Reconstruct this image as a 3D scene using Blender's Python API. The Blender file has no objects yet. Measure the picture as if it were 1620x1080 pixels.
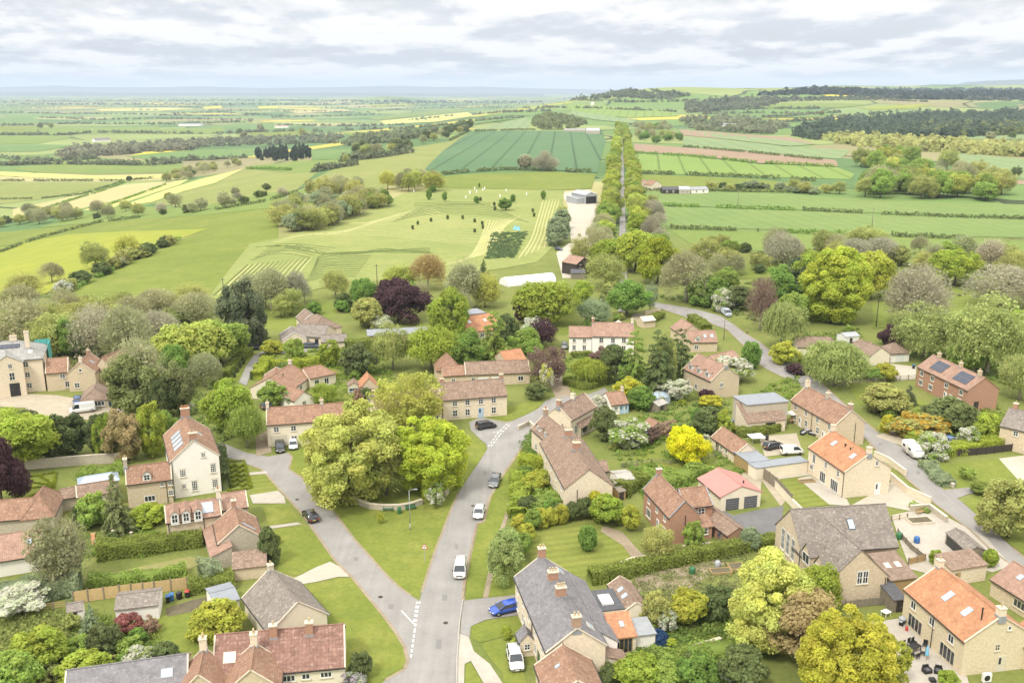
import bpy, bmesh, math, random
import numpy as np
from mathutils import Vector, Matrix, geometry as mgeo
R = math.radians
rng = np.random.default_rng(7)
random.seed(7)
scene = bpy.context.scene
COL = scene.collection
H0, F0, PITCH = 70.0, 1500.0, R(14.86)
CP, SP = math.cos(PITCH), math.sin(PITCH)
# ------------------------------------------------------------------ terrain
def smooth(t):
    t = np.clip(t, 0, 1); return t*t*(3-2*t)
def crest(Y):
    return np.interp(Y, [0, 200, 250, 320, 1700, 2600, 4000, 7000, 40000], [-360, -260, -165, -110, -75, 60, 330, 900, 9000])
def ter(X, Y):
    e = crest(Y); W = np.interp(Y, [0, 300, 600, 2000, 6000], [260, 300, 360, 520, 1200])
    drop = -46*smooth((e-X)/W)
    right = smooth((X-e)/(W*1.3))
    rise = right*55*smooth((Y-1900)/2100)
    hill = 58*np.exp(-((X-450)/360)**2-((Y-3350)/480)**2) + 30*np.exp(-((X-900)/420)**2-((Y-3600)/420)**2)
    back = 44*np.exp(-((Y-6900)/700)**2)*smooth((X-1400)/900)
    crayke = 52*np.exp(-((X+1150)/420)**2-((Y-9000)/700)**2)
    und = smooth((Y-700)/1200)*(2.2*np.sin(X/260+1.0)*np.sin(Y/330) + 1.6*np.sin(X/117+Y/210))
    return drop + rise + hill + back + crayke + und
def ter1(x, y): return float(ter(np.array([x]), np.array([y]))[0])
TS = np.geomspace(70, 60000, 900)
def rays(px, py):
    px = np.asarray(px, float); py = np.asarray(py, float)
    cx = (px-810)/F0; cy = (540-py)/F0
    return np.stack([cx, CP+cy*SP, -SP+cy*CP], -1)
def GG(px, py, dz=0.0):
    """ground points seen at photograph pixels (used to survey the place)"""
    d = rays(px, py); out = np.zeros((len(d), 3))
    for s in range(0, len(d), 2000):
        dd = d[s:s+2000]
        P = dd[:, None, :]*TS[None, :, None]
        h = H0+P[..., 2]-ter(P[..., 0], P[..., 1])-dz
        neg = h < 0
        k = np.where(neg.any(1), neg.argmax(1), len(TS)-1); k = np.maximum(k, 1)
        lo, hi = TS[k-1].copy(), TS[k].copy()
        for _ in range(34):
            m = (lo+hi)/2
            p = dd*m[:, None]
            up = H0+p[:, 2]-ter(p[:, 0], p[:, 1])-dz > 0
            lo = np.where(up, m, lo); hi = np.where(up, hi, m)
        p = dd*hi[:, None]
        out[s:s+2000] = np.stack([p[:, 0], p[:, 1], ter(p[:, 0], p[:, 1])], -1)
    return out
def G(px, py, dz=0.0): return Vector(GG([px], [py], dz)[0])
def scale_at(p):   # pixels of the photograph per metre at a world point
    depth = p.y*CP + (H0-p.z)*SP
    return F0/depth
def depr_cos(p): return p.y/math.hypot(p.y, H0-p.z)
# ------------------------------------------------------------------ object helpers
def tag(o, label=None, cat=None, group=None, kind=None):
    if label: o['label'] = label
    if cat: o['category'] = cat
    if group: o['group'] = group
    if kind: o['kind'] = kind
    return o
def empty(name, loc=(0, 0, 0), rz=0.0):
    o = bpy.data.objects.new(name, None); COL.objects.link(o)
    o.location = loc; o.rotation_euler = (0, 0, rz); o.empty_display_size = .3
    return o
def link(name, me, parent=None, M=None):
    o = bpy.data.objects.new(name, me); COL.objects.link(o)
    if parent is not None: o.parent = parent
    if M is not None: o.matrix_local = M
    return o
def auto_uv(me):
    n = len(me.loops)
    if n == 0: return
    uv = me.uv_layers.new(name='UVMap')
    co = np.empty(len(me.vertices)*3); me.vertices.foreach_get('co', co); co = co.reshape(-1, 3)
    vi = np.empty(n, int); me.loops.foreach_get('vertex_index', vi)
    nor = np.empty(len(me.polygons)*3); me.polygons.foreach_get('normal', nor); nor = nor.reshape(-1, 3)
    tot = np.empty(len(me.polygons), int); me.polygons.foreach_get('loop_total', tot)
    N = np.repeat(nor, tot, 0)
    T = np.stack([-N[:, 1], N[:, 0], np.zeros(n)], -1); l = np.linalg.norm(T, axis=1)
    T = np.where(l[:, None] < 1e-3, np.array([[1., 0, 0]]), T/np.maximum(l, 1e-6)[:, None])
    B = np.cross(N, T); P = co[vi]
    uv.data.foreach_set('uv', np.stack([(P*T).sum(1), (P*B).sum(1)], -1).ravel())
class MB:
    def __init__(s): s.v = []; s.f = []; s.m = []
    def face(s, pts, m=0):
        i = len(s.v); s.v += [tuple(p) for p in pts]; s.f.append(tuple(range(i, i+len(pts)))); s.m.append(m); return s
    def poly(s, verts, faces, m=0):
        i = len(s.v); s.v += [tuple(p) for p in verts]
        for f in faces: s.f.append(tuple(i+k for k in f)); s.m.append(m)
        return s
    def box(s, x0, y0, z0, x1, y1, z1, m=0):
        v = [(x, y, z) for z in (z0, z1) for y in (y0, y1) for x in (x0, x1)]
        return s.poly(v, [(0, 2, 3, 1), (4, 5, 7, 6), (0, 1, 5, 4), (1, 3, 7, 5), (3, 2, 6, 7), (2, 0, 4, 6)], m)
    def obox(s, c, sx, sy, sz, rz=0, m=0):      # box standing on c
        ca, sa = math.cos(rz), math.sin(rz)
        v = []
        for z in (0, sz):
            for y in (-sy/2, sy/2):
                for x in (-sx/2, sx/2): v.append((c[0]+x*ca-y*sa, c[1]+x*sa+y*ca, c[2]+z))
        return s.poly(v, [(0, 2, 3, 1), (4, 5, 7, 6), (0, 1, 5, 4), (1, 3, 7, 5), (3, 2, 6, 7), (2, 0, 4, 6)], m)
    def tube(s, pts, rad, n=6, m=0, cap=True):
        pts = [Vector(p) for p in pts]; rad = rad if isinstance(rad, (list, tuple)) else [rad]*len(pts)
        base = len(s.v)
        for k, p in enumerate(pts):
            t = (pts[min(k+1, len(pts)-1)]-pts[max(k-1, 0)]).normalized()
            a = t.orthogonal().normalized(); b = t.cross(a)
            for j in range(n):
                w = 2*math.pi*j/n; q = p+(a*math.cos(w)+b*math.sin(w))*rad[k]; s.v.append(tuple(q))
        for k in range(len(pts)-1):
            for j in range(n):
                a0 = base+k*n+j; a1 = base+k*n+(j+1) % n
                s.f.append((a0, a1, a1+n, a0+n)); s.m.append(m)
        if cap:
            s.f.append(tuple(base+j for j in range(n))[::-1]); s.m.append(m)
            s.f.append(tuple(base+(len(pts)-1)*n+j for j in range(n))); s.m.append(m)
        return s
    def lathe(s, prof, c=(0, 0, 0), n=10, m=0):
        base = len(s.v)
        for (r, z) in prof:
            for j in range(n):
                w = 2*math.pi*j/n; s.v.append((c[0]+r*math.cos(w), c[1]+r*math.sin(w), c[2]+z))
        for k in range(len(prof)-1):
            for j in range(n):
                a0 = base+k*n+j; a1 = base+k*n+(j+1) % n
                s.f.append((a0, a1, a1+n, a0+n)); s.m.append(m)
        s.f.append(tuple(base+(len(prof)-1)*n+j for j in range(n))); s.m.append(m)
        return s
    def shell(s, top, faces, dz, m=0):          # roof slab: top surface, underside dz lower, rims
        i = len(s.v); n = len(top)
        s.v += [tuple(p) for p in top]+[(p[0], p[1], p[2]-dz) for p in top]
        edges = {}
        for f in faces:
            s.f.append(tuple(i+k for k in f)); s.m.append(m)
            s.f.append(tuple(i+n+k for k in reversed(f))); s.m.append(m)
            for a, b in zip(f, f[1:]+f[:1]): edges[(a, b)] = 1
        for (a, b) in edges:
            if (b, a) not in edges: s.f.append((i+b, i+a, i+n+a, i+n+b)); s.m.append(m)
        return s
    def mesh(s, name, mats, M=None, smooth_=False, uv=True):
        me = bpy.data.meshes.new(name)
        v = s.v if M is None else [tuple(M @ Vector(p)) for p in s.v]
        me.from_pydata(v, [], s.f)
        for mm in (mats if isinstance(mats, (list, tuple)) else [mats]): me.materials.append(mm)
        if len(me.materials) > 1: me.polygons.foreach_set('material_index', s.m)
        if smooth_: me.polygons.foreach_set('use_smooth', [True]*len(me.polygons))
        me.update()
        if uv: auto_uv(me)
        return me
    def build(s, name, mats, parent=None, M=None, smooth_=False):
        return link(name, s.mesh(name, mats, M, smooth_), parent)
# ------------------------------------------------------------------ materials
class NT:
    def __init__(s, name):
        s.mat = bpy.data.materials.new(name); s.mat.use_nodes = True
        s.t = s.mat.node_tree; s.t.nodes.clear()
        s.out = s.n('ShaderNodeOutputMaterial')
    def n(s, typ, **kw):
        o = s.t.nodes.new(typ)
        for k, v in kw.items():
            if k in o.inputs: s.set(o.inputs[k], v)
            else: setattr(o, k, v)
        return o
    def set(s, inp, v):
        if isinstance(v, bpy.types.NodeSocket): s.t.links.new(v, inp)
        else:
            if inp.type == 'RGBA' and len(v) == 3: v = (*v, 1)
            inp.default_value = v
    def noise(s, vec, scale, detail=4, rough=.55):
        o = s.n('ShaderNodeTexNoise', Scale=scale, Detail=detail, Roughness=rough); s.set(o.inputs['Vector'], vec); return o.outputs['Fac']
    def ramp(s, fac, stops):
        o = s.n('ShaderNodeValToRGB'); s.set(o.inputs[0], fac)
        e = o.color_ramp.elements
        while len(e) < len(stops): e.new(.5)
        for k, (p, c) in enumerate(stops): e[k].position = p; e[k].color = (*c, 1) if len(c) == 3 else c
        return o.outputs[0]
    def mix(s, f, a, b, mode='MIX'):
        o = s.n('ShaderNodeMix', data_type='RGBA', blend_type=mode)
        s.set(o.inputs['Factor'], f); s.set(o.inputs['A'], a) if False else None
        s.set(o.inputs[0], f); s.set(o.inputs[6], a); s.set(o.inputs[7], b); return o.outputs[2]
    def math(s, op, a, b=0.0, c=None):
        o = s.n('ShaderNodeMath', operation=op); s.set(o.inputs[0], a); s.set(o.inputs[1], b)
        if c is not None: s.set(o.inputs[2], c)
        return o.outputs[0]
    def principled(s, col, rough=.85, spec=.25, bump=None, bstr=.3, bdist=.03, **kw):
        o = s.n('ShaderNodeBsdfPrincipled'); s.set(o.inputs['Base Color'], col); s.set(o.inputs['Roughness'], rough)
        o.inputs['Specular IOR Level'].default_value = spec
        for k, v in kw.items(): s.set(o.inputs[k], v)
        if bump is not None:
            b = s.n('ShaderNodeBump', Strength=bstr, Distance=bdist); s.set(b.inputs['Height'], bump); s.t.links.new(b.outputs[0], o.inputs['Normal'])
        s.t.links.new(o.outputs[0], s.out.inputs[0]); return o
    def uv(s): return s.n('ShaderNodeTexCoord').outputs['UV']
    def pos(s): return s.n('ShaderNodeNewGeometry').outputs['Position']
    def hsv(s, col, h=.5, sa=1, v=1):
        o = s.n('ShaderNodeHueSaturation'); s.set(o.inputs['Hue'], h); s.set(o.inputs['Saturation'], sa); s.set(o.inputs['Value'], v); s.set(o.inputs['Color'], col); return o.outputs[0]
def mul(c, k): return tuple(min(1, x*k) for x in c)
MATS = {}
def m_plain(name, c, rough=.7, spec=.3, var=.12, scale=2.0, **kw):
    if name in MATS: return MATS[name]
    t = NT(name); f = t.noise(t.pos(), scale, 5)
    t.principled(t.ramp(f, [(.25, mul(c, 1-var)), (.75, mul(c, 1+var))]), rough, spec, **kw)
    MATS[name] = t.mat; return t.mat
def m_masonry(name, c1, c2, mortar, bw, bh, mw=.02, stain=.25, bump=.25):
    t = NT(name); uv = t.uv()
    b = t.n('ShaderNodeTexBrick', Scale=1.0); b.inputs['Brick Width'].default_value = bw; b.inputs['Row Height'].default_value = bh
    b.inputs['Mortar Size'].default_value = mw; b.inputs['Mortar Smooth'].default_value = .3; b.inputs['Bias'].default_value = 0
    t.set(b.inputs['Vector'], uv); t.set(b.inputs['Color1'], c1); t.set(b.inputs['Color2'], c2); t.set(b.inputs['Mortar'], mortar)
    n1 = t.noise(uv, .35, 5, .6); n2 = t.noise(uv, 3.5, 3)
    col = t.mix(t.ramp(n1, [(.3, (0, 0, 0)), (.75, (stain, stain, stain))]), b.outputs['Color'], mul(c1, .62))
    col = t.mix(.35, col, t.ramp(n2, [(.3, mul(c2, .75)), (.7, mul(c1, 1.2))]))
    t.principled(col, .9, .15, bump=b.outputs['Fac'], bstr=-bump, bdist=.02)
    MATS[name] = t.mat; return t.mat
def m_tile(name, c1, c2, lichen=None, lic=.25, bw=.26, bh=.32, wave=True, dark=.55):
    t = NT(name); uv = t.uv()
    b = t.n('ShaderNodeTexBrick', Scale=1.0); b.inputs['Brick Width'].default_value = bw; b.inputs['Row Height'].default_value = bh
    b.offset = 0.0 if wave else .5
    b.inputs['Mortar Size'].default_value = .02; b.inputs['Mortar Smooth'].default_value = .5; b.inputs['Bias'].default_value = 0
    t.set(b.inputs['Vector'], uv); t.set(b.inputs['Color1'], c1); t.set(b.inputs['Color2'], c2); t.set(b.inputs['Mortar'], mul(c1, dark))
    n1 = t.noise(uv, .45, 6, .65); n2 = t.noise(uv, 2.2, 4, .6)
    col = t.mix(t.ramp(n1, [(.35, (0, 0, 0)), (.68, (.6, .6, .6))]), b.outputs['Color'], mul(c2, .58))
    n4 = t.noise(uv, 1.1, 3, .7); col = t.hsv(col, .5, 1.0, t.math('ADD', t.math('MULTIPLY', n4, .7), .65))
    if lichen: col = t.mix(t.ramp(n2, [(.55, (0, 0, 0)), (.68, (lic, lic, lic))]), col, lichen)
    if wave:
        w = t.n('ShaderNodeTexWave', wave_type='BANDS', bands_direction='X', Scale=1/bw/6.2832*3.1416*2/2); t.set(w.inputs['Vector'], uv)
        h = t.math('ADD', t.math('MULTIPLY', w.outputs['Fac'], .6), t.math('MULTIPLY', b.outputs['Fac'], -.5))
        t.principled(col, .85, .2, bump=h, bstr=.5, bdist=.05)
    else: t.principled(col, .8, .25, bump=b.outputs['Fac'], bstr=-.4, bdist=.03)
    MATS[name] = t.mat; return t.mat
m_masonry('stone', (.62, .51, .36), (.49, .39, .265), (.58, .50, .38), .42, .2, .02)
m_masonry('stone_pale', (.73, .62, .47), (.61, .515, .38), (.67, .59, .47), .45, .18, .012, .12)
m_masonry('stone_new', (.66, .56, .385), (.57, .475, .315), (.60, .52, .38), .42, .17, .014, .15)
m_masonry('stone_grey', (.50, .44, .34), (.38, .33, .25), (.48, .44, .36), .4, .22, .03, .35)
m_masonry('brick', (.42, .22, .14), (.33, .165, .105), (.42, .33, .25), .23, .076, .012, .25)
m_masonry('brick_brown', (.40, .26, .185), (.32, .205, .14), (.42, .35, .27), .23, .076, .012, .25)
m_plain('render_white', (.80, .755, .69), .85, .15, .06, .6)
m_plain('render_cream', (.70, .63, .49), .85, .15, .06, .6)
m_plain('paint_white', (.72, .71, .67), .5, .4, .03)
m_plain('paint_cream', (.58, .53, .40), .5, .4, .03)
m_plain('paint_blue', (.36, .48, .58), .5, .4, .05)
m_plain('paint_green', (.06, .12, .06), .5, .4, .05)
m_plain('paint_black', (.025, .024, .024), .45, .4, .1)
m_plain('lead', (.27, .28, .29), .6, .4, .15)
m_plain('coping', (.56, .49, .38), .9, .1, .15)
m_plain('terracotta', (.42, .20, .10), .8, .2, .2)
m_plain('buff_clay', (.50, .40, .25), .8, .2, .15)
m_plain('concrete', (.36, .34, .30), .9, .15, .12, 1.2)
m_plain('timber', (.36, .25, .12), .85, .1, .2, 4)
m_plain('timber_pale', (.50, .36, .18), .85, .1, .15, 3)
m_plain('timber_grey', (.22, .19, .145), .9, .1, .25, 3)
m_plain('timber_dark', (.055, .045, .037), .8, .2, .3, 3)
m_plain('bark', (.13, .105, .075), .95, .05, .3, 6)
m_plain('bark_pale', (.27, .24, .18), .95, .05, .2, 6)
m_plain('metal_grey', (.33, .34, .35), .5, .5, .08)
m_plain('plastic_blue', (.03, .12, .32), .5, .5, .05)
m_plain('plastic_green', (.03, .13, .05), .5, .5, .05)
m_plain('plastic_red', (.45, .04, .03), .5, .5, .05)
m_plain('plastic_black', (.02, .02, .02), .5, .4, .05)
m_plain('felt_roof', (.10, .10, .105), .9, .1, .2, 2)
m_plain('felt_blue', (.235, .25, .27), .6, .3, .1, 1)
m_plain('steel_red', (.46, .20, .17), .5, .3, .07, .6)
m_plain('teal_net', (.10, .36, .33), .8, .1, .15, 3)
m_tile('pantile_orange', (.52, .26, .14), (.43, .205, .11), (.46, .33, .22), .25, bw=.3, bh=.34)
m_tile('pantile_red', (.375, .225, .15), (.285, .165, .11), (.40, .35, .25), .5)
m_tile('pantile_pink', (.405, .26, .19), (.33, .205, .15), (.44, .36, .27), .3)
m_tile('pantile_old', (.325, .23, .17), (.245, .165, .12), (.42, .36, .28), .5)
m_tile('tile_brown', (.30, .215, .16), (.24, .17, .125), (.37, .32, .25), .35, .2, .2, False)
m_tile('tile_big', (.30, .175, .135), (.235, .13, .10), (.47, .38, .31), .4, .45, .5, True, .4)
m_tile('slate', (.24, .225, .23), (.185, .175, .18), (.34, .325, .30), .4, .35, .26, False, .7)
m_tile('slate_old', (.27, .235, .20), (.205, .175, .15), (.40, .36, .29), .55, .38, .24, False, .6)
m_tile('slate_pale', (.36, .345, .32), (.30, .29, .27), (.46, .44, .39), .4, .4, .28, False, .75)
def _glass():
    t = NT('glass'); f = t.noise(t.pos(), .35, 2)
    t.principled(t.ramp(f, [(.3, (.018, .022, .027)), (.8, (.05, .058, .065))]), .08, .6); MATS['glass'] = t.mat
    t = NT('roof_glass'); t.principled((.36, .43, .50), .12, .7); MATS['roof_glass'] = t.mat
    t = NT('solar'); uv = t.uv(); b = t.n('ShaderNodeTexBrick', Scale=1.0); b.inputs['Brick Width'].default_value = 1.0; b.inputs['Row Height'].default_value = 1.65
    b.offset = 0; b.inputs['Mortar Size'].default_value = .03; t.set(b.inputs['Vector'], uv); t.set(b.inputs['Color1'], (.035, .04, .06)); t.set(b.inputs['Color2'], (.045, .05, .07)); t.set(b.inputs['Mortar'], (.12, .13, .15))
    t.principled(b.outputs['Color'], .2, .5); MATS['solar'] = t.mat
    t = NT('car_paint'); oi = t.n('ShaderNodeObjectInfo'); t.principled(oi.outputs['Color'], .25, .5, **{'Coat Weight': .6, 'Coat Roughness': .08}); MATS['car_paint'] = t.mat
    t = NT('tyre'); t.principled((.015, .015, .016), .8, .2); MATS['tyre'] = t.mat
    t = NT('rim'); t.principled((.35, .35, .36), .35, .5, Metallic=.6); MATS['rim'] = t.mat
    t = NT('lamp_white'); t.principled((.7, .7, .68), .1, .6); MATS['lamp_white'] = t.mat
    t = NT('lamp_red'); t.principled((.35, .02, .015), .15, .6); MATS['lamp_red'] = t.mat
    t = NT('plate_white'); t.principled((.75, .75, .72), .4, .4); MATS['plate_white'] = t.mat
    t = NT('plate_yellow'); t.principled((.75, .55, .05), .4, .4); MATS['plate_yellow'] = t.mat
_glass()
def foliage_mat(name, blossom=None):
    t = NT(name); oi = t.n('ShaderNodeObjectInfo'); at = t.n('ShaderNodeAttribute', attribute_name='tint')
    clump = t.n('ShaderNodeSeparateColor'); t.set(clump.inputs[0], at.outputs['Color'])
    v = t.math('ADD', t.math('MULTIPLY', clump.outputs[0], .44), .79)
    hue = t.math('ADD', t.math('MULTIPLY', clump.outputs[1], .022), .489)
    col = t.hsv(oi.outputs['Color'], hue, 1.0, v)
    if blossom: col = t.mix(t.math('LESS_THAN', clump.outputs[2], .54), col, blossom)
    d = t.n('ShaderNodeBsdfDiffuse'); t.set(d.inputs[0], col)
    tr = t.n('ShaderNodeBsdfTranslucent'); t.set(tr.inputs[0], col)
    ms = t.n('ShaderNodeMixShader'); ms.inputs[0].default_value = .5
    t.t.links.new(d.outputs[0], ms.inputs[1]); t.t.links.new(tr.outputs[0], ms.inputs[2]); t.t.links.new(ms.outputs[0], t.out.inputs[0])
    MATS[name] = t.mat
foliage_mat('foliage'); foliage_mat('foliage_white', (.66, .65, .55)); foliage_mat('foliage_lilac', (.42, .38, .40)); foliage_mat('foliage_gold', (.62, .58, .06)); foliage_mat('foliage_orange', (.55, .36, .06)); foliage_mat('foliage_mix')
def ground_mat(name, cols, s1=.06, s2=.9, stripes=None, grain=.25, row=None):
    """grass / crop / soil: world-space mottling in three scales, optional mown or drilled stripes (angle, spacing, amount)"""
    t = NT(name); p = t.pos()
    n1 = t.noise(p, s1, 5, .6); n2 = t.noise(p, s2, 4, .65); n3 = t.noise(p, s2*7, 2, .6)
    col = t.ramp(n1, [(.28, cols[0]), (.5, cols[1]), (.72, cols[2])])
    n5 = t.noise(p, s2*.3, 3, .6); col = t.mix(t.ramp(n5, [(.42, (0, 0, 0)), (.62, (.55, .55, .55))]), col, mul(cols[2], .9) if n5 is None else cols[0])
    k = t.math('ADD', t.math('MULTIPLY', n2, grain*1.6), t.math('MULTIPLY', n3, grain*1.2)); k = t.math('ADD', k, 1-grain*1.4)
    col = t.hsv(col, .5, 1.0, k)
    for (ang, sp, amt, *pw) in (stripes or []):
        mp = t.n('ShaderNodeMapping'); t.set(mp.inputs[0], p); mp.inputs['Rotation'].default_value = (0, 0, ang)
        w = t.n('ShaderNodeTexWave', wave_type='BANDS', bands_direction='X', Scale=math.pi/10/sp*1.0, Distortion=.6); w.inputs['Detail'].default_value = 1
        w.inputs['Detail Scale'].default_value = .3
        t.set(w.inputs['Vector'], mp.outputs[0])
        if pw: w.inputs['Distortion'].default_value = 0; col = t.hsv(col, .5, 1.0, t.math('SUBTRACT', 1.0, t.math('MULTIPLY', t.math('POWER', w.outputs['Fac'], pw[0]), amt)))
        else: col = t.hsv(col, .5, 1.0, t.math('ADD', t.math('MULTIPLY', w.outputs['Fac'], amt), 1-amt*.5))
    t.principled(col, .95, .08, bump=n3, bstr=.35, bdist=.12)
    MATS[name] = t.mat; return t.mat
# ------------------------------------------------------------------ draped sheets
def inside(poly, x, y):
    r = np.zeros(len(x), bool); n = len(poly)
    for i in range(n):
        x0, y0 = poly[i]; x1, y1 = poly[(i+1) % n]
        c = ((y0 > y) != (y1 > y))
        with np.errstate(divide='ignore', invalid='ignore'):
            r ^= c & (x < (x1-x0)*(y-y0)/((y1-y0) if y1 != y0 else 1e-9)+x0)
    return r
def sheet_mesh(name, poly, mat, dz, step=(14, 5)):
    pts = []
    for (a, b) in zip(poly, poly[1:]+poly[:1]):
        n = max(1, int(max(abs(b[0]-a[0])/step[0], abs(b[1]-a[1])/step[1])))
        for k in range(n): pts.append((a[0]+(b[0]-a[0])*k/n, a[1]+(b[1]-a[1])*k/n))
    nb = len(pts)
    xs = [p[0] for p in pts]; ys = [p[1] for p in pts]
    gx, gy = np.meshgrid(np.arange(min(xs)+step[0]/2, max(xs), step[0]), np.arange(min(ys)+step[1]/2, max(ys), step[1]))
    gx = gx.ravel()+1e-3; gy = gy.ravel()+1e-3; ok = inside(poly, gx, gy)
    allp = [Vector(p) for p in pts]+[Vector((a, b)) for a, b in zip(gx[ok], gy[ok])]
    v2, e, f, *_ = mgeo.delaunay_2d_cdt(allp, [(i, (i+1) % nb) for i in range(nb)], [], 1, 1e-4)
    P = GG([v[0] for v in v2], [v[1] for v in v2])
    P[:, 2] += dz
    me = bpy.data.meshes.new(name); me.from_pydata(P.tolist(), [], [tuple(reversed(t)) for t in f])
    me.update()
    if len(me.polygons) and sum(p.normal.z for p in me.polygons) < 0: me.flip_normals()
    me.materials.append(mat); return me
def sheet(name, poly, mat, dz=.05, step=None, kind='structure', label=None, cat=None):
    ymin = min(p[1] for p in poly)
    if step is None: step = (14, 2.5) if ymin < 330 else (16, 7)
    o = link(name, sheet_mesh(name, poly, mat, dz, step)); o['kind'] = kind
    if label: tag(o, label, cat)
    return o
# ------------------------------------------------------------------ camera, light, sky
cam = bpy.data.cameras.new('camera'); co = bpy.data.objects.new('camera', cam); COL.objects.link(co)
co.location = (0, 0, H0); co.rotation_euler = (math.pi/2-PITCH, 0, 0)
cam.sensor_width = 36; cam.lens = 36*F0/1620; cam.clip_start = 1; cam.clip_end = 90000
scene.camera = co
SUN_EL, SUN_AZ = R(52), R(215)            # azimuth clockwise from +Y: behind and a little left of the camera
sl = bpy.data.lights.new('sun', 'SUN'); so = bpy.data.objects.new('sun', sl); COL.objects.link(so)
sl.energy = 2.0; sl.angle = R(11); sl.color = (1, .955, .88)
sd = Vector((math.sin(SUN_AZ)*math.cos(SUN_EL), math.cos(SUN_AZ)*math.cos(SUN_EL), math.sin(SUN_EL)))
so.rotation_euler = sd.to_track_quat('Z', 'Y').to_euler(); so.location = sd*400
scene.view_settings.view_transform = 'Standard'; scene.view_settings.look = 'None'
scene.view_settings.exposure = .65; scene.view_settings.gamma = 1
def make_world():
    w = bpy.data.worlds.new('World'); scene.world = w; w.use_nodes = True
    T = NT.__new__(NT); T.t = w.node_tree; T.t.nodes.clear()
    out = T.n('ShaderNodeOutputWorld'); bg = T.n('ShaderNodeBackground', Strength=.1)
    sky = T.n('ShaderNodeTexSky', sky_type='NISHITA'); sky.sun_disc = False; sky.sun_elevation = SUN_EL; sky.sun_rotation = SUN_AZ
    sky.dust_density = 2.0; sky.air_density = 1.2
    g = T.n('ShaderNodeTexCoord').outputs['Generated']
    sep = T.n('ShaderNodeSeparateXYZ'); T.set(sep.inputs[0], g)
    x, y, z = sep.outputs
    zc = T.math('MAXIMUM', z, 0.0)
    def coords(shift, su, sv, seed):       # cloud deck: puffs shrink and crowd together towards the horizon
        c = T.n('ShaderNodeCombineXYZ'); T.set(c.inputs[0], T.math('MULTIPLY', T.math('DIVIDE', x, T.math('MULTIPLY', T.math('ADD', T.math('ABSOLUTE', y), .25), T.math('ADD', zc, .4+shift))), su*.47))
        T.set(c.inputs[1], T.math('MULTIPLY', T.math('LOGARITHM', T.math('ADD', zc, .03+shift), 2.71828), sv)); c.inputs[2].default_value = seed; return c.outputs[0]
    def cl(shift): return T.noise(coords(shift, 13, 3.4, 3.1), 1.0, 11, .58)
    n0 = cl(0); n1 = cl(.006); n2 = cl(.015)
    big = T.noise(coords(0, 2.6, 2.3, 9.2), 1.0, 3, .5); big1 = T.noise(coords(.02, 2.6, 2.3, 9.2), 1.0, 3, .5)
    edge = T.ramp(n0, [(.45, (0, 0, 0)), (.54, (1, 1, 1))])
    lit = T.math('ADD', T.math('MULTIPLY', T.math('SUBTRACT', n0, n1), 2.0), T.math('MULTIPLY', T.math('SUBTRACT', n0, n2), 1.0))     # bright tops, grey flat bases
    lit = T.math('ADD', T.math('ADD', lit, .5), T.math('MULTIPLY', T.math('SUBTRACT', big, big1), 1.5))
    lit = T.math('ADD', lit, T.math('MULTIPLY', T.math('SUBTRACT', edge, .5), .3))
    ccol = T.ramp(lit, [(.10, (3.75, 4.0, 4.4)), (.36, (4.5, 4.68, 4.95)), (.55, (5.2, 5.24, 5.33)), (.80, (6.0, 5.98, 5.92))])
    ccol = T.mix(T.math('MINIMUM', zc, 1.0), ccol, (17.5, 17.2, 16.6))                   # an overcast sky is brightest overhead
    cover = T.ramp(T.math('ADD', n0, T.math('MULTIPLY', big, .35)), [(.52, (.86, .86, .86)), (.62, (1, 1, 1))])
    hz = T.ramp(zc, [(0.0, (1, 1, 1)), (.022, (0, 0, 0))])
    col = T.mix(cover, sky.outputs[0], ccol)
    col = T.mix(T.math('MULTIPLY', hz, .7), col, (5.0, 5.15, 5.45))
    T.set(bg.inputs[0], col); T.t.links.new(bg.outputs[0], out.inputs[0])
make_world()
scene.cycles.use_denoising = True
scene.cycles.max_bounces = 7; scene.cycles.diffuse_bounces = 5; scene.cycles.transmission_bounces = 3; scene.cycles.volume_bounces = 0
scene.cycles.transparent_max_bounces = 4
# ------------------------------------------------------------------ ground materials
MEADOW = [(.15, .20, .030), (.185, .235, .035), (.22, .25, .045)]
ground_mat('lawn', [(.13,.165,.032),(.175,.2,.04),(.215,.225,.055)], .09, 1.3, None, .42)
ground_mat('lawn_striped', [(.15,.175,.038),(.18,.2,.045),(.21,.22,.055)], .1, 1.3, [(R(75), 1.9, .18)], .3)
ground_mat('meadow', [(.135,.17,.035),(.165,.2,.042),(.2,.215,.052)], .02, .4, [(R(75), 4, .08)], .26)
ground_mat('pasture', [(.14,.195,.05),(.165,.215,.056),(.19,.23,.065)], .015, .3, [(R(100), 7, .06)], .2)
ground_mat('pasture_right', [(.14,.2,.063),(.165,.222,.07),(.185,.235,.078)], .012, .25, [(R(-8), 9, .08), (R(85), 5, .06)], .2)
ground_mat('slope_grass', [(.18,.205,.06),(.21,.23,.072),(.245,.25,.085)], .012, .2, [(R(20), 13, .09)], .18)
ground_mat('crop_dark', [(.085,.15,.07),(.097,.165,.077),(.11,.175,.082)], .006, .3, [(R(-7), 2.4, .08), (R(3), 26, .4, 40)], .1)
ground_mat('crop_mint', [(.175,.23,.105),(.195,.25,.115),(.215,.26,.12)], .006, .2, [(R(3), 24, .25, 40)], .1)
ground_mat('crop_green', [(.115,.185,.06),(.135,.205,.066),(.155,.215,.07)], .006, .2, [(R(60), 20, .08)], .12)
ground_mat('crop_bright', [(.165,.24,.06),(.185,.255,.065),(.205,.265,.07)], .008, .25, [(R(8), 22, .4, 40), (R(8), 3, .06)], .12)
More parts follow.
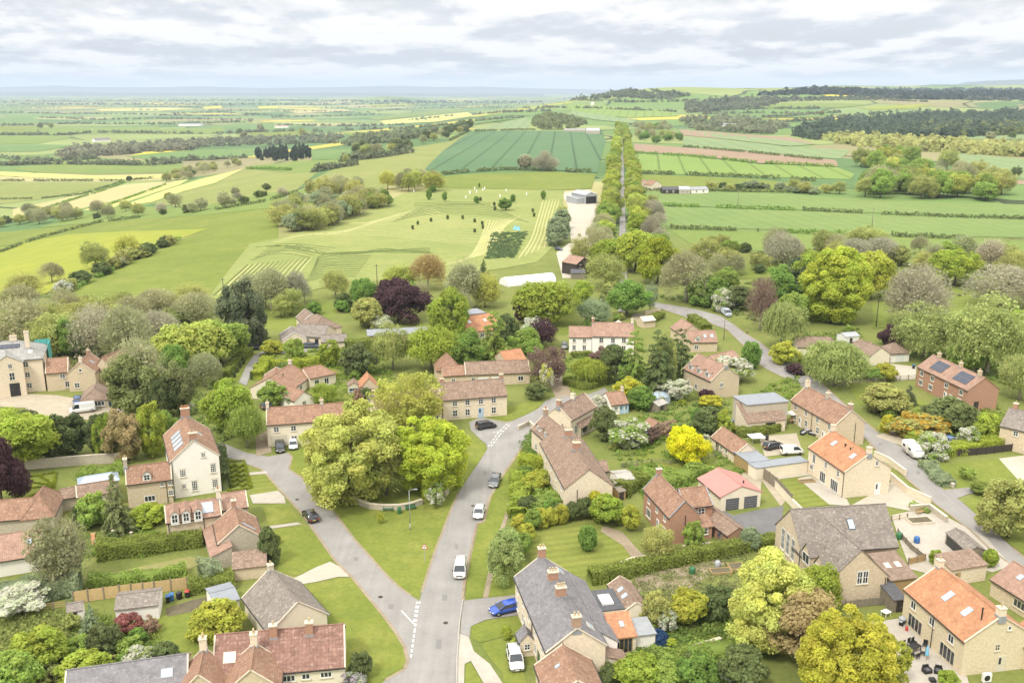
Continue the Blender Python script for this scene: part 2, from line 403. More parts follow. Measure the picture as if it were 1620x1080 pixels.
ground_mat('mown_gold', [(.19,.225,.07),(.23,.255,.08),(.27,.28,.1)], .018, .35, [(R(80), 3.2, .14), (R(35), 2.6, .1)], .26)
ground_mat('rape', [(.20,.235,.04),(.245,.265,.042),(.285,.29,.045)], .007, .25, None, .14)
ground_mat('rape_flower', [(.50, .42, .04), (.55, .46, .05), (.58, .48, .06)], .01, .3, None, .1)
ground_mat('stubble', [(.33, .31, .14), (.38, .34, .16), (.41, .37, .18)], .01, .3, [(R(62), 12, .12)], .1)
ground_mat('straw', [(.43, .40, .13), (.46, .42, .14), (.49, .44, .15)], .01, .3, None, .1)
ground_mat('soil', [(.245,.175,.115),(.275,.2,.135),(.30,.22,.15)], .01, .4, [(R(5), 3, .1)], .18)
ground_mat('rough_grass', [(.18, .175, .07), (.235, .22, .085), (.27, .25, .11)], .1, .9, None, .3)
ground_mat('garden_soil', [(.10, .085, .055), (.14, .12, .08), (.13, .15, .045)], .3, 1.6, None, .35)
ground_mat('asphalt', [(.235, .222, .206), (.268, .253, .235), (.292, .277, .258)], .12, 1.6, None, .14)
def _asphalt():
    t = MATS['asphalt']; q = NT.__new__(NT); q.mat = t; q.t = t.node_tree
    bs = [n for n in t.node_tree.nodes if n.type == 'BSDF_PRINCIPLED'][0]; src = bs.inputs['Base Color'].links[0].from_socket
    mp = q.n('ShaderNodeMapping'); q.set(mp.inputs[0], q.pos()); mp.inputs['Scale'].default_value = (1.1, .05, 1); mp.inputs['Rotation'].default_value = (0, 0, .12)
    a = q.noise(mp.outputs[0], 1.0, 4, .6); b = q.noise(q.pos(), .23, 2, .4)
    v = q.math('ADD', q.math('MULTIPLY', a, .34), q.math('ADD', .66, q.math('MULTIPLY', b, .34)))
    vo = q.n('ShaderNodeTexVoronoi', Scale=.16, feature='DISTANCE_TO_EDGE'); q.set(vo.inputs['Vector'], q.pos()); cr = q.ramp(vo.outputs['Distance'], [(.0, (.93, .93, .93)), (.006, (1, 1, 1))])
    q.t.links.new(q.mix(.6, q.hsv(src, .5, 1.0, v), q.mix(1.0, q.hsv(src, .5, 1.0, v), cr, 'MULTIPLY')), bs.inputs['Base Color'])
_asphalt()
ground_mat('asphalt_dark', [(.14, .135, .133), (.165, .16, .156), (.18, .175, .17)], .2, 2.0, None, .12)
ground_mat('asphalt_patch', [(.185,.178,.166),(.21,.2,.188),(.23,.222,.205)], .3, 2, None, .16)
ground_mat('gravel', [(.33, .285, .21), (.385, .335, .25), (.43, .38, .29)], .15, 2.2, None, .25)
ground_mat('gravel_pale', [(.38, .345, .275), (.43, .39, .315), (.47, .43, .35)], .1, 2.2, None, .15)
ground_mat('paving', [(.36, .325, .27), (.41, .37, .31), (.44, .40, .34)], .3, 1.8, None, .18)
ground_mat('dirt', [(.24, .19, .13), (.29, .235, .165), (.33, .275, .20)], .2, 1.6, None, .3)
ground_mat('marking', [(.62, .61, .57), (.68, .67, .63), (.72, .71, .67)], .5, 3, None, .15)
def base_ground():
    t = NT('land'); p = t.pos()
    sep = t.n('ShaderNodeSeparateXYZ'); t.set(sep.inputs[0], p)
    warp = t.n('ShaderNodeTexNoise', Scale=.0016, Detail=2); t.set(warp.inputs['Vector'], p)
    mp = t.n('ShaderNodeMapping'); mp.inputs['Scale'].default_value = (1/330, 1/300, 0); mp.inputs['Rotation'].default_value = (0, 0, .35)
    t.set(mp.inputs[0], p)
    add = t.n('ShaderNodeVectorMath', operation='ADD'); t.set(add.inputs[0], mp.outputs[0])
    sc = t.n('ShaderNodeVectorMath', operation='SCALE', Scale=.9); t.set(sc.inputs[0], warp.outputs['Color']); t.set(add.inputs[1], sc.outputs[0])
    vo = t.n('ShaderNodeTexVoronoi', Scale=1.0, Randomness=.8); vo.distance = 'CHEBYCHEV'; t.set(vo.inputs['Vector'], add.outputs[0])
    s2 = t.n('ShaderNodeSeparateColor'); t.set(s2.inputs[0], vo.outputs['Color'])
    crop = t.ramp(s2.outputs[0], [(0, (.10, .165, .06)), (.22, (.14, .21, .065)), (.4, (.175, .235, .085)), (.55, (.115, .18, .08)), (.68, (.22, .26, .09)), (.8, (.31, .29, .13)), (.88, (.42, .36, .07)), (.93, (.24, .22, .11))])
    crop.node.color_ramp.interpolation = 'CONSTANT'
    ve = t.n('ShaderNodeTexVoronoi', Scale=1.0, Randomness=.8, feature='DISTANCE_TO_EDGE'); t.set(ve.inputs['Vector'], add.outputs[0])
    n3 = t.noise(p, .02, 4)
    edge = t.math('LESS_THAN', ve.outputs['Distance'], t.math('ADD', t.math('MULTIPLY', n3, .035), -.004))
    far = t.mix(edge, crop, (.055, .07, .035))
    far = t.hsv(far, .5, 1, t.math('ADD', t.math('MULTIPLY', t.noise(p, .004, 3), .5), .75))
    n1 = t.noise(p, .08, 5, .65); n2 = t.noise(p, 1.4, 4, .65)
    near = t.ramp(n1, [(.3, (.125, .155, .04)), (.5, (.165, .185, .05)), (.7, (.185, .20, .06))])
    near = t.hsv(near, .5, 1, t.math('ADD', t.math('MULTIPLY', n2, .7), .65))
    f = t.math('SMOOTH_MIN', 1.0, t.math('MAXIMUM', t.math('DIVIDE', t.math('SUBTRACT', sep.outputs[1], 420), 120), 0), .1)
    t.principled(t.mix(f, near, far), .95, .08, bump=n2, bstr=.3, bdist=.1)
    MATS['land'] = t.mat
    Y = np.geomspace(150, 34150, 700)-270; a = np.linspace(-1.05, 1.05, 430)
    YY, AA = np.meshgrid(Y, a, indexing='ij'); XX = AA*(YY+320)
    ZZ = ter(XX, YY)-.03
    P = np.stack([XX, YY, ZZ], -1).reshape(-1, 3); n, m = len(Y), len(a)
    i = (np.arange(n-1)[:, None]*m+np.arange(m-1)[None]).ravel()
    Fc = np.stack([i, i+1, i+m+1, i+m], -1)
    me = bpy.data.meshes.new('ground'); me.vertices.add(len(P)); me.vertices.foreach_set('co', P.ravel())
    me.loops.add(len(Fc)*4); me.loops.foreach_set('vertex_index', Fc.ravel().astype('i4'))
    me.polygons.add(len(Fc)); me.polygons.foreach_set('loop_start', np.arange(0, len(Fc)*4, 4, dtype='i4'))
    me.update(calc_edges=True); me.polygons.foreach_set('use_smooth', [True]*len(Fc)); me.materials.append(t.mat)
    o = link('ground', me); o['kind'] = 'structure'
base_ground()
# ------------------------------------------------------------------ fields (outline surveyed in photograph pixels, draped on the terrain)
FD = .12
def field(poly, mat, lay=0):
    y = sum(p[1] for p in poly)/len(poly)
    dz = (.06 if y > 440 else .10 if y > 330 else .16 if y > 250 else .35 if y > 195 else .8)*(1+.35*lay)
    return sheet('field', poly, MATS[mat], dz, (12, 3.0 if y > 330 else 1.6 if y > 250 else .9 if y > 195 else .6))
FIELDS = [
 ([(672,268),(700,240),(745,208),(820,207),(953,208),(958,225),(945,274),(880,270),(800,269),(740,273),(700,277)], 'crop_dark'),
 ([(480,292),(540,262),(600,247),(660,232),(712,224),(742,209),(700,240),(672,268),(696,278),(640,284),(600,300),(540,300)], 'slope_grass'),
 ([(692,298),(700,279),(760,275),(870,272),(943,276),(936,299),(890,301)], 'meadow'),
 ([(328,473),(360,430),(395,386),(440,377),(500,360),(560,342),(610,318),(640,306),(690,298),(800,298),(893,301),(889,330),(895,350),(880,385),(850,415),(800,424),(690,440),(620,445),(560,445),(480,462),(400,472)], 'mown_gold'),
 ([(60,492),(75,472),(150,440),(215,408),(285,380),(330,362),(440,342),(440,377),(395,386),(360,430),(328,473),(300,505),(200,515)], 'meadow'),
 ([(-40,400),(60,380),(110,371),(200,366),(290,364),(330,362),(285,378),(215,405),(150,432),(90,452),(60,475),(-40,500)], 'rape'),
 ([(-40,372),(60,362),(150,352),(220,347),(330,340),(420,330),(455,340),(440,342),(330,362),(290,364),(200,366),(110,371),(60,380),(-40,398)], 'meadow'),
 ([(240,346),(300,330),(420,306),(470,300),(520,300),(455,335),(420,330),(330,340)], 'pasture'),
 ([(130,340),(190,325),(250,328),(300,330),(240,346),(150,352),(60,361)], 'pasture'),
 ([(-40,270),(60,274),(150,278),(270,276),(290,274),(292,280),(200,284),(100,283),(-40,276)], 'straw'),
 ([(-40,277),(100,284),(200,285),(292,281),(286,284),(180,288),(-40,288)], 'stubble'),
 ([(-40,290),(190,290),(130,303),(60,316),(-40,328)], 'slope_grass'),
 ([(20,331),(110,312),(200,292),(292,285),(215,310),(150,325),(90,340),(20,345)], 'stubble'),
 ([(130,334),(150,326),(200,314),(262,292),(300,283),(285,292),(205,318),(180,328)], 'straw'),
 ([(185,329),(265,300),(320,283),(386,267),(340,290),(290,303),(240,320)], 'straw'),
 ([(240,322),(290,304),(340,291),(388,267),(470,275),(505,270),(480,292),(470,300),(420,306),(300,330)], 'slope_grass'),
 ([(388,266),(400,262),(470,255),(545,252),(640,236),(660,231),(600,247),(540,262),(505,270),(470,275)], 'pasture'),
 ([(20,268),(70,258),(140,251),(240,254),(290,257),(285,273),(150,276),(60,273)], 'pasture'),
 ([(200,248),(230,243),(300,238),(410,234),(400,247),(300,254),(240,253)], 'crop_green'),
 ([(205,247),(230,241),(300,236),(300,238),(230,244)], 'rape_flower'),
 ([(490,238),(600,236),(640,233),(630,240),(545,252),(495,254)], 'crop_green'),
 ([(25,208),(60,202),(110,200),(170,203),(140,213),(25,214)], 'pasture'),
 ([(170,202),(250,200),(255,205),(235,212),(142,213)], 'pasture'),
 ([(258,204),(350,202),(360,207),(330,212),(240,212)], 'pasture'),
 ([(395,210),(470,208),(500,208),(480,216),(400,220)], 'meadow'),
 ([(-40,216),(70,215),(120,216),(60,228),(-40,228)], 'pasture'),
 ([(-40,229),(60,229),(120,230),(60,240),(-40,241)], 'crop_green'),
 ([(-40,200),(60,199),(62,205),(20,213),(-40,214)], 'meadow'),
 ([(-40,186),(50,185),(70,196),(-40,198)], 'crop_green'),
 ([(540,210),(620,208),(700,203),(690,212),(560,218)], 'pasture'),
 ([(600,192),(660,186),(740,178),(750,184),(690,193),(610,197)], 'straw'),
 ([(580,188),(640,180),(720,172),(745,176),(660,184),(600,191)], 'pasture'),
 ([(690,200),(760,190),(820,184),(815,189),(740,199),(700,204)], 'crop_green'),
 ([(750,205),(790,196),(830,186),(842,192),(835,204)], 'crop_mint'),
 ([(575,166),(650,163),(660,166),(600,170)], 'rape'),
 ([(320,170),(350,168),(352,171),(325,173)], 'rape_flower'), ([(408,169),(440,168),(440,171),(410,172)], 'rape_flower'),
 ([(150,173),(260,171),(310,172),(250,176),(160,176)], 'straw'), ([(455,176),(540,173),(560,176),(470,180)], 'stubble'),
 ([(330,198),(420,194),(500,198),(430,205),(340,204)], 'crop_green'),
 # right of the avenue
 ([(1003,243),(1080,246),(1200,260),(1322,264),(1352,276),(1345,284),(1280,282),(1100,277),(1005,273)], 'crop_bright'),
 ([(1003,228),(1080,234),(1180,240),(1250,247),(1322,254),(1326,264),(1200,259),(1080,245),(1003,241)], 'soil'),
 ([(1075,215),(1150,222),(1240,232),(1345,238),(1330,252),(1250,246),(1180,239),(1085,232)], 'crop_mint'),
 ([(1075,205),(1160,212),(1250,218),(1290,228),(1240,231),(1150,221),(1078,214)], 'soil'),
 ([(1075,208),(1150,213),(1220,220),(1290,229),(1250,232),(1150,221)], 'crop_mint'),
 ([(1006,276),(1100,279),(1200,284),(1340,300),(1200,304),(1050,301),(1015,290)], 'meadow'),
 ([(1020,302),(1120,303),(1250,308),(1400,318),(1660,325),(1660,346),(1500,342),(1300,334),(1100,327),(1020,324)], 'pasture_right'),
 ([(1020,326),(1100,329),(1300,336),(1500,344),(1660,348),(1660,377),(1500,374),(1350,370),(1200,363),(1060,359),(1022,350)], 'pasture_right'),
 ([(1060,364),(1200,367),(1350,374),(1500,378),(1660,382),(1660,430),(1500,410),(1300,402),(1180,396),(1090,385)], 'pasture'),
 ([(1110,420),(1200,415),(1250,425),(1220,440),(1120,442)], 'meadow'),
 ([(1380,470),(1440,450),(1620,470),(1620,500),(1380,520)], 'meadow'),
 ([(1500,240),(1560,246),(1660,256),(1660,285),(1590,284),(1545,272),(1500,256)], 'crop_mint'),
 ([(1540,274),(1600,284),(1660,290),(1660,296),(1590,290),(1545,290)], 'soil'),
 ([(1500,214),(1580,211),(1660,210),(1660,222),(1560,222),(1500,220)], 'crop_mint'),
 ([(890,163),(930,166),(1000,170),(1060,176),(1075,184),(1000,187),(930,182),(905,176)], 'crop_bright'),
 ([(905,176),(960,184),(1010,190),(1000,196),(940,190),(900,182)], 'crop_mint'),
 ([(1115,183),(1160,176),(1230,172),(1320,178),(1310,186),(1200,188),(1140,192)], 'crop_green'),
 ([(1190,184),(1260,178),(1320,176),(1300,181),(1200,186)], 'rape'),
 ([(1180,170),(1240,164),(1330,164),(1380,166),(1330,171),(1240,172)], 'pasture'),
 ([(1300,151),(1380,149),(1450,147),(1450,150),(1380,154),(1310,153)], 'rape_flower'),
 ([(1360,172),(1420,167),(1480,165),(1440,172),(1380,174)], 'rape'),
 ([(1160,157),(1250,154),(1300,156),(1260,160),(1170,162)], 'crop_mint'),
]
for k, (p, m) in enumerate(FIELDS): field(p, m, k % 3)
# ------------------------------------------------------------------ far ridges
def ridge(name, prof, dist, depth, col):
    """a real range of hills: crest line given as (photo x, photo y of the skyline) at a distance"""
    t = MATS.get(col) or m_plain(col, {'moor': (.10, .12, .09), 'forest_hill': (.045, .06, .04)}[col], .95, .05, .25, .002)
    n = 260; xs = np.linspace(prof[0][0], prof[-1][0], n); ys = np.interp(xs, [p[0] for p in prof], [p[1] for p in prof])
    V = []; rows = 9
    for j in range(rows):
        u = j/(rows-1)*2-1
        for x, y in zip(xs, ys):
            d = rays([x], [y])[0]; k = dist/d[1]; X = d[0]*k*(1+u*depth/dist); zt = H0+d[2]*k
            base = ter1(X, dist+u*depth)-5
            hgt = (zt-base)*(1-smooth(abs(u)))*(1 if abs(u) < 1e-6 else .93+.12*math.sin(x*.11+j*2))
            V.append((X, dist+u*depth, base+max(hgt, 0)))
    Fc = [(j*n+i, j*n+i+1, (j+1)*n+i+1, (j+1)*n+i) for j in range(rows-1) for i in range(n-1)]
    me = bpy.data.meshes.new(name); me.from_pydata(V, [], Fc); me.polygons.foreach_set('use_smooth', [True]*len(Fc)); me.materials.append(MATS[col]); me.update()
    o = link(name, me); o['kind'] = 'structure'
ridge('hills', [(-300,139),(0,138),(40,137),(90,135.5),(130,137.5),(200,138.5),(260,138),(310,136.5),(350,138),(420,139.5),(500,138.5),(560,137.5),(620,135.8),(690,137.8),(760,137),(820,139.5),(900,141),(1000,143)], 26000, 2500, 'moor')
ridge('hills', [(-300,147),(0,146.6),(120,146),(200,147),(400,147.6),(520,146.6),(600,147.2),(700,148.4),(860,149)], 19000, 1500, 'moor')
ridge('hills', [(1380,142),(1440,137),(1480,133),(1510,134),(1530,130),(1560,128),(1620,126),(1900,128)], 15000, 1500, 'moor')
ridge('hills', [(1180,146),(1240,139),(1290,136.5),(1340,137),(1380,136.5),(1420,138.5),(1445,137),(1500,138),(1560,139),(1620,139),(1900,138)], 7600, 700, 'forest_hill')
# ------------------------------------------------------------------ roads, drives, lawns
def surf(name, poly, mat, lay): return sheet(name, poly, MATS[mat], .012+.012*lay+.0008*(len(bpy.data.objects) % 12), step=(16, 8) if min(p[1] for p in poly) > 420 else (8, 3))
MAIN = [(640,1130),(648,1060),(651,1040),(656,990),(663,955),(667,937),(674,915),(682,890),(690,867),(705,828),(715,803),(725,780),(747,747),(760,728),(771,710),(769,702),(757,692),(745,680),(742,668),(760,660),(782,664),(800,668),(810,666),(835,655),(853,645),(862,635),(872,630),(885,627),(905,627),(935,622),(957,613),(962,620),(945,632),(905,640),(880,648),(868,658),(857,681),(842,700),(825,708),(810,731),(795,752),(775,786),(765,825),(755,828),(743,880),(735,920),(732,950),(727,985),(722,1080),(722,1130)]
surf('road', MAIN, 'asphalt', 1)
LEFTROAD = [(345,700),(350,720),(375,728),(400,737),(412,741),(420,748),(445,777),(477,811),(492,832),(520,872),(530,886),(560,916),(580,941),(605,971),(627,1001),(640,1023),(645,1045),(640,1058),(610,1075),(585,1100),(600,1130),(650,1130),(650,1060),(656,990),(664,950),(650,942),(630,927),(612,910),(560,852),(530,812),(497,775),(477,755),(457,742),(462,722),(455,716),(425,722),(390,716),(352,700)]
surf('road', LEFTROAD, 'asphalt', 0)
LANE = [(1027,477),(1060,482),(1105,490),(1140,500),(1160,513),(1180,528),(1200,540),(1225,560),(1250,574),(1275,590),(1300,606),(1330,634),(1390,685),(1430,710),(1465,742),(1490,772),(1520,792),(1565,832),(1602,866),(1660,915),(1660,950),(1600,893),(1570,872),(1535,838),(1475,793),(1435,757),(1400,725),(1370,694),(1345,676),(1320,655),(1285,622),(1255,604),(1215,585),(1190,568),(1175,545),(1150,521),(1120,510),(1090,503),(1050,490),(1030,485)]
surf('road', LANE, 'asphalt', 1)
AVE_A, AVE_B = G(985, 385), None
ax0, ay0 = AVE_A.x, AVE_A.y
def ave(y, off=0): # point on the straight avenue
    return (ax0+(y-ay0)*.1115+off, y)
def avenue_road():
    ys = np.geomspace(300, 2100, 90); V = []
    for y in ys:
        for off in (-1.6, 1.6):
            x, yy = ave(y, off); V.append((x, yy, ter1(x, yy)+.25+.0002*y))
    me = bpy.data.meshes.new('road'); me.from_pydata(V, [], [(2*i, 2*i+1, 2*i+3, 2*i+2) for i in range(len(ys)-1)]); me.materials.append(MATS['asphalt']); me.update()
    link('road', me)['kind'] = 'structure'
avenue_road()
SURF = [
 ('driveway', [(470,912),(500,897),(522,888),(545,900),(556,912),(535,912),(500,920),(470,925),(440,925)], 'gravel_pale', 2),
 ('path', [(425,832),(470,826),(478,829),(430,836)], 'paving', 2),
 ('driveway', [(395,783),(440,776),(450,786),(452,796),(400,796)], 'paving', 2),
 ('path', [(385,748),(420,745),(424,749),(388,752)], 'paving', 2),
 ('lawn', [(385,752),(424,750),(443,776),(400,782)], 'lawn_striped', 0),
 ('lawn', [(415,800),(452,796),(476,822),(425,832)], 'lawn', 0),
 ('lawn', [(428,838),(480,830),(505,848),(530,884),(500,898),(470,910),(440,905),(430,870)], 'lawn', 0),
 ('lawn', [(485,925),(535,914),(557,914),(578,941),(603,971),(625,1001),(638,1023),(644,1044),(636,1058),(605,1075),(580,1100),(545,1100),(545,1050),(510,985)], 'lawn', 0),
 ('lawn', [(457,745),(477,757),(497,777),(530,814),(560,854),(612,912),(650,940),(662,944),(667,936),(690,866),(724,780),(746,747),(770,712),(768,704),(750,692),(700,690),(600,690),(500,700),(460,715)], 'lawn', 0),
 ('lawn', [(738,660),(800,645),(850,630),(862,634),(850,645),(810,665),(785,662),(760,658),(740,664)], 'lawn', 0),
 ('verge', [(733,945),(743,880),(755,830),(775,788),(795,754),(810,734),(826,710),(843,702),(858,682),(862,690),(845,710),(830,735),(815,765),(803,800),(790,840),(775,890),(764,944)], 'lawn', 0),
 ('path', [(764,945),(775,890),(790,840),(803,800),(812,770),(818,771),(808,802),(796,845),(784,890),(772,945)], 'dirt', 2),
 ('lawn', [(772,943),(784,892),(797,845),(812,850),(835,890),(830,935)], 'lawn', 0),
 ('driveway', [(732,950),(764,946),(800,943),(840,937),(840,970),(800,975),(768,980),(745,990),(742,1010),(728,1000)], 'asphalt', 2),
 ('pavement', [(724,1000),(742,1008),(750,1030),(775,1050),(795,1080),(795,1130),(770,1130),(765,1080),(745,1045),(735,1050),(733,1130),(723,1130)], 'paving', 3),
 ('lawn', [(745,990),(770,981),(810,976),(840,975),(846,1000),(800,1005),(760,1016),(748,1010)], 'lawn', 1),
 ('lawn', [(760,1018),(800,1008),(820,1030),(830,1070),(840,1100),(800,1100),(795,1065),(775,1040)], 'lawn', 1),
 ('lawn', [(737,1050),(745,1048),(763,1080),(768,1130),(735,1130)], 'lawn', 1),
 ('lawn', [(836,832),(860,829),(940,823),(975,845),(1008,895),(990,900),(925,912),(850,905),(836,880)], 'lawn_striped', 0),
 ('driveway', [(955,830),(985,842),(1010,870),(1032,888),(1010,896),(985,862),(950,840)], 'dirt', 1),
 ('driveway', [(1130,800),(1160,815),(1205,805),(1240,800),(1232,850),(1180,858),(1140,840)], 'asphalt_dark', 2),
 ('lawn', [(1222,762),(1262,757),(1312,798),(1268,804)], 'lawn_striped', 2),
 ('terrace', [(1262,757),(1282,752),(1340,790),(1345,800),(1312,798)], 'paving', 3),
 ('driveway', [(1345,800),(1400,770),(1412,760),(1440,772),(1470,795),(1440,808),(1400,800)], 'gravel_pale', 2),
 ('yard', [(1410,815),(1450,806),(1480,808),(1560,850),(1600,895),(1570,905),(1520,890),(1480,910),(1440,900),(1425,860)], 'paving', 2),
 ('terrace', [(1375,985),(1420,978),(1440,990),(1530,1070),(1540,1110),(1400,1110),(1410,1050),(1390,1010)], 'paving', 2),
 ('lawn', [(1365,975),(1410,965),(1420,976),(1375,988)], 'lawn', 1),
 ('lawn', [(1475,735),(1530,730),(1580,725),(1612,745),(1605,760),(1560,768),(1510,775),(1495,765)], 'lawn', 1),
 ('driveway', [(1580,725),(1660,715),(1660,780),(1612,760)], 'gravel_pale', 1),
 ('driveway', [(1490,775),(1560,768),(1580,766),(1570,773),(1530,782),(1510,790)], 'asphalt', 2),
 ('verge', [(1525,795),(1560,775),(1620,790),(1660,900),(1600,862),(1565,830)], 'lawn', 0),
 ('yard', [(-60,625),(30,622),(90,625),(130,632),(180,640),(200,650),(170,660),(100,668),(70,668),(40,645),(-60,640)], 'gravel', 1),
 ('driveway', [(378,605),(390,578),(402,562),(420,554),(428,556),(410,570),(397,590),(390,610)], 'asphalt', 2),
 ('driveway', [(420,548),(490,545),(520,552),(500,556),(430,560)], 'asphalt', 2),
 ('lawn', [(350,575),(400,555),(410,560),(385,585),(372,605),(350,605)], 'lawn', 1),
 ('lawn', [(400,490),(470,480),(540,475),(530,500),(450,525),(415,520)], 'meadow', 0),
 ('yard', [(888,305),(930,300),(944,306),(942,340),(940,375),(930,385),(905,384),(896,350),(898,325)], 'gravel_pale', 3),
 ('yard', [(880,400),(900,385),(935,383),(925,420),(905,440),(890,440)], 'gravel_pale', 3),
 ('driveway', [(895,570),(905,640),(885,640),(870,610),(862,570)], 'dirt', 1),
 ('lawn', [(870,492),(910,490),(915,510),(895,530),(872,528)], 'lawn', 1),
 ('lawn', [(885,570),(940,565),(980,590),(965,605),(905,620),(890,600)], 'lawn', 1),
 ('driveway', [(1000,497),(1035,494),(1042,500),(1015,512),(1005,508)], 'gravel', 2),
 ('lawn', [(1340,606),(1390,604),(1440,620),(1400,640),(1360,640)], 'lawn', 1),
 ('lawn', [(1420,620),(1475,640),(1490,660),(1440,655)], 'lawn', 1),
 ('driveway', [(1408,575),(1450,580),(1448,600),(1420,602)], 'gravel_pale', 2),
 ('driveway', [(1385,690),(1410,680),(1500,680),(1505,710),(1430,706)], 'gravel', 2),
 ('vegetable_plot', [(262,962),(300,950),(345,940),(350,958),(300,968),(265,975)], 'garden_soil', 2),
 ('lawn', [(250,975),(300,965),(340,985),(325,1030),(270,1038),(235,1040),(240,1000)], 'lawn', 1),
 ('lawn', [(85,1000),(100,975),(110,985),(100,1040),(60,1100),(20,1100)], 'rough_grass', 1),
 ('lawn', [(130,915),(300,880),(330,885),(300,900),(150,920)], 'rough_grass', 1),
 ('lawn', [(140,855),(240,838),(262,850),(250,865),(150,880)], 'lawn', 1),
 ('lawn', [(1000,900),(1100,880),(1150,890),(1090,930),(1010,935)], 'dirt', 0),
 ('lawn', [(1095,985),(1140,975),(1150,1005),(1100,1015)], 'lawn', 1),
 ('lawn', [(1080,1060),(1170,1050),(1180,1110),(1090,1110)], 'lawn', 1),
 ('vegetable_plot', [(1000,705),(1120,700),(1140,760),(1020,765)], 'lawn', 1),
 ('driveway', [(575,618),(590,610),(600,640),(610,700),(580,700)], 'dirt', 1),
 ('driveway', [(405,690),(425,680),(430,715),(405,722)], 'dirt', 2),
 ('lawn', [(500,628),(560,620),(570,640),(510,645)], 'lawn', 1),
 ('formal_garden', [(25,760),(90,745),(90,790),(20,790)], 'lawn', 1),
 ('driveway', [(1200,690),(1260,685),(1270,715),(1210,722)], 'gravel', 1),
 ('terrace', [(1205,730),(1265,722),(1290,750),(1230,758)], 'gravel_pale', 1),
 ('driveway', [(1145,800),(1120,790),(1190,735),(1210,745),(1245,790),(1235,800),(1205,760),(1200,800)], 'gravel', 0),
]
for (nm, p, m, l) in SURF: surf(nm, p, m, l)
def strip(name, pts, width, mat, lay, dash=None, z=None):
    """painted line or kerb along ground points given in photograph pixels"""
    P = [Vector(q) for q in GG([p[0] for p in pts], [p[1] for p in pts])]
    mb = MB(); zz = .02+.018*lay if z is None else z
    for a, b in zip(P, P[1:]):
        L = (b-a).length; d = (b-a)/L; nrm = Vector((-d.y, d.x, 0)).normalized()*width/2
        s = 0
        while s < L-1e-3:
            e = min(L, s+(dash[0] if dash else L))
            p, q = a+d*s, a+d*e
            if z is None: mb.face([p-nrm+Vector((0, 0, zz)), q-nrm+Vector((0, 0, zz)), q+nrm+Vector((0, 0, zz)), p+nrm+Vector((0, 0, zz))])
            else: mb.poly([(v.x, v.y, v.z+h) for h in (0, zz) for v in (p-nrm, q-nrm, q+nrm, p+nrm)], [(0, 3, 2, 1), (4, 5, 6, 7), (0, 1, 5, 4), (1, 2, 6, 5), (2, 3, 7, 6), (3, 0, 4, 7)])
            s = e+(dash[1] if dash else 0)
    o = mb.build(name, MATS[mat]); o['kind'] = 'structure'; return o
strip('road_marking', [(650,1040),(656,998),(661,962),(665,950)], .22, 'marking', 3, (.65, .5))
strip('road_marking', [(655,983),(660,952)], .22, 'marking', 3, (.65, .5))
strip('road_marking', [(635,966),(655,987)], .2, 'marking', 3)
strip('road_marking', [(777,706),(791,688),(808,670)], .2, 'marking', 3, (1.0, .8))
strip('road_marking', [(773,706),(787,686),(803,670)], .2, 'marking', 3, (1.0, .8))
strip('road_marking', [(779,684),(795,682)], .15, 'marking', 3)
strip('kerb', [(722,1100),(723,1040),(727,985),(732,950)], .16, 'concrete', 0, None, .24)
strip('kerb', [(733,945),(743,880),(755,829)], .14, 'dirt', 0, None, .2)

strip('verge', LEFTROAD[3:19], .45, 'dirt', 1)
strip('verge', LEFTROAD[25:35], .4, 'dirt', 1)
strip('verge', MAIN[5:12], .4, 'dirt', 2)
strip('verge', MAIN[38:47], .5, 'dirt', 2)
strip('verge', LANE[4:13], .4, 'dirt', 2)
strip('verge', LANE[18:40], .4, 'dirt', 2)
for (x, y, w, h_) in [(690,1010,9,16),(700,940,8,10),(615,955,8,8),(720,860,5,9),(560,880,7,7),(765,745,5,6),(1390,700,6,4),(1450,745,6,5)]:
    surf('road_patch', [(x, y), (x+w, y+h_*.1), (x+w*.9, y+h_), (x-w*.1, y+h_*.95)], 'asphalt_patch', 2)
for (x, y) in [(602,944),(705,985),(748,800),(470,790),(1330,648)]:
    o = MB().lathe([(.34, 0), (.33, .012)], n=14).build('manhole_cover', MATS['timber_dark']); o.location = G(x, y)+Vector((0, 0, .05)); tag(o, 'round iron manhole cover set in the road', 'manhole cover', 'manhole covers in the roads')
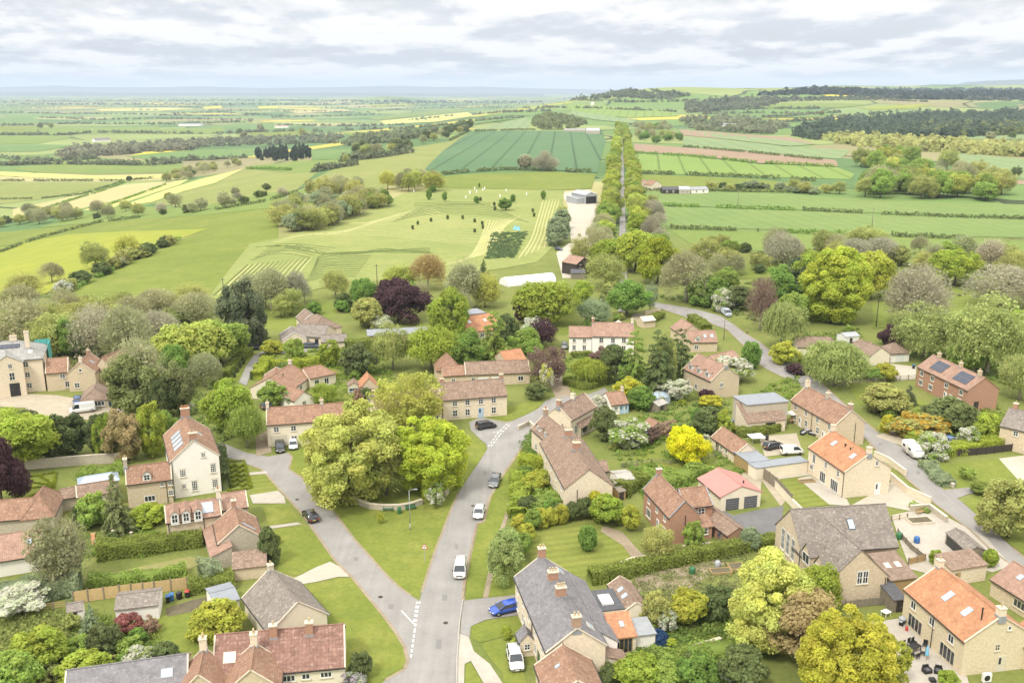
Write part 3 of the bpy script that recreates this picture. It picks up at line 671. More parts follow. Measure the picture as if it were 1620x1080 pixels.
# ------------------------------------------------------------------ foliage meshes (unit crowns: 1 wide, 1 tall)
def unit(v): return v/np.maximum(np.linalg.norm(v, axis=-1, keepdims=True), 1e-9)
def kites(C, N, size, rs, along=None, aspect=1.0):
    """leaf-clump quads at C facing N; `along` gives the long direction for twigs and strands"""
    n = len(C); size = np.broadcast_to(np.asarray(size, float), (n,))[:, None]
    if along is None: along = rs.normal(size=(n, 3))
    T = along-(along*N).sum(-1, keepdims=True)*N; T = unit(T); B = np.cross(N, T)
    k = rs.uniform(.75, 1.25, (n, 4, 1))
    V = np.stack([C-T*size*aspect*k[:, 0], C-B*size*k[:, 1]+T*size*aspect*rs.uniform(-.3, .3, (n, 1)), C+T*size*aspect*k[:, 2], C+B*size*k[:, 3]+T*size*aspect*rs.uniform(-.3, .3, (n, 1))], 1)
    return V
def quads_mesh(name, V, tint, mat, extra=None):
    """V (n,4,3) quads with tint (n,3); extra = (verts, faces) solid core"""
    n = len(V); P = V.reshape(-1, 3); col = np.repeat(np.concatenate([tint, np.ones((n, 1))], 1), 4, 0)
    Fi = np.arange(n*4).reshape(n, 4)
    if extra is not None:
        ev, ef = extra; Fi = np.concatenate([Fi, np.asarray(ef)+n*4]); P = np.concatenate([P, ev])
        col = np.concatenate([col, np.tile([[.25, .5, .9, 1]], (len(ev), 1))])
    me = bpy.data.meshes.new(name); me.vertices.add(len(P)); me.vertices.foreach_set('co', P.ravel().astype('f4'))
    me.loops.add(Fi.size); me.loops.foreach_set('vertex_index', Fi.ravel().astype('i4'))
    me.polygons.add(len(Fi)); me.polygons.foreach_set('loop_start', np.arange(0, Fi.size, 4, dtype='i4'))
    me.update(calc_edges=True)
    a = me.color_attributes.new('tint', 'FLOAT_COLOR', 'POINT'); a.data.foreach_set('color', col.ravel().astype('f4'))
    me.materials.append(MATS[mat]); return me
def sph(n, rs): return unit(rs.normal(size=(n, 3)))
def lumpy(d, rs, amt=.25):
    k = rs.normal(size=(5, 3))*1.8; ph = rs.uniform(0, 6.3, 5)
    return 1+amt*np.sin(d @ k.T+ph).mean(-1)*1.6
def crown_broad(seed, zc=.545, rz=.455, nc=75, lp=110, leaf=.026, cr=(.09, .19), inner=.45, low=-.9, amt=.3, open_=0):
    rs = np.random.default_rng(seed)
    d = sph(nc*3, rs); d = d[d[:, 2] > low][:nc]; nc = len(d)
    r = (inner+(1-inner)*rs.uniform(0, 1, nc)**.45)*lumpy(d, np.random.default_rng(seed+1), amt)*.86
    cc = d*r[:, None]*np.array([.5, .5, rz])+np.array([0, 0, zc]); rad = rs.uniform(*cr, nc)
    ci = np.repeat(np.arange(nc), lp)
    o = unit(sph(len(ci), rs)+np.array([0, 0, .35])+.35*d[ci])
    C = cc[ci]+o*(rad[ci]*rs.uniform(.55, 1.08, len(ci)))[:, None]*np.array([1, 1, .8 if rz > .3 else .6])
    C[:, 2] = np.maximum(C[:, 2], .01)
    N = unit(o*1.1+rs.normal(size=o.shape)*.65+np.array([0, 0, .3]))
    t = np.stack([np.clip(rs.normal(.5, .25, nc)[ci]+rs.normal(0, .14, len(ci)), 0, 1), np.clip(rs.normal(.5, .3, nc)[ci]+rs.normal(0, .15, len(ci)), 0, 1), np.clip(rs.normal(.5, .22, nc)[ci]+rs.normal(0, .22, len(ci)), 0, 1)], -1)
    V = kites(C, N, leaf*rs.uniform(.6, 1.3, len(ci)), rs, aspect=1.25)
    return V, t
def crown_twig(seed, n=5200, leafy=.25, spread=1.0):
    rs = np.random.default_rng(seed)
    nl = 26; d = sph(nl*3, rs); d = d[d[:, 2] > -.15][:nl]; nl = len(d)
    L = lumpy(d, rs, .22)
    ci = rs.integers(0, nl, n); u = rs.uniform(.35, 1, n)**.7
    dd = unit(d[ci]+rs.normal(size=(n, 3))*.34*spread)
    C = dd*(u*L[ci])[:, None]*np.array([.5, .5, .56])+np.array([0, 0, .44])
    C[:, 2] = np.clip(C[:, 2], .06, 1.02)
    A = unit(dd+rs.normal(size=(n, 3))*.45+np.array([0, 0, .35])); N = unit(np.cross(A, rs.normal(size=(n, 3))))
    V1 = kites(C, N, .0042*rs.uniform(.7, 1.5, n), rs, A, 11)
    # main limbs
    m = 9; ul = np.linspace(.05, .85, m); Cl = (d[:, None]*ul[None, :, None]*np.array([.5, .5, .56])*L[:, None, None]+np.array([0, 0, .3+.0])+np.array([0, 0, .14])*ul[None, :, None]).reshape(-1, 3)
    Al = np.repeat(d, m, 0); Nl = unit(np.cross(Al, rs.normal(size=Al.shape)))
    V2 = kites(Cl, Nl, .009*np.tile(1.3-ul, nl), rs, Al, 6.5)
    k = int(n*leafy); j = rs.integers(0, n, k)
    Cf = C[j]+rs.normal(size=(k, 3))*.02; Nf = unit(dd[j]+rs.normal(size=(k, 3))*.8+[0, 0, .3]); V3 = kites(Cf, Nf, .017*rs.uniform(.6, 1.4, k), rs)
    V = np.concatenate([V1, V2, V3]); g = np.clip(rs.normal(.5, .25, nl), 0, 1)
    t = np.concatenate([np.stack([g[ci], g[ci], rs.uniform(0, 1, n)], -1), np.tile([[.35, .3, .9]], (len(V2), 1)), np.stack([np.clip(g[ci[j]]+.2, 0, 1), rs.uniform(.6, 1, k), rs.uniform(0, 1, k)], -1)])
    return V, t
def crown_open(seed):
    a, ta = crown_broad(seed, nc=60, lp=62, leaf=.019, cr=(.09, .17), inner=.35, amt=.35)
    b, tb = crown_twig(seed+50, 2400, .12)
    return np.concatenate([a, b]), np.concatenate([ta, tb*[1, .5, 1]])
def crown_cone(seed, pw=.85, tiers=17, droop=.5, leaf=.03, dens=1.0):
    rs = np.random.default_rng(seed); Vs = []; Ts = []
    for k in range(tiers):
        z = .06+.93*k/tiers; r = .5*(1-z)**pw*rs.uniform(.85, 1.12)+.015; nb = max(4, int(13*(1-z)*dens)+3)
        for j in range(nb):
            w = rs.uniform(0, 6.283); rr = r*rs.uniform(.72, 1.1); n = int((20+52*rr)*dens)
            u = rs.uniform(.15, 1, n)**.7; h = np.array([math.cos(w), math.sin(w), 0])
            C = h*(u*rr)[:, None]+np.array([0, 0, 1.])*(z-droop*.11*u**1.5*(rr/.5)**.5)[:, None]
            C += rs.normal(size=(n, 3))*np.array([.022, .022, .010])
            N = unit(np.array([0, 0, 1])+h*.5+rs.normal(size=(n, 3))*.5)
            Vs.append(kites(C, N, leaf*rs.uniform(.5, 1.1, n)*(.5+.5*(1-z)), rs, np.tile(h, (n, 1)), 1.5))
            Ts.append(np.stack([np.full(n, rs.uniform(.1, .9)), np.full(n, rs.uniform(.2, .8)), rs.uniform(0, 1, n)], -1))
    V = np.concatenate(Vs); V[..., 2] = np.clip(V[..., 2], .01, 1.0); return V, np.concatenate(Ts)
def crown_weep(seed):
    rs = np.random.default_rng(seed)
    a, ta = crown_broad(seed, .6, .38, 70, 60, .015)
    n = 760; d = sph(n*2, rs); d = d[d[:, 2] > -.2][:n]; n = len(d)
    st = d*lumpy(d, rs, .3)[:, None]*np.array([.48, .48, .38])*rs.uniform(.55, 1, n)[:, None]+np.array([0, 0, .6])
    m = 15; L = rs.uniform(.12, .36, n); u = np.linspace(0, 1, m)
    C = st[:, None]+np.stack([np.zeros((n, m)), np.zeros((n, m)), -L[:, None]*u[None]], -1)+(d*np.array([1, 1, 0]))[:, None]*(.06*u[None, :, None])
    C = C.reshape(-1, 3)+rs.normal(size=(n*m, 3))*.012; C[:, 2] = np.maximum(C[:, 2], .04)
    N = unit(np.repeat(d*np.array([1, 1, .3]), m, 0)+rs.normal(size=(n*m, 3))*.5)
    b = kites(C, N, .0085*rs.uniform(.7, 1.4, n*m), rs, np.tile([[0, 0, 1.]], (n*m, 1))+rs.normal(size=(n*m, 3))*.2, 2.6)
    g = np.repeat(rs.uniform(.1, .9, n), m)
    return np.concatenate([a, b]), np.concatenate([ta, np.stack([g, np.repeat(rs.uniform(.2, .8, n), m), rs.uniform(0, 1, n*m)], -1)])
PROTO = {}
def proto(kind, k, fn):
    V, t = fn; PROTO.setdefault(kind, []).append(quads_mesh('crown_'+kind, V, t, 'foliage'))
for s in range(4): proto('broad', s, crown_broad(100+s, nc=95+8*s, lp=150, leaf=.0195, amt=.4))
for s in range(2): proto('big', s, crown_broad(140+s, .5, .5, 210, 230, .011, (.055, .11), .42, -.95, .3))
for s in range(3): proto('tall', s, crown_broad(160+s, .53, .47, 95, 130, .021, (.08, .16), .4, -.95, .36))
for s in range(3): proto('open', s, crown_open(200+s))
for s in range(4): proto('twig', s, crown_twig(240+s, 4600, .22+.1*s))
for s in range(4): proto('round', s, crown_broad(300+s, .46, .5, 66, 110, .031, (.11, .2), .4, -.9, .3))
for s in range(2): proto('tight', s, crown_broad(330+s, .47, .5, 130, 70, .028, (.06, .09), .85, -.95, .1))
for s in range(3): proto('cone', s, crown_cone(360+s))
for s in range(2): proto('cedar', s, crown_cone(380+s, .55, 11, .3, .034, .9))
for s in range(2): proto('column', s, crown_broad(400+s, .5, .5, 90, 70, .045, (.12, .2), .75, -1, .12))
for s in range(3): proto('weep', s, crown_weep(420+s))
for s in range(2): proto('sparse', s, crown_broad(440+s, .5, .5, 42, 45, .034, (.08, .17), .3, -.9, .35))
def trunk_mesh(seed, mat):
    rs = random.Random(seed); mb = MB()
    mb.tube([(0, 0, -.02), (.004, .003, .12), (.008, -.004, .3), (0, .006, .62)], [.034, .025, .02, .007], 8)
    for k in range(7):
        w = k*2.4+rs.uniform(-.4, .4); z0 = rs.uniform(.2, .42); l = rs.uniform(.2, .34); e = (math.cos(w), math.sin(w))
        mb.tube([(0, 0, z0), (e[0]*l*.45, e[1]*l*.45, z0+l*.4), (e[0]*l, e[1]*l, z0+l*1.1)], [.012, .008, .003], 5)
    me = mb.mesh('trunk', MATS[mat], smooth_=True); return me
TRUNKS = [trunk_mesh(1, 'bark'), trunk_mesh(2, 'bark'), trunk_mesh(3, 'bark_pale')]
FC = dict(lime=(.38,.455,.08), green=(.24,.36,.085), leaf=(.32,.42,.10), dark=(.19,.235,.09), olive=(.42,.44,.15), olivey=(.47,.50,.125), twig=(.43,.405,.285), twigo=(.40,.40,.22), conifer=(.171, .207, .110), yew=(.165,.20,.08),
    copper=(.120, .070, .075), copperb=(.268, .183, .146), yellow=(.85,.80,.035), gold=(.47,.48,.085), willow=(.415, .464, .159), greyg=(.342, .403, .232), silver=(.549, .586, .403), chart=(.62,.64,.19), brown=(.512, .415, .207), orange=(.732, .439, .061),
    red=(.488, .146, .134), hedge=(.27,.315,.075), hedgel=(.42,.48,.075), brownred=(.415, .293, .207))
NAMES = {'broad': 'broadleaf_tree', 'big': 'oak_tree', 'tall': 'broadleaf_tree', 'open': 'leafing_tree', 'twig': 'bare_tree', 'round': 'shrub', 'tight': 'clipped_shrub', 'cone': 'conifer_tree', 'cedar': 'cedar_tree', 'column': 'columnar_conifer', 'weep': 'willow_tree', 'sparse': 'shrub'}
SHRUBS = ('round', 'tight', 'sparse', 'column')
_cnt = [0]
def plant(P, W, Hh, kind, color, label, cat=None, group=None, mat=None, name=None, trunk=True, jit=.1):
    _cnt[0] += 1; r = random.Random(_cnt[0]*7919)
    c = FC[color] if isinstance(color, str) else color
    k = 1+r.uniform(-jit, jit); c = (c[0]*k*(1+r.uniform(-.05, .05)), c[1]*k, c[2]*k)
    me = r.choice(PROTO[kind]); nm = name or NAMES[kind]
    if kind in SHRUBS or not trunk:
        o = link(nm, me); o.location = P; crown = o; root = o
    else:
        root = empty(nm, P); crown = link('crown', me, root)
        tk = link('trunk', TRUNKS[2] if kind in ('twig', 'weep') else TRUNKS[r.randint(0, 1)], root); tk.scale = (1, 1, 1)
    root.rotation_euler = (r.uniform(-.03, .03), r.uniform(-.03, .03), r.uniform(0, 6.28)); root.scale = (W, W*r.uniform(.92, 1.08), Hh)
    crown.color = (*c, 1)
    if mat:
        crown.material_slots[0].link = 'OBJECT'; crown.material_slots[0].material = MATS[mat]
    tag(root, label, cat or ('shrub' if kind in SHRUBS else 'tree'), group); return root
def tree(px, py, w, h, kind, color, label, cat=None, group=None, mat=None, name=None, trunk=True):
    """a plant standing at photograph pixel (px, py), measured w by h pixels"""
    P = G(px, py); s = scale_at(P); cd = depr_cos(P); sdp = math.sqrt(1-cd*cd)
    W = w/s; Hh = max((h/s-W*.22*sdp)/cd, .35*W)
    return plant(P, W, Hh, kind, color, label, cat, group, mat, name, trunk)
def cluster(poly, n, specs, label, group, cat='tree', seed=0, sink=0, mind=.5, trunk=True):
    """n individual plants inside a photograph-pixel polygon; specs = (weight, kind, colour, (w0, w1) metres, height/width)"""
    r = random.Random(seed*31+n); xs = [p[0] for p in poly]; ys = [p[1] for p in poly]; got = []; px = []; tries = 0
    while len(px) < n and tries < n*60:
        tries += 1
        x, y = r.uniform(min(xs), max(xs)), r.uniform(min(ys), max(ys))
        if not inside(poly, np.array([x]), np.array([y]))[0]: continue
        if any(abs(x-a) < mind*7 and abs(y-b) < mind*3.0 for a, b in px): continue
        px.append((x, y))
    if not px: return
    P = GG([p[0] for p in px], [p[1] for p in px])
    for p in P:
        s = r.choices(specs, [q[0] for q in specs])[0]; W = r.uniform(*s[3])
        got.append(plant(Vector(p)-Vector((0, 0, sink)), W, W*s[4]*r.uniform(.88, 1.15), s[1], s[2], label, cat, group, mat=s[5] if len(s) > 5 else None, jit=.16, trunk=trunk))
    return got
def ribbon_core(P, wd, ht):
    V = []; Fc = []
    n = len(P)
    for i in range(n):
        t = (P[min(i+1, n-1)]-P[max(i-1, 0)]); t[2] = 0; t = t/max(np.linalg.norm(t), 1e-6); nn = np.array([-t[1], t[0], 0])*wd/2
        V += [P[i]-nn, P[i]+nn, P[i]+nn*.9+[0, 0, ht], P[i]-nn*.9+[0, 0, ht]]
    for i in range(n-1):
        a = i*4
        for j in range(4): Fc.append((a+j, a+(j+1) % 4, a+4+(j+1) % 4, a+4+j))
    Fc.append((0, 1, 2, 3)); Fc.append(((n-1)*4+3, (n-1)*4+2, (n-1)*4+1, (n-1)*4))
    return np.array(V), Fc
def hedge_world(P, wd, ht, color, label, group=None, ragged=.12, name='hedge', leaf=None, cat='hedge', mat='foliage', seed=1, dens=1.5, gap=0):
    P = np.asarray(P, float); rs = np.random.default_rng(int(abs(P.sum()*13)) % 99991+seed)
    seg = np.linalg.norm(np.diff(P, axis=0), axis=1); L = seg.sum(); cum = np.concatenate([[0], np.cumsum(seg)])
    m = max(2, int(L/max(wd, 2.0))+1); u = np.linspace(0, L, m)
    Q = np.stack([np.interp(u, cum, P[:, k]) for k in range(3)], -1); Q[:, 2] = ter(Q[:, 0], Q[:, 1])
    org = Q[m//2].copy()
    s = F0/max(org[1]*CP+(H0-org[2])*SP, 50)
    lf = leaf or max(.13, .9/s)
    per = 2*ht+wd; n = int(min(60000, L*per/(lf*lf*4)*dens*1.6))
    a = rs.uniform(0, L, n); c = rs.uniform(0, per, n)
    lat = np.where(c < ht, -wd/2, np.where(c > ht+wd, wd/2, c-ht-wd/2)); z = np.where(c < ht, c, np.where(c > ht+wd, per-c, ht))
    side = np.where(c < ht, -1, np.where(c > ht+wd, 1, 0))
    lump = np.sin(a*1.1+seed)*.5+np.sin(a*.37+2*seed)*.5+np.sin(a*2.9+lat)*.3
    z = z*(1+ragged*lump)+rs.normal(0, lf*.4+ragged*.15, n); lat = lat*(1+ragged*.8*np.sin(a*.83+seed*2)+ragged*.4*np.sin(a*2.3))+rs.normal(0, lf*.3+ragged*.2, n)
    z = np.maximum(z, .02)
    if gap: 
        keep = np.sin(a*.21+seed*3)+np.sin(a*.083+seed)*.8 > -1.5+gap; a, lat, z, side = a[keep], lat[keep], z[keep], side[keep]; n = len(a)
    B = np.stack([np.interp(a, u, Q[:, k]) for k in range(3)], -1)
    T = np.stack([np.interp(a+.5, u, Q[:, k])-np.interp(a-.5, u, Q[:, k]) for k in range(3)], -1); T[:, 2] = 0; T = unit(T)
    Nn = np.stack([-T[:, 1], T[:, 0], np.zeros(n)], -1)
    C = B+Nn*lat[:, None]+np.array([0, 0, 1])*z[:, None]-org
    N = unit(Nn*side[:, None]+np.array([0, 0, 1])*np.where(side == 0, 1.0, .35)[:, None]+rs.normal(size=(n, 3))*.55)
    cl = np.sin(a*1.7+lat*2+seed)*.5+.5
    t = np.stack([np.clip(cl*.6+.2+rs.normal(0, .15, n), 0, 1), np.clip(.5+rs.normal(0, .25, n), 0, 1), np.clip(np.sin(a*.9+seed*5)*.3+.5+rs.normal(0, .25, n), 0, 1)], -1)
    V = kites(C, N, lf*rs.uniform(.7, 1.3, n), rs, aspect=1.2)
    core = None
    if not gap:
        ev, ef = ribbon_core(Q-org, wd*.82, ht*.88); core = (ev, ef)
    me = quads_mesh(name, V, t, mat, core); o = link(name, me); o.location = org
    c = FC[color] if isinstance(color, str) else color; o.color = (*c, 1); tag(o, label, cat, group); return o
def hedge(pts, wd, ht, color, label, group=None, **kw):
    D = []
    for a, b in zip(pts, pts[1:]):
        n = max(1, int(math.hypot(b[0]-a[0], b[1]-a[1])/12)); D += [(a[0]+(b[0]-a[0])*k/n, a[1]+(b[1]-a[1])*k/n) for k in range(n)]
    D.append(pts[-1])
    return hedge_world(GG([p[0] for p in D], [p[1] for p in D]), wd, ht, color, label, group, **kw)
# ------------------------------------------------------------------ houses
_wc = {}
def window_meshes(w, h, style, fm):
    k = (round(w, 2), round(h, 2), style, fm)
    if k in _wc: return _wc[k]
    f = MB(); t = .10; d = .05
    f.box(-w/2, -d, 0, -w/2+t, 0, h).box(w/2-t, -d, 0, w/2, 0, h).box(-w/2+t, -d, h-t, w/2-t, 0, h).box(-w/2+t, -d, 0, w/2-t, 0, t)
    nx, ny = {'plain': (1, 1), 'two': (2, 1), 'four': (2, 2), 'sash': (2, 2), 'six': (3, 2), 'twelve': (3, 4), 'bar': (3, 1), 'french': (2, 1), 'bifold': (4, 1), 'nine': (3, 3)}[style]
    for i in range(1, nx): x = -w/2+w*i/nx; f.box(x-.04, -d+.008, t, x+.04, -.004, h-t)
    for j in range(1, ny):
        z = h*j/ny; b = .035 if (style in ('sash', 'twelve') and j*2 == ny) else .03
        for i in range(nx):
            a = -w/2+w*i/nx+(.04 if i else t); c = -w/2+w*(i+1)/nx-(.04 if i < nx-1 else t)
            f.box(a, -d+.012, z-b, c, -.004, z+b)
    fr = f.mesh('window', MATS[fm], uv=False)
    p = MB().face([(-w/2+.02, -.018, .02), (w/2-.02, -.018, .02), (w/2-.02, -.018, h-.02), (-w/2+.02, -.018, h-.02)]).mesh('pane', MATS['glass'], uv=False)
    s = MB().box(-w/2-.12, -.14, -.1, w/2+.12, .02, -.004).mesh('sill', MATS['coping'], uv=False)
    l = MB().box(-w/2-.1, -.03, h+.004, w/2+.1, .02, h+.16).mesh('lintel', MATS['coping'], uv=False)
    _wc[k] = (fr, p, (s, l)); return _wc[k]
class House:
    def __init__(s, name, label, A, B, he, w, rh, ridge='x', wall='stone', roof='pantile_red', cat='house', group=None, zg=None, L=None, **kw):
        a, b = G(*A, he), G(*B, he)
        # eaves corners: both at the same height above a level floor
        z0 = min(a.z, b.z) if zg is None else zg
        def at(p):
            d = rays([p[0]], [p[1]])[0]; t = (z0+he-H0)/d[2]; return Vector((d[0]*t, d[1]*t, z0))
        a, b = at(A), at(B)
        ang = math.atan2(b.y-a.y, b.x-a.x); L = L or (b-a).length
        s.root = empty(name, a, ang); tag(s.root, label, cat, group)
        s.M0 = Matrix.Translation(a) @ Matrix.Rotation(ang, 4, 'Z'); s.z0 = z0
        s.fm = kw.pop('frame', 'paint_white')
        s.vol(Matrix(), L, w, he, rh, ridge, wall, roof, **kw)
    def wing(s, A, B, he, w, rh, ridge='x', wall=None, roof=None, L=None, **kw):
        def at(p):
            d = rays([p[0]], [p[1]])[0]; t = (s.z0+he-H0)/d[2]; return Vector((d[0]*t, d[1]*t, s.z0))
        a, b = at(A), at(B); ang = math.atan2(b.y-a.y, b.x-a.x)
        M = s.M0.inverted() @ Matrix.Translation(a) @ Matrix.Rotation(ang, 4, 'Z')
        s.vol(M, L or (b-a).length, w, he, rh, ridge, wall or s.wall, roof or s.roof, **kw); return s
    def sub(s, x, y, L, w, he, rh, ridge='x', wall=None, roof=None, rot=0, **kw):   # volume given in house metres
        s.vol(Matrix.Translation((x, y, 0)) @ Matrix.Rotation(rot, 4, 'Z'), L, w, he, rh, ridge, wall or s.wall, roof or s.roof, **kw); return s
    def vol(s, M, L, w, he, rh, ridge, wall, roof, hip=(0, 0), over=.22, verge=None, kind='gable', gutter=True, base=-.6, th=.14, back_he=None):
        s.M, s.L, s.w, s.he, s.rh, s.ridge, s.wall, s.roof, s.kind, s.over = M, L, w, he, rh, ridge, wall, roof, kind, over
        if ridge == 'y':
            N = Matrix(((0, -1, 0, L), (1, 0, 0, 0), (0, 0, 1, 0), (0, 0, 0, 1))); l, d = w, L
        else: N = Matrix(); l, d = L, w
        s.N, s.l, s.d = N, l, d; MM = M @ N
        mb = MB()
        if kind == 'flat':
            mb.poly([(0, 0, base), (l, 0, base), (l, d, base), (0, d, base), (0, 0, he), (l, 0, he), (l, d, he), (0, d, he)], [(0, 1, 5, 4), (1, 2, 6, 5), (2, 3, 7, 6), (3, 0, 4, 7)])
            rf = MB().box(-over, -over, he, l+over, d+over, he+.16)
        elif kind == 'lean':       # single slope falling towards y=0
            mb.poly([(0, 0, base), (l, 0, base), (l, d, base), (0, d, base), (0, 0, he), (l, 0, he), (l, d, he+rh), (0, d, he+rh)], [(0, 1, 5, 4), (1, 2, 6, 5), (2, 3, 7, 6), (3, 0, 4, 7)])
            k = rh/d; e = .06
            rf = MB().shell([(-.12, -over, he-over*k+e), (l+.12, -over, he-over*k+e), (l+.12, d+.05, he+rh+.05*k+e), (-.12, d+.05, he+rh+.05*k+e)], [(0, 1, 2, 3)], th)
        else:
            h0, h1 = hip; z = he+rh; k = rh/(d/2); e = .05
            v = [(0, 0, base), (l, 0, base), (l, d, base), (0, d, base), (0, 0, he), (l, 0, he), (l, d, he), (0, d, he), (0, d/2, z), (l, d/2, z)]
            f = [(0, 1, 5, 4), (2, 3, 7, 6)]
            f.append((3, 0, 4, 7) if h0 else (3, 0, 4, 8, 7)); f.append((1, 2, 6, 5) if h1 else (1, 2, 6, 9, 5))
            mb.poly(v, f)
            x0, x1 = (-over if h0 else -.12), (l+over if h1 else l+.12); ze = he-over*k+e; zr = z+e
            ra = (h0 if h0 else -.12, d/2, zr); rb = (l-h1 if h1 else l+.12, d/2, zr)
            top = [(x0, -over, ze), (x1, -over, ze), rb, ra, (x1, d+over, ze), (x0, d+over, ze)]
            fs = [(0, 1, 2, 3), (4, 5, 3, 2)]
            if h0: fs.append((5, 0, 3))
            if h1: fs.append((1, 4, 2))
            rf = MB().shell(top, fs, th)
        s.wo = mb.build('wall', MATS[wall], s.root, MM)
        s.ro = rf.build('roof', MATS[roof], s.root, MM)
        if kind == 'gable':
            rd = MB(); 
            rd.tube([ra, rb], .11, 6)
            if h0: rd.tube([top[0], ra], .09, 6).tube([top[5], ra], .09, 6)
            if h1: rd.tube([top[1], rb], .09, 6).tube([top[4], rb], .09, 6)
            o = rd.build('ridge_tiles', MATS[roof], s.ro, MM)
            if verge:
                vw = .18
                for (xx, hh) in ((-.13, h0), (l+.13-vw, h1)):
                    if hh: continue
                    for sg in (0, 1):
                        vb = MB()
                        ya, yb = (-over, d/2) if sg == 0 else (d+over, d/2)
                        vb.poly([(xx, ya, ze-.1), (xx+vw, ya, ze-.1), (xx+vw, yb, zr-.1), (xx, yb, zr-.1), (xx, ya, ze+.07), (xx+vw, ya, ze+.07), (xx+vw, yb, zr+.07), (xx, yb, zr+.07)], [(0, 1, 2, 3), (4, 7, 6, 5), (0, 4, 5, 1), (1, 5, 6, 2), (2, 6, 7, 3), (3, 7, 4, 0)])
                        vb.build('verge', MATS[verge], s.ro, MM)
            if gutter:
                for y0 in (-over-.13, d+over+.01): MB().box(-.1, y0, he-over*k-.12, l+.1, y0+.12, he-over*k-.02).build('gutter', MATS['paint_black'], s.root, MM)
        return s
    def wallM(s, wall, u, z):
        L, w = s.L, s.w
        T = {'F': Matrix.Translation((u, 0, z)), 'B': Matrix.Translation((L-u, w, z)) @ Matrix.Rotation(math.pi, 4, 'Z'),
             'L': Matrix.Translation((0, w-u, z)) @ Matrix.Rotation(-math.pi/2, 4, 'Z'), 'R': Matrix.Translation((L, u, z)) @ Matrix.Rotation(math.pi/2, 4, 'Z')}[wall]
        return s.M @ T
    def win(s, wall, u, z, w=1.0, h=1.2, style='four', fm=None, sill=True):
        fr, p, si = window_meshes(w, h, style, fm or s.fm)
        o = link('window', fr, s.root, s.wallM(wall, u, z)); link('pane', p, o)
        if sill: link('sill', si[0], o); link('lintel', si[1], o)
        return s
    def wins(s, wall, us, z, w=1.0, h=1.2, style='four', fm=None):
        for u in us: s.win(wall, u, z, w, h, style, fm)
        return s
    def door(s, wall, u, w=.95, h=2.05, mat='paint_white', z=0.0, glazed=False, label=None):
        mb = MB().box(-w/2-.08, -.05, 0, w/2+.08, -.002, h+.08)
        o = mb.build('door_frame' if False else 'door', MATS[mat], s.root); o.matrix_local = s.wallM(wall, u, z)
        for k, (x0, x1) in enumerate(((-w/2+.12, -.05), (.05, w/2-.12))):
            for (z0, z1) in ((.2, h*.42), (h*.5, h-.14)):
                if glazed or z1 > h*.6: MB().box(x0, -.062, z0, x1, -.0501, z1).build('glazing', MATS['glass'], o) if (glazed or k == 0) else None
        MB().box(w/2-.16, -.1, h*.46, w/2-.1, -.0502, h*.5).build('handle', MATS['metal_grey'], o)
        return s
    def garage_door(s, wall, u, w, h, mat):
        o = MB().box(-w/2, -.04, 0, w/2, -.003, h).build('garage_door', MATS[mat], s.root); o.matrix_local = s.wallM(wall, u, .02)
        m = MB()
        for k in range(1, 5): m.box(-w/2, -.05, h*k/5-.02, w/2, -.0402, h*k/5+.02)
        m.build('panel_rail', MATS['metal_grey'], o); return s
    def pipe(s, wall, u, h=None, mat='paint_black'):
        h = h or s.he; o = MB().tube([(0, -.09, .05), (0, -.09, h)], .055, 6).build('downpipe', MATS[mat], s.root); o.matrix_local = s.wallM(wall, u, 0); return s
    def slopeM(s, side, u, v):        # frame on a roof slope: side 0 near eaves (local y=0) or 1; u along ridge frac, v eaves->ridge frac
        l, d, he, rh = s.l, s.d, s.he, s.rh; run = d/2 if s.kind == 'gable' else d
        an = math.atan2(rh, run)
        if side == 0: T = Matrix.Translation((u*l, v*run, he+v*rh+.05)) @ Matrix.Rotation(an, 4, 'X')
        else: T = Matrix.Translation((u*l, d-v*run, he+v*rh+.05)) @ Matrix.Rotation(math.pi, 4, 'Z') @ Matrix.Rotation(an, 4, 'X')
        return s.M @ s.N @ T
    def sky(s, side, u, v, w=.8, h=1.2, fm='lead'):
        f = MB().box(-w/2-.08, -h/2-.1, .0, w/2+.08, h/2+.1, .07); o = f.build('skylight', MATS[fm], s.root); o.matrix_local = s.slopeM(side, u, v)
        MB().box(-w/2, -h/2, .072, w/2, h/2, .085).build('pane', MATS['roof_glass'], o); return s
    def solar(s, side, u, v, w, h):
        f = MB().box(-w/2, -h/2, .06, w/2, h/2, .12); o = f.build('solar_panel', MATS['solar'], s.root); o.matrix_local = s.slopeM(side, u, v); return s
    def chimney(s, u, v=.5, sx=.95, sy=.6, up=1.1, mat='brick', pots=2, pot='buff_clay', cap='coping'):
        l, d = s.l, s.d; y = v*d; zr = s.he+s.rh*(1-abs(v-.5)*2); zt = s.he+s.rh+up+.3
        c = MB().box(-sx/2, -sy/2, zr-.9, sx/2, sy/2, zt-.18); T = s.M @ s.N @ Matrix.Translation((u*l, y, 0))
        o = c.build('chimney', MATS[mat], s.root); o.matrix_local = T
        MB().box(-sx/2-.07, -sy/2-.07, zt-.178, sx/2+.07, sy/2+.07, zt-.02).build('chimney_cap', MATS[cap if cap else mat], o)
        MB().box(-sx/2-.05, -sy/2-.05, zr-.92, sx/2+.05, sy/2+.05, zr+.02).build('flashing', MATS['lead'], o)
        for k in range(pots):
            t = (k+.5)/pots-.5; px, py = (t*sx*.9, 0) if sx >= sy else (0, t*sy*.9)
            p = MB().lathe([(.13, 0), (.15, .05), (.12, .12), (.10, .42), (.125, .45), (.125, .5), (.085, .5), (.08, .3)], (px, py, zt-.02), 8).build('chimney_pot', MATS[pot], o, smooth_=True)
        return s
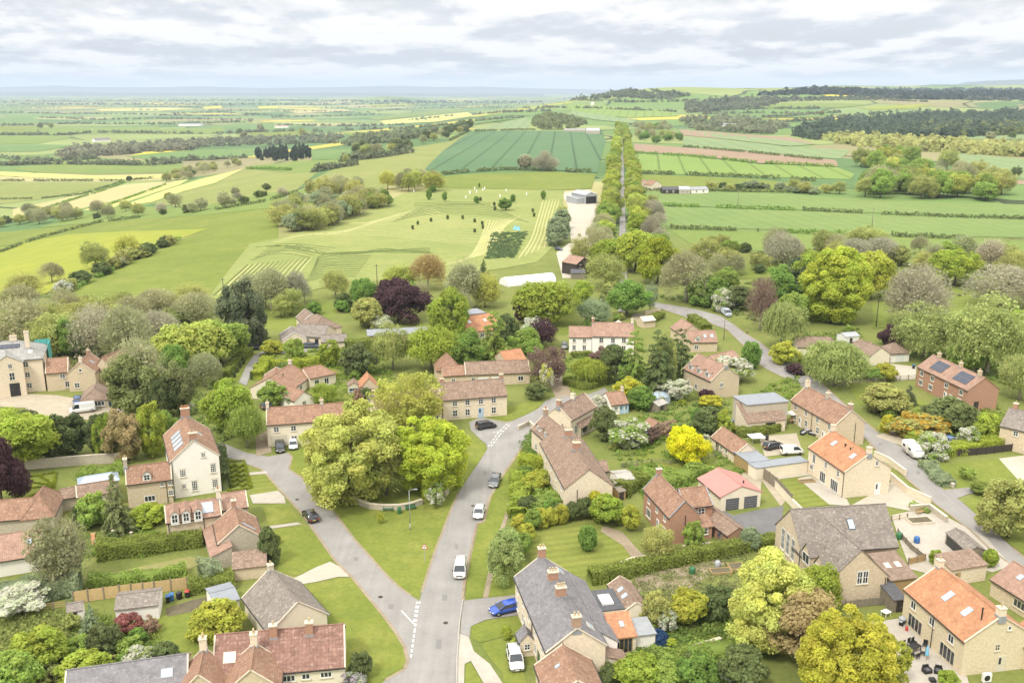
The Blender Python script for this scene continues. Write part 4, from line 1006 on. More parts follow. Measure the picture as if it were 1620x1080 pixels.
    def vent(s, side, u, v, h=1.2, r=.09, mat='paint_black'):
        T = s.slopeM(side, u, v); p = T.translation
        MB().tube([(0, 0, -.2), (0, 0, h)], r, 7).lathe([(r*1.6, h), (r*1.6, h+.1), (0.02, h+.2)], n=7).build('flue', MATS[mat], s.root, Matrix.Translation(p)); return s
    def dormer(s, side, u, w=1.3, h=1.3, v0=.12, roof=None, style='four', rh=.7, wm='paint_white'):
        """gabled dormer whose face stands v0 of the way up the slope"""
        T = s.slopeM(side, u, v0); b = T.translation; rz = T.to_euler('XYZ').z
        Mz = Matrix.Translation(b) @ Matrix.Rotation(math.atan2(T[1][0], T[0][0]), 4, 'Z')
        run = (s.d/2 if s.kind == 'gable' else s.d); k = s.rh/run; dep = (h+rh)/k; dl = h/k
        wl = MB().poly([(-w/2, 0, -.3), (w/2, 0, -.3), (w/2, 0, h), (0, 0, h+rh), (-w/2, 0, h), (-w/2, dl, h), (w/2, dl, h)], [(0, 1, 2, 3, 4), (0, 4, 5), (1, 6, 2)])
        o = wl.build('dormer', MATS[wm], s.root); o.matrix_local = Mz
        q = rh/(w/2); ov = .15
        MB().shell([(-w/2-ov, -.18, h-ov*q+.04), (0, -.18, h+rh+.04), (0, dep, h+rh+.04), (-w/2-ov, dl, h-ov*q+.04), (w/2+ov, -.18, h-ov*q+.04), (w/2+ov, dl, h-ov*q+.04)], [(0, 1, 2, 3), (1, 4, 5, 2)], .1).build('dormer_roof', MATS[roof or s.roof], o)
        fr, p, si = window_meshes(w-.3, h-.1, style, 'paint_white'); link('window', fr, o, Matrix.Translation((0, -.004, .04))); link('pane', p, o, Matrix.Translation((0, -.004, .04))); return s
    def block(s, name, x0, y0, z0, x1, y1, z1, mat):
        MB().box(x0, y0, z0, x1, y1, z1).build(name, MATS[mat], s.root, s.M); return s
# ------------------------------------------------------------------ small structures
def shed(label, A, B, he, w, rh=.6, ridge='x', wall='timber_grey', roof='felt_roof', name='garden_shed', door='F', cat='shed', **kw):
    h = House(name, label, A, B, he, w, rh, ridge, wall, roof, cat=cat, gutter=False, over=.1, **kw)
    if door: h.door(door, (h.L if door in 'FB' else h.w)*.4, .75, min(1.8, he*.92), 'timber_dark')
    return h
def fence(pts, ht, mat, label, post=1.8, name='fence', boards=None, pw=.1, gap=0, cat='fence', rails=(), group=None):
    """panels or rails between posts; the whole run is one thing"""
    P = [Vector(q) for q in GG([p[0] for p in pts], [p[1] for p in pts])]
    org = P[0].copy(); root = empty(name, org); tag(root, label, cat, group)
    pn = MB(); ps = []
    for a, b in zip(P, P[1:]):
        n = max(1, round((b-a).length/post)); t = (b-a)/n; rz = math.atan2(t.y, t.x); l = t.length
        for k in range(n+1):
            if k == 0 and a is not P[0]: continue
            ps.append((a+t*k-org, rz))
        for k in range(n):
            c = a+t*(k+.5)-org
            if rails:
                for z in rails: pn.obox(c+Vector((0, 0, z)), l-.02, .045, .1, rz)
            else:
                m = boards or 8
                for j in range(m): 
                    z0 = .05+(ht-.08)*j/m; pn.obox(c+Vector((0, .012*(j % 2), z0)), l-pw, .03+.01*(j % 2), (ht-.1)/m-gap, rz)
    pn.build('panel' if not rails else 'rail', MATS[mat], root)
    me = MB().box(-pw/2-.03, -pw/2-.03, -.3, pw/2+.03, pw/2+.03, ht+.1).mesh('post', MATS['timber_grey' if mat in ('timber_pale', 'timber') else mat])
    for k, (p, rz) in enumerate(ps[:60]):
        o = link('post', me, root); o.location = p; o.rotation_euler = (0, 0, rz)
    return root
def wall_run(pts, ht, th, mat, label, cope='coping', name='stone_wall', cat='wall', group=None):
    P = [Vector(q) for q in GG([p[0] for p in pts], [p[1] for p in pts])]
    root = empty(name, P[0]); tag(root, label, cat, group); org = P[0].copy()
    def rib(z0, z1, hw, mt, nm):
        L, Rr = [], []
        for i, p in enumerate(P):
            d = (P[min(i+1, len(P)-1)]-P[max(i-1, 0)]); d.z = 0; d.normalize(); nn = Vector((-d.y, d.x, 0))*hw; q = p-org; L.append(q+nn); Rr.append(q-nn)
        mb = MB(); n = len(P)
        for i in range(n-1):
            a, b, c, d = Rr[i], Rr[i+1], L[i+1], L[i]; Z0, Z1 = Vector((0, 0, z0)), Vector((0, 0, z1))
            mb.poly([a+Z0, b+Z0, c+Z0, d+Z0, a+Z1, b+Z1, c+Z1, d+Z1], [(0, 1, 5, 4), (2, 3, 7, 6), (4, 5, 6, 7)]+([(3, 0, 4, 7)] if i == 0 else [])+([(1, 2, 6, 5)] if i == n-2 else []))
        mb.build(nm, MATS[mt], root)
    rib(-.3, ht, th/2, mat, 'masonry'); rib(ht+.001, ht+.1, th/2+.05, cope, 'coping'); return root
def pole(px, py, h, label, r=.14, mat='timber_grey', arms=1, name='utility_pole', cat='utility pole', group=None):
    p = G(px, py); root = empty(name, p); tag(root, label, cat, group)
    MB().tube([(0, 0, -.3), (0, 0, h)], [r, r*.65], 8).build('shaft', MATS[mat], root, smooth_=True)
    for k in range(arms):
        a = MB().box(-.8, -.06, h-.5-.6*k, .8, .06, h-.38-.6*k)
        o = a.build('crossarm', MATS[mat], root)
        for x in (-.65, 0, .65): MB().lathe([(.04, 0), (.06, .1), (.03, .2)], (x, 0, h-.38-.6*k), 6).build('insulator', MATS['lamp_white'], o)
    if not arms: MB().box(-.12, -.12, h, .12, .12, h+.12).build('cap', MATS[mat], root)
    return root
# ------------------------------------------------------------------ vehicles (built once per body style, copied)
def loft(sections, closed=True):
    """skin of ring sections along x: each a list of (y, z) for the right half, mirrored"""
    mb = MB(); rings = []
    for x, half in sections:
        ring = [(x, y, z) for y, z in half]+[(x, -y, z) for y, z in reversed(half)]
        rings.append(ring)
    n = len(rings[0]); base = 0
    for r in rings: mb.v += r
    for i in range(len(rings)-1):
        for j in range(n):
            a, b = i*n+j, i*n+(j+1) % n; mb.f.append((a, b, b+n, a+n)); mb.m.append(0)
    mb.f.append(tuple(range(n))[::-1]); mb.m.append(0); mb.f.append(tuple((len(rings)-1)*n+j for j in range(n))); mb.m.append(0)
    return mb
VEH = {}
def vehicle_parts(style):
    if style in VEH: return VEH[style]
    S = {'hatch': (4.1, 1.75, 1.48, .92, (-1.95, -1.62, .42, 1.22)), 'suv': (4.5, 1.86, 1.66, 1.02, (-2.15, -1.95, .5, 1.35)), 'estate': (4.7, 1.82, 1.47, .93, (-2.2, -1.85, .45, 1.4)),
         'saloon': (4.6, 1.8, 1.44, .95, (-1.75, -1.0, .45, 1.35)), 'van': (4.5, 1.85, 1.85, 1.1, (-2.2, -2.12, .95, 1.75)), 'panel_van': (5.4, 2.0, 2.25, 1.25, (-2.65, -2.58, 1.35, 2.1)), 'pickup': (5.2, 1.9, 1.8, 1.05, (-.75, -.6, .6, 1.45))}[style]
    L, W, Hh, belt, (xr0, xr1, xf1, xf0) = S; hw = W/2; x0, x1 = -L/2, L/2; g = .28
    hood = belt-.02 if style in ('van', 'panel_van') else belt-.10
    bt = belt if style not in ('saloon', 'pickup') else belt-.02
    def sec(x, top, k=1.0): return (x, [(0.0, g), (hw*.86*k, g), (hw*k, g+.22), (hw*k, top*.72), (hw*.955*k, top-.06), (hw*.86*k, top), (0.0, top+.03)])
    body = loft([sec(x0, bt-.22, .86), sec(x0+.08, bt-.06, .95), sec(x0+.35, bt), sec(xr0+.05 if xr0+.05 > x0+.4 else x0+.45, belt), sec(0, belt), sec(xf0-.02, belt-.01), sec((xf0+x1)/2+.1, hood-.03), sec(x1-.22, hood-.13, .97), sec(x1-.06, hood-.25, .9), sec(x1, hood-.38, .84)])
    parts = [('body', body.mesh('body', MATS['car_paint'], smooth_=True, uv=False), None, (0, 0, 0))]
    kb, kt = .93, .76
    def cab(x, z, k): return (x, [(0.0, belt-.03), (hw*kb, belt-.03), (hw*(kb+(k-kb)*.5), (belt+z)/2), (hw*k, z-.05), (hw*k*.93, z-.005), (0.0, z)])
    cabm = loft([cab(xr0, belt+.02, kb), cab(xr0+.25*(xr1-xr0)+.001, belt+.25*(Hh-belt), .9), cab(xr1, Hh-.06, kt+.03), cab((xr1+xf1)/2, Hh-.003, kt+.02), cab(xf1, Hh-.06, kt+.02), cab(xf1+.3*(xf0-xf1), Hh-.38*(Hh-belt), .86), cab(xf0, belt+.0, kb)])
    solid = style in ('van', 'panel_van')
    parts.append(('windows', cabm.mesh('windows', MATS['glass'], smooth_=False, uv=False), None, (0, 0, 0)))
    rf = MB(); zz = Hh+.004; r0, r1 = xr1-.05, xf1+.05
    rl = loft([(r0, [(0, Hh-.12), (hw*kt, Hh-.12), (hw*kt*1.0, Hh-.06), (hw*kt*.9, Hh-.03), (0, Hh-.02)]), ((r0+r1)/2, [(0, Hh-.12), (hw*(kt+.03), Hh-.12), (hw*(kt+.03), Hh-.04), (hw*kt*.93, Hh+.01), (0, Hh+.025)]), (r1, [(0, Hh-.12), (hw*kt, Hh-.12), (hw*kt, Hh-.07), (hw*kt*.9, Hh-.04), (0, Hh-.02)])])
    parts.append(('roof_panel', rl.mesh('roof_panel', MATS['car_paint'], smooth_=True, uv=False), None, (0, 0, 0)))
    pil = MB()
    for sgn in (-1, 1):
        for (xa, xb) in ((xr0, xr1), (xf0, xf1)): pil.tube([(xa, sgn*hw*(kb+.005), belt), (xa+.5*(xb-xa), sgn*hw*((kb+kt)/2+.035), (belt+Hh)/2-.02), (xb, sgn*hw*(kt+.03), Hh-.05)], .045, 5)
        xm = (xr1+xf1)/2-.1; pil.tube([(xm, sgn*hw*(kb+.008), belt), (xm, sgn*hw*(kt+.055), Hh-.06)], .045, 5)
        if solid: 
            xs = xf1-.75 if style == 'panel_van' else xf1-.9
            y1, y2 = sgn*hw*(kb+.025), sgn*hw*(kt+.075)
            pil.poly([(xr0-.01, y1, belt-.05), (xs, y1, belt-.05), (xs, y2, Hh-.05), (xr1, y2, Hh-.05), (xr0-.01, y1*.96, belt-.05), (xs, y1*.96, belt-.05), (xs, y2*.96, Hh-.05), (xr1, y2*.96, Hh-.05)], [(0, 1, 2, 3) if sgn < 0 else (3, 2, 1, 0), (7, 6, 5, 4), (1, 5, 6, 2), (0, 3, 7, 4)])
    parts.append(('pillar', pil.mesh('pillar', MATS['car_paint'], uv=False), None, (0, 0, 0)))
    if style == 'pickup':
        parts.append(('load_bed', MB().box(x0+.12, -hw*.8, bt+.02, xr0-.05, hw*.8, bt+.05).mesh('load_bed', MATS['plastic_black'], uv=False), None, (0, 0, 0)))
    wr = .33 if style not in ('suv', 'pickup', 'panel_van') else .38
    ty = MB().lathe([(wr*.62, -.11), (wr*.95, -.11), (wr, -.06), (wr, .06), (wr*.95, .11), (wr*.62, .11)], n=16).mesh('tyre', MATS['tyre'], Matrix.Rotation(math.pi/2, 4, 'X'), True, False)
    ri = MB().lathe([(wr*.64, -.105), (wr*.6, -.115), (wr*.2, -.09), (.03, -.1)], n=16).lathe([(wr*.64, .105), (wr*.6, .115), (wr*.2, .09), (.03, .1)], n=16).mesh('rim', MATS['rim'], Matrix.Rotation(math.pi/2, 4, 'X'), True, False)
    for xw in (x0+.78, x1-.82):
        for sgn in (-1, 1): parts.append(('wheel', ty, ri, (xw, sgn*(hw-.10), wr)))
    hl = MB().box(-.1, -.17, -.07, .06, .17, .07).mesh('headlight', MATS['lamp_white'], uv=False); tl = MB().box(-.06, -.12, -.13, .06, .12, .13).mesh('tail_light', MATS['lamp_red'], uv=False)
    for sgn in (-1, 1):
        parts.append(('headlight', hl, None, (x1-.1, sgn*hw*.66, hood-.27))); parts.append(('tail_light', tl, None, (x0+.05, sgn*hw*.72, bt-.2)))
        parts.append(('wing_mirror', MB().box(-.08, -.1, -.06, .08, .1, .08).mesh('wing_mirror', MATS['plastic_black'], uv=False), None, (xf0-.25, sgn*(hw+.06), belt+.08)))
    parts.append(('grille', MB().box(-.02, -hw*.5, -.1, .03, hw*.5, .08).mesh('grille', MATS['plastic_black'], uv=False), None, (x1-.02, 0, hood-.42)))
    parts.append(('number_plate', MB().box(-.01, -.26, -.055, .02, .26, .055).mesh('number_plate', MATS['plate_white'], uv=False), None, (x1+.005, 0, .42)))
    parts.append(('number_plate', MB().box(-.02, -.26, -.055, .01, .26, .055).mesh('number_plate', MATS['plate_yellow'], uv=False), None, (x0-.005, 0, .62)))
    VEH[style] = parts; return parts
def vehicle(style, px, py, to, color, label, name='parked_car', cat='car', group=None):
    """stands with its middle on the ground at photograph pixel (px, py), nose towards pixel `to`"""
    p = G(px, py); q = G(*to); a = math.atan2(q.y-p.y, q.x-p.x)
    root = empty(name, p+Vector((0, 0, .05)), a); tag(root, label, cat, group)
    for nm, me, subm, loc in vehicle_parts(style):
        o = link(nm, me, root); o.location = loc; o.color = (*color, 1)
        if nm == 'wheel':
            o.data = me; r = link('rim', subm, o)
    return root
# ------------------------------------------------------------------ buildings
h = House('manor_house', 'tall three storey stone manor with grey slate hipped roof and dark arched door', (-42,575), (66,566), 8.2, 13, 3.2, 'x', 'stone_pale', 'slate_pale', hip=(5.5,5.5))
L = h.L
h.wins('F', [L-3.6], 6.3, 1.15, 1.3).wins('F', [L-3.5], 3.7, 1.15, 1.3).wins('F', [L-3.4], 1.0, 1.15, 1.35).wins('R', [4, 9], 3.7, 1.1, 1.4).pipe('R', .6)
h.chimney(.78, .3, 1.0, .9, 2.4, 'stone_pale', 2).chimney(.55, .5, 1.5, .8, 1.0, 'stone_pale', 3).sky(0, .82, .35, .9, 1.0, 'coping').solar(0, .5, .7, 4.5, 1.5)
h.block('scaffold_net', L+.5, 8.5, 5.0, L+.62, 13.4, 9.3, 'teal_net').block('scaffold_net', L-3, 13.3, 8.0, L+.5, 13.42, 9.6, 'teal_net')
h.wing((-14,578), (36,572), 8.2, 6, 1.9, 'y', roof='slate_pale')
h.win('F', h.L*.58, 6.9, .9, 1.1).win('F', h.L*.6, 4.0, 1.2, 1.9).door('F', h.L*.64, 2.0, 3.1, 'paint_black', .1)
h.wing((72,590), (107,587), 4.6, 7, 2.6, 'x', 'stone', 'pantile_red', verge='coping').win('F', 3.6, 2.9, 1.2, 1.1).win('F', 4.4, .6, 1.0, 1.6, 'two')
h.wing((107,590), (150,588), 4.6, 9, 2.5, 'y', 'stone', 'pantile_red', verge='coping').win('F', 2.9, 4.7, .7, .8, 'plain').win('F', 1.8, .8, 1.2, 1.3).chimney(.05, .5, .7, .7, .9, 'stone_pale', 1).chimney(.85, .5, .8, .6, .8).sky(0, .5, .5, .6, 1.2)
h.wing((148,583), (178,585), 4.2, 10, 3, 'y', 'stone', 'pantile_red').sky(1, .4, .6, 1.2, .8)
h.wing((128,634), (171,630), 2.1, 7.5, 1.9, 'y', 'stone_grey', 'tile_brown', hip=(2.6, 0)).win('F', h.L*.66, .5, 2.2, 1.2, 'bar')

h = House('townhouse', 'tall cream rendered house with red pantile roof and a strip of roof windows', (270,730), (346,719), 7.0, 14.6, 3.4, 'y', 'render_white', 'pantile_red', verge='coping')
h.win('F', 1.8, 3.8, 1.0, 1.4, 'twelve').win('F', 7.0, 3.8, 1.0, 1.7, 'twelve').win('F', 5.5, 7.0, .75, .8, 'four').win('F', 1.8, 1.6, .75, .8, 'four').win('F', 3.6, .9, 1.0, 1.9, 'twelve').win('F', 7.1, .9, 1.0, 1.6, 'twelve').pipe('F', .15).wins('R', [3, 7, 11], 4, 1, 1.7, 'twelve')
h.chimney(.05, .5, .7, 1.3, .9, 'brick', 2).chimney(.97, .5, .8, 1.6, 1.3, 'brick', 5, 'terracotta')
for u in (.22, .36, .5, .64): h.sky(1, u, .42, 1.3, 1.9)
h.sky(0, .45, .6, .7, 1.0, 'coping')
h.wing((200,765), (271,756), 4.5, 4.8, 2.2, 'x', 'stone', 'pantile_red', verge='coping').dormer(0, .46, 1.35, 1.2, .02).win('F', 3.5, .7, 1.8, 1.1, 'bar').win('F', 5.7, 3.2, .7, .75, 'four').win('F', 7.0, 3.2, .7, .75, 'four').win('F', 7.0, 1.3, .8, 1.0, 'four').pipe('F', 6.4).chimney(.0, .5, .6, .9, 1.3, 'stone_grey', 1)
h.wing((122,786), (183,776), 2.8, 4.2, 1.3, 'x', 'stone_pale', 'pantile_old', verge='coping').win('F', 3.6, 1.2, .9, .9)
h.wing((125,768), (187,758), 2.9, 3.6, .8, 'x', 'stone_grey', 'roof_glass', hip=(1,1), gutter=False)
h.wing((96,788), (122,784), 2.4, 3.5, 1.0, 'x', 'stone_grey', 'pantile_old')

h = House('barn', 'low open fronted barn with red pantile hipped roof beside the star shaped parterre', (-30,824), (81,815), 2.6, 5.6, 2.2, 'x', 'stone_grey', 'pantile_red', cat='barn', hip=(0, 2.8))
h.wing((34,820), (84,815), 2.6, 9, 2.7, 'y', 'stone_grey', 'pantile_red', hip=(2.6, 2.6))
h = House('outbuilding', 'low outbuilding with faded orange pantile roof and one small skylight beside the ragged olive tree', (-40,893), (65,876), 2.6, 9.6, 2.0, 'x', 'render_white', 'pantile_pink', cat='outbuilding').sky(0, .82, .55, .7, .9)

h = House('cottage', 'stone cottage with pink pantiles, three white gabled dormers and a glazed roof panel', (263,826), (350,813), 4.3, 6.0, 1.6, 'x', 'stone', 'pantile_pink', verge='coping')
L = h.L
for u in (1.3, 3.0, 4.8): h.dormer(0, u/L, 1.25, 1.55, -.14, rh=.55)
h.wins('F', [1.4, 3.2], .9, 1.05, 1.2, 'six').pipe('F', .3).pipe('F', 5.6).sky(0, .76, .5, 1.7, 2.0).chimney(.99, .5, .6, .8, 1.2, 'render_cream', 1, 'terracotta')
h.wing((352,806), (392,800), 4.0, 6, 1.5, 'x', 'stone', 'pantile_pink', verge='coping')
h.wing((346,859), (413,848), 3.1, 7.5, 2.5, 'y', 'stone_grey', 'pantile_red', verge='coping').chimney(.95, .5, .7, .7, .9, 'brick', 1).sky(0, .2, .5, .4, 2.2)
h.wing((368,899), (421,893), 2.0, 3.2, 1.0, 'x', 'stone', 'pantile_old', kind='lean')
h.wing((322,836), (335,880), 2.2, 3.0, 1.1, 'x', 'stone_grey', 'pantile_pink', kind='lean')

h = House('bungalow', 'bungalow under a big mottled grey brown tiled gable roof beside the road verge', (428,998), (517,970), 2.8, 10.5, 3.0, 'y', 'render_cream', 'slate_old', over=.35, verge='coping').chimney(.97, .5, .7, .7, .6, 'coping', 1)
h.win('R', 4, 1.1, 1.5, 1.1, 'bar')
h = House('outhouse', 'blue grey felt roofed outhouse behind the golden shrub and the grey brown bungalow', (340,956), (378,946), 2.2, 5, .5, 'x', 'render_white', 'felt_blue', cat='outhouse', gutter=False)

h = House('cottage', 'cottage with large mottled red brown tiled roof and two red brick chimneys', (336,1071), (545,1052), 3.0, 8.6, 3.0, 'x', 'render_cream', 'tile_big', verge='coping')
L = h.L
h.win('F', L*.57, 1.5, 1.5, .9, 'bar').win('F', L*.70, 1.6, 1.0, .8, 'two').win('F', L*.855, 1.6, 1.4, .8, 'bar').chimney(.45, .42, .9, .7, .9, 'brick', 1).chimney(.73, .42, .9, .7, .9, 'brick', 1).sky(0, .12, .42, 1.3, 1.2, 'coping').sky(0, .3, .55, .9, 1.1, 'coping')
h.wing((280,1100), (352,1092), 3.2, 5.5, 2.4, 'y', 'stone', 'pantile_red', verge='coping').chimney(.95, .5, .8, .8, 1.3, 'stone_pale', 2)
h.wing((355,1095), (442,1086), 3.2, 5.5, 2.6, 'y', 'stone', 'pantile_red', verge='coping').chimney(.95, .5, .8, .8, 1.3, 'stone_pale', 2)
h = House('cottage', 'low slate roofed range with one pale skylight below the white blossom bush', (100,1116), (296,1087), 3.0, 7.2, 2.2, 'x', 'stone', 'slate', verge='coping').sky(0, .83, .5, 1.2, 1.0)

h = House('terraced_house', 'long slate roofed stone terrace with four tall brick chimneys beside the main road', (866,1030), (958,1019), 5.0, 18.6, 2.7, 'y', 'stone_pale', 'slate', verge='coping')
W = h.w
h.chimney(.02, .5, .7, 1.1, 1.2, 'brick_brown', 2).chimney(.42, .5, .8, 1.3, 1.0, 'brick', 4).chimney(.64, .5, .8, 1.3, 1.0, 'brick', 3).chimney(.98, .5, .7, 1.0, 1.2, 'brick', 2).sky(0, .92, .35, 1.1, .8, 'coping').sky(0, .16, .3, 1.1, .8, 'coping')
for u in (2.5, 6.2, 10.0, 13.5, 16.8): h.win('L', W-u, 3.2, 1.0, 1.2, 'sash').win('L', W-u, .8, 1.0, 1.4, 'sash')
h.door('L', W-4.4, 1, 2.1, 'paint_green').door('L', W-12, 1, 2.1, 'paint_white').pipe('L', W-8)
h.sub(-1.8, 7.0, 1.8, 2.0, 2.3, 1.0, 'y', 'stone_pale', 'slate').win('F', .9, .9, .8, .9)
h.sub(9.8, 3.0, 15.4, 2.5, 3.3, 1.72, 'x', 'render_white', 'slate', rot=math.pi/2, kind='lean')
h.sub(9.85, 11.0, 3.5, 5.3, 2.7, 0, 'x', 'stone_pale', 'felt_roof', kind='flat', over=.05).block('roof_lantern', .8, 1.2, 2.87, 2.4, 3.6, 3.15, 'paint_white').block('lantern_glass', .95, 1.35, 3.152, 2.25, 3.45, 3.2, 'roof_glass')
h.sub(13.4, 10.9, 3.2, 7.2, 2.5, 1.1, 'y', 'render_cream', 'pantile_old', verge='coping').sky(1, .38, .5, .7, .8).sky(1, .62, .5, .7, .8)
h.sub(9.85, 5.0, 3.1, 3.6, 2.5, 1.3, 'x', 'stone_pale', 'pantile_orange', kind='lean').win('F', 1.5, .15, 2.3, 2.1, 'bifold', 'timber').sky(0, .55, .5, .5, .8)
h.sub(13.0, 5.6, 2.8, 3.6, 2.1, .2, 'x', 'render_white', 'lead', kind='lean')
h.sub(10.3, .6, 2.3, 3.0, 2.0, 1.0, 'x', 'stone_pale', 'pantile_old', rot=math.pi/2, kind='lean')
h = House('cottage', 'orange pantiled cottage joined to the near gable of the slate roofed terrace', (868,1109), (958,1099), 3.9, 7.2, 2.3, 'y', 'stone', 'pantile_red', verge='coping').sky(1, .6, .6, .4, .5)

h = House('brick_house', 'red brick house with pantile roof and a tall drainpipe on its gable beside the driveway', (1019,772), (1060,817), 4.8, 4.9, 2.5, 'x', 'brick', 'pantile_red', verge='lead')
h.wins('F', [2.4, 6.0, 9.4], 3.1, .9, 1.15, 'four').win('F', 2.4, .6, 1.9, 1.5, 'bar').win('F', 9.4, .7, 1.0, 1.3).door('F', 6.6).pipe('R', 2.6).chimney(.02, .5, .6, .9, .7, 'brick', 1)
h.wing((1084,802), (1127,797), 4.6, 5.6, 2.0, 'x', 'brick', 'pantile_red', verge='lead').win('F', 2.9, 2.9, 1.3, 1.2, 'four').win('F', .9, .6, .7, 1.5, 'two')
h.wing((1099,834), (1127,831), 2.3, 2.4, 1.0, 'x', 'brick', 'pantile_red', kind='lean').win('F', 1.7, .9, 1.3, 1.1, 'four')
h = House('garage', 'double garage with pale red metal roof and two dark grey doors', (1141,785), (1204,777), 2.8, 8.4, 1.5, 'y', 'render_cream', 'steel_red', cat='garage', over=.3)
h.garage_door('F', h.L*.29, 2.5, 2.15, 'metal_dark' if 'metal_dark' in MATS else 'felt_roof').garage_door('F', h.L*.75, 2.5, 2.15, 'felt_roof').win('L', 4, 1.0, .9, 1.1).vent(0, .25, .6, .35, .12)
h = House('outbuilding', 'narrow red brick store with pantile roof beside the dark tarmac yard', (1152,846), (1184,840), 2.0, 9.5, 1.0, 'y', 'brick', 'pantile_old', cat='outbuilding')
h.door('L', 5, .9, 1.9, 'timber_grey').door('L', 7.5, .9, 1.9, 'timber_grey').door('L', 2.5, .9, 1.9, 'timber_dark')

h = House('terraced_house', 'stone terrace with long brown pantile roof and two brick stacks between verge and blossom trees', (894,772), (969,767), 4.8, 22, 3.2, 'y', 'stone_pale', 'pantile_old', over=.15)
W = h.w
h.chimney(.44, .5, .9, 1.3, 1.0, 'brick', 3).chimney(.74, .5, .9, 1.3, 1.0, 'brick', 3).pipe('F', 2.1, 4.4)
for u in (3, 7.5, 12, 16.5, 20): h.win('L', W-u, 3.1, 1.0, 1.2, 'six').win('L', W-u, .8, 1.0, 1.3, 'six').win('R', u, 3.0, .9, 1.1)
h.sub(h.L, 12, 2.6, 4.5, 2.4, 1.0, 'x', 'stone_grey', 'pantile_old')
h = House('cottage', 'stone cottage with gabled dormers at the road end of the brown terrace', (870,702), (914,696), 4.6, 9.5, 2.6, 'y', 'stone_pale', 'pantile_old', verge='coping')
h.dormer(1, .3, 1.6, 1.0, .1).dormer(1, .7, 1.6, 1.0, .1).wins('L', [2.5, 6.5], .8, 1.0, 1.3).chimney(.98, .5, .8, .8, .9, 'brick_brown', 2, 'terracotta').vent(0, .5, .4, .6)
h = House('cottage', 'brown pantiled cottage standing across the end of the terrace at the lane junction', (903,664), (943,642), 4.4, 6.0, 2.4, 'x', 'stone_pale', 'pantile_old', verge='coping')
h.chimney(.02, .5, .7, .9, 1.1, 'brick', 2).chimney(.55, .5, .7, .8, .9, 'render_cream', 1).win('F', 2, .8, .9, 1.9, 'two')
h.wing((919,676), (955,656), 2.2, 4.2, 1.5, 'x', 'stone_grey', 'pantile_old').win('F', 1.6, .7, 1.6, 1.1, 'bar', 'paint_black')
h = House('cottage', 'small white cottage with orange pantiles and pale blue doors behind the yellow broom bush', (967,640), (994,637), 2.4, 6.0, 1.9, 'x', 'render_white', 'pantile_red').door('F', 2.6, .9, 1.9, 'paint_blue').door('F', 3.8, .8, 1.9, 'paint_blue').win('F', 1.2, .9, .9, .9).chimney(.95, .5, .5, .5, .7, 'stone_pale', 1)

h = House('barn', 'stone barn with pink brown tiled slope and dark cart opening below a grey flat roof', (1182,668), (1243,662), 2.7, 5.0, 2.9, 'x', 'stone_pale', 'pantile_old', kind='lean', cat='barn')
L = h.L
h.block('cart_opening_shade', L*.48, -.02, .05, L*.74, .05, 2.2, 'paint_black').win('F', L*.24, .8, .7, .8, 'two', 'timber_dark')  # black slab on the solid wall, painted shade of the cart opening
h.wing((1182,641), (1247,635), 5.7, 6.0, 0, 'x', 'stone_grey', 'felt_blue', kind='flat', over=.2)
h = House('outbuilding', 'long pantiled garden outbuilding with white end door beside the golden tree', (1126,690), (1165,717), 2.3, 4.6, 1.8, 'x', 'stone_pale', 'pantile_red', cat='outbuilding', verge='coping').wins('F', [4, 6], .9, .8, .9, 'two').door('R', 2.6, .9, 1.9, 'paint_white').door('F', 2.4, .9, 1.9, 'timber_grey')

h = House('stone_house', 'new pale stone house with bright orange roof, two skylights and a white side door', (1280,707), (1337,746), 5.0, 9.1, 3.0, 'x', 'stone_pale', 'pantile_orange', verge='coping', over=.18)
L = h.L
h.win('F', L*.17, 2.5, 1.0, 1.9, 'two').win('F', L*.5, 3.2, .9, 1.2).win('F', L*.83, 3.2, .9, 1.2).win('F', L*.12, 1.0, 1.2, 1.1, 'bar').win('F', L*.44, .12, 1.9, 2.1, 'bar').win('F', L*.76, .12, 2.4, 2.1, 'bifold', sill=False)
h.win('R', 6.2, 5.6, .65, 1.0, 'two').door('R', 6.8, 1.0, 2.2).pipe('F', L-.15, 4.8).sky(0, .3, .62, .8, 1.1, 'metal_grey').sky(0, .82, .6, .8, 1.1, 'metal_grey').vent(0, .52, .75, .35, .13).vent(0, .66, .75, .25, .1).chimney(.98, .5, .7, .8, .9, 'stone_pale', 1).chimney(.02, .5, .7, .8, .9, 'stone_pale', 1)

h = House('terraced_house', 'row of stone cottages with patched orange pantile roof and three pale chimneys by the lane', (1252,632), (1322,672), 4.8, 6.8, 2.8, 'x', 'stone', 'pantile_red', verge='coping')
L = h.L
h.wins('F', [L*.11, L*.36, L*.62, L*.88], 3.1, 1.05, 1.2, 'sash').wins('F', [L*.12, L*.38, L*.64], .8, 1.1, 1.4, 'sash').door('F', L*.24, .9, 2, 'paint_white').door('F', L*.77, .9, 2, 'paint_white').pipe('F', L*.5)
h.chimney(.03, .5, .8, .8, 1.2, 'stone_pale', 3).chimney(.5, .5, .8, .8, .9, 'stone_grey', 2).chimney(.97, .5, .9, .8, 1.0, 'brick_brown', 1).pipe('R', 4.6)

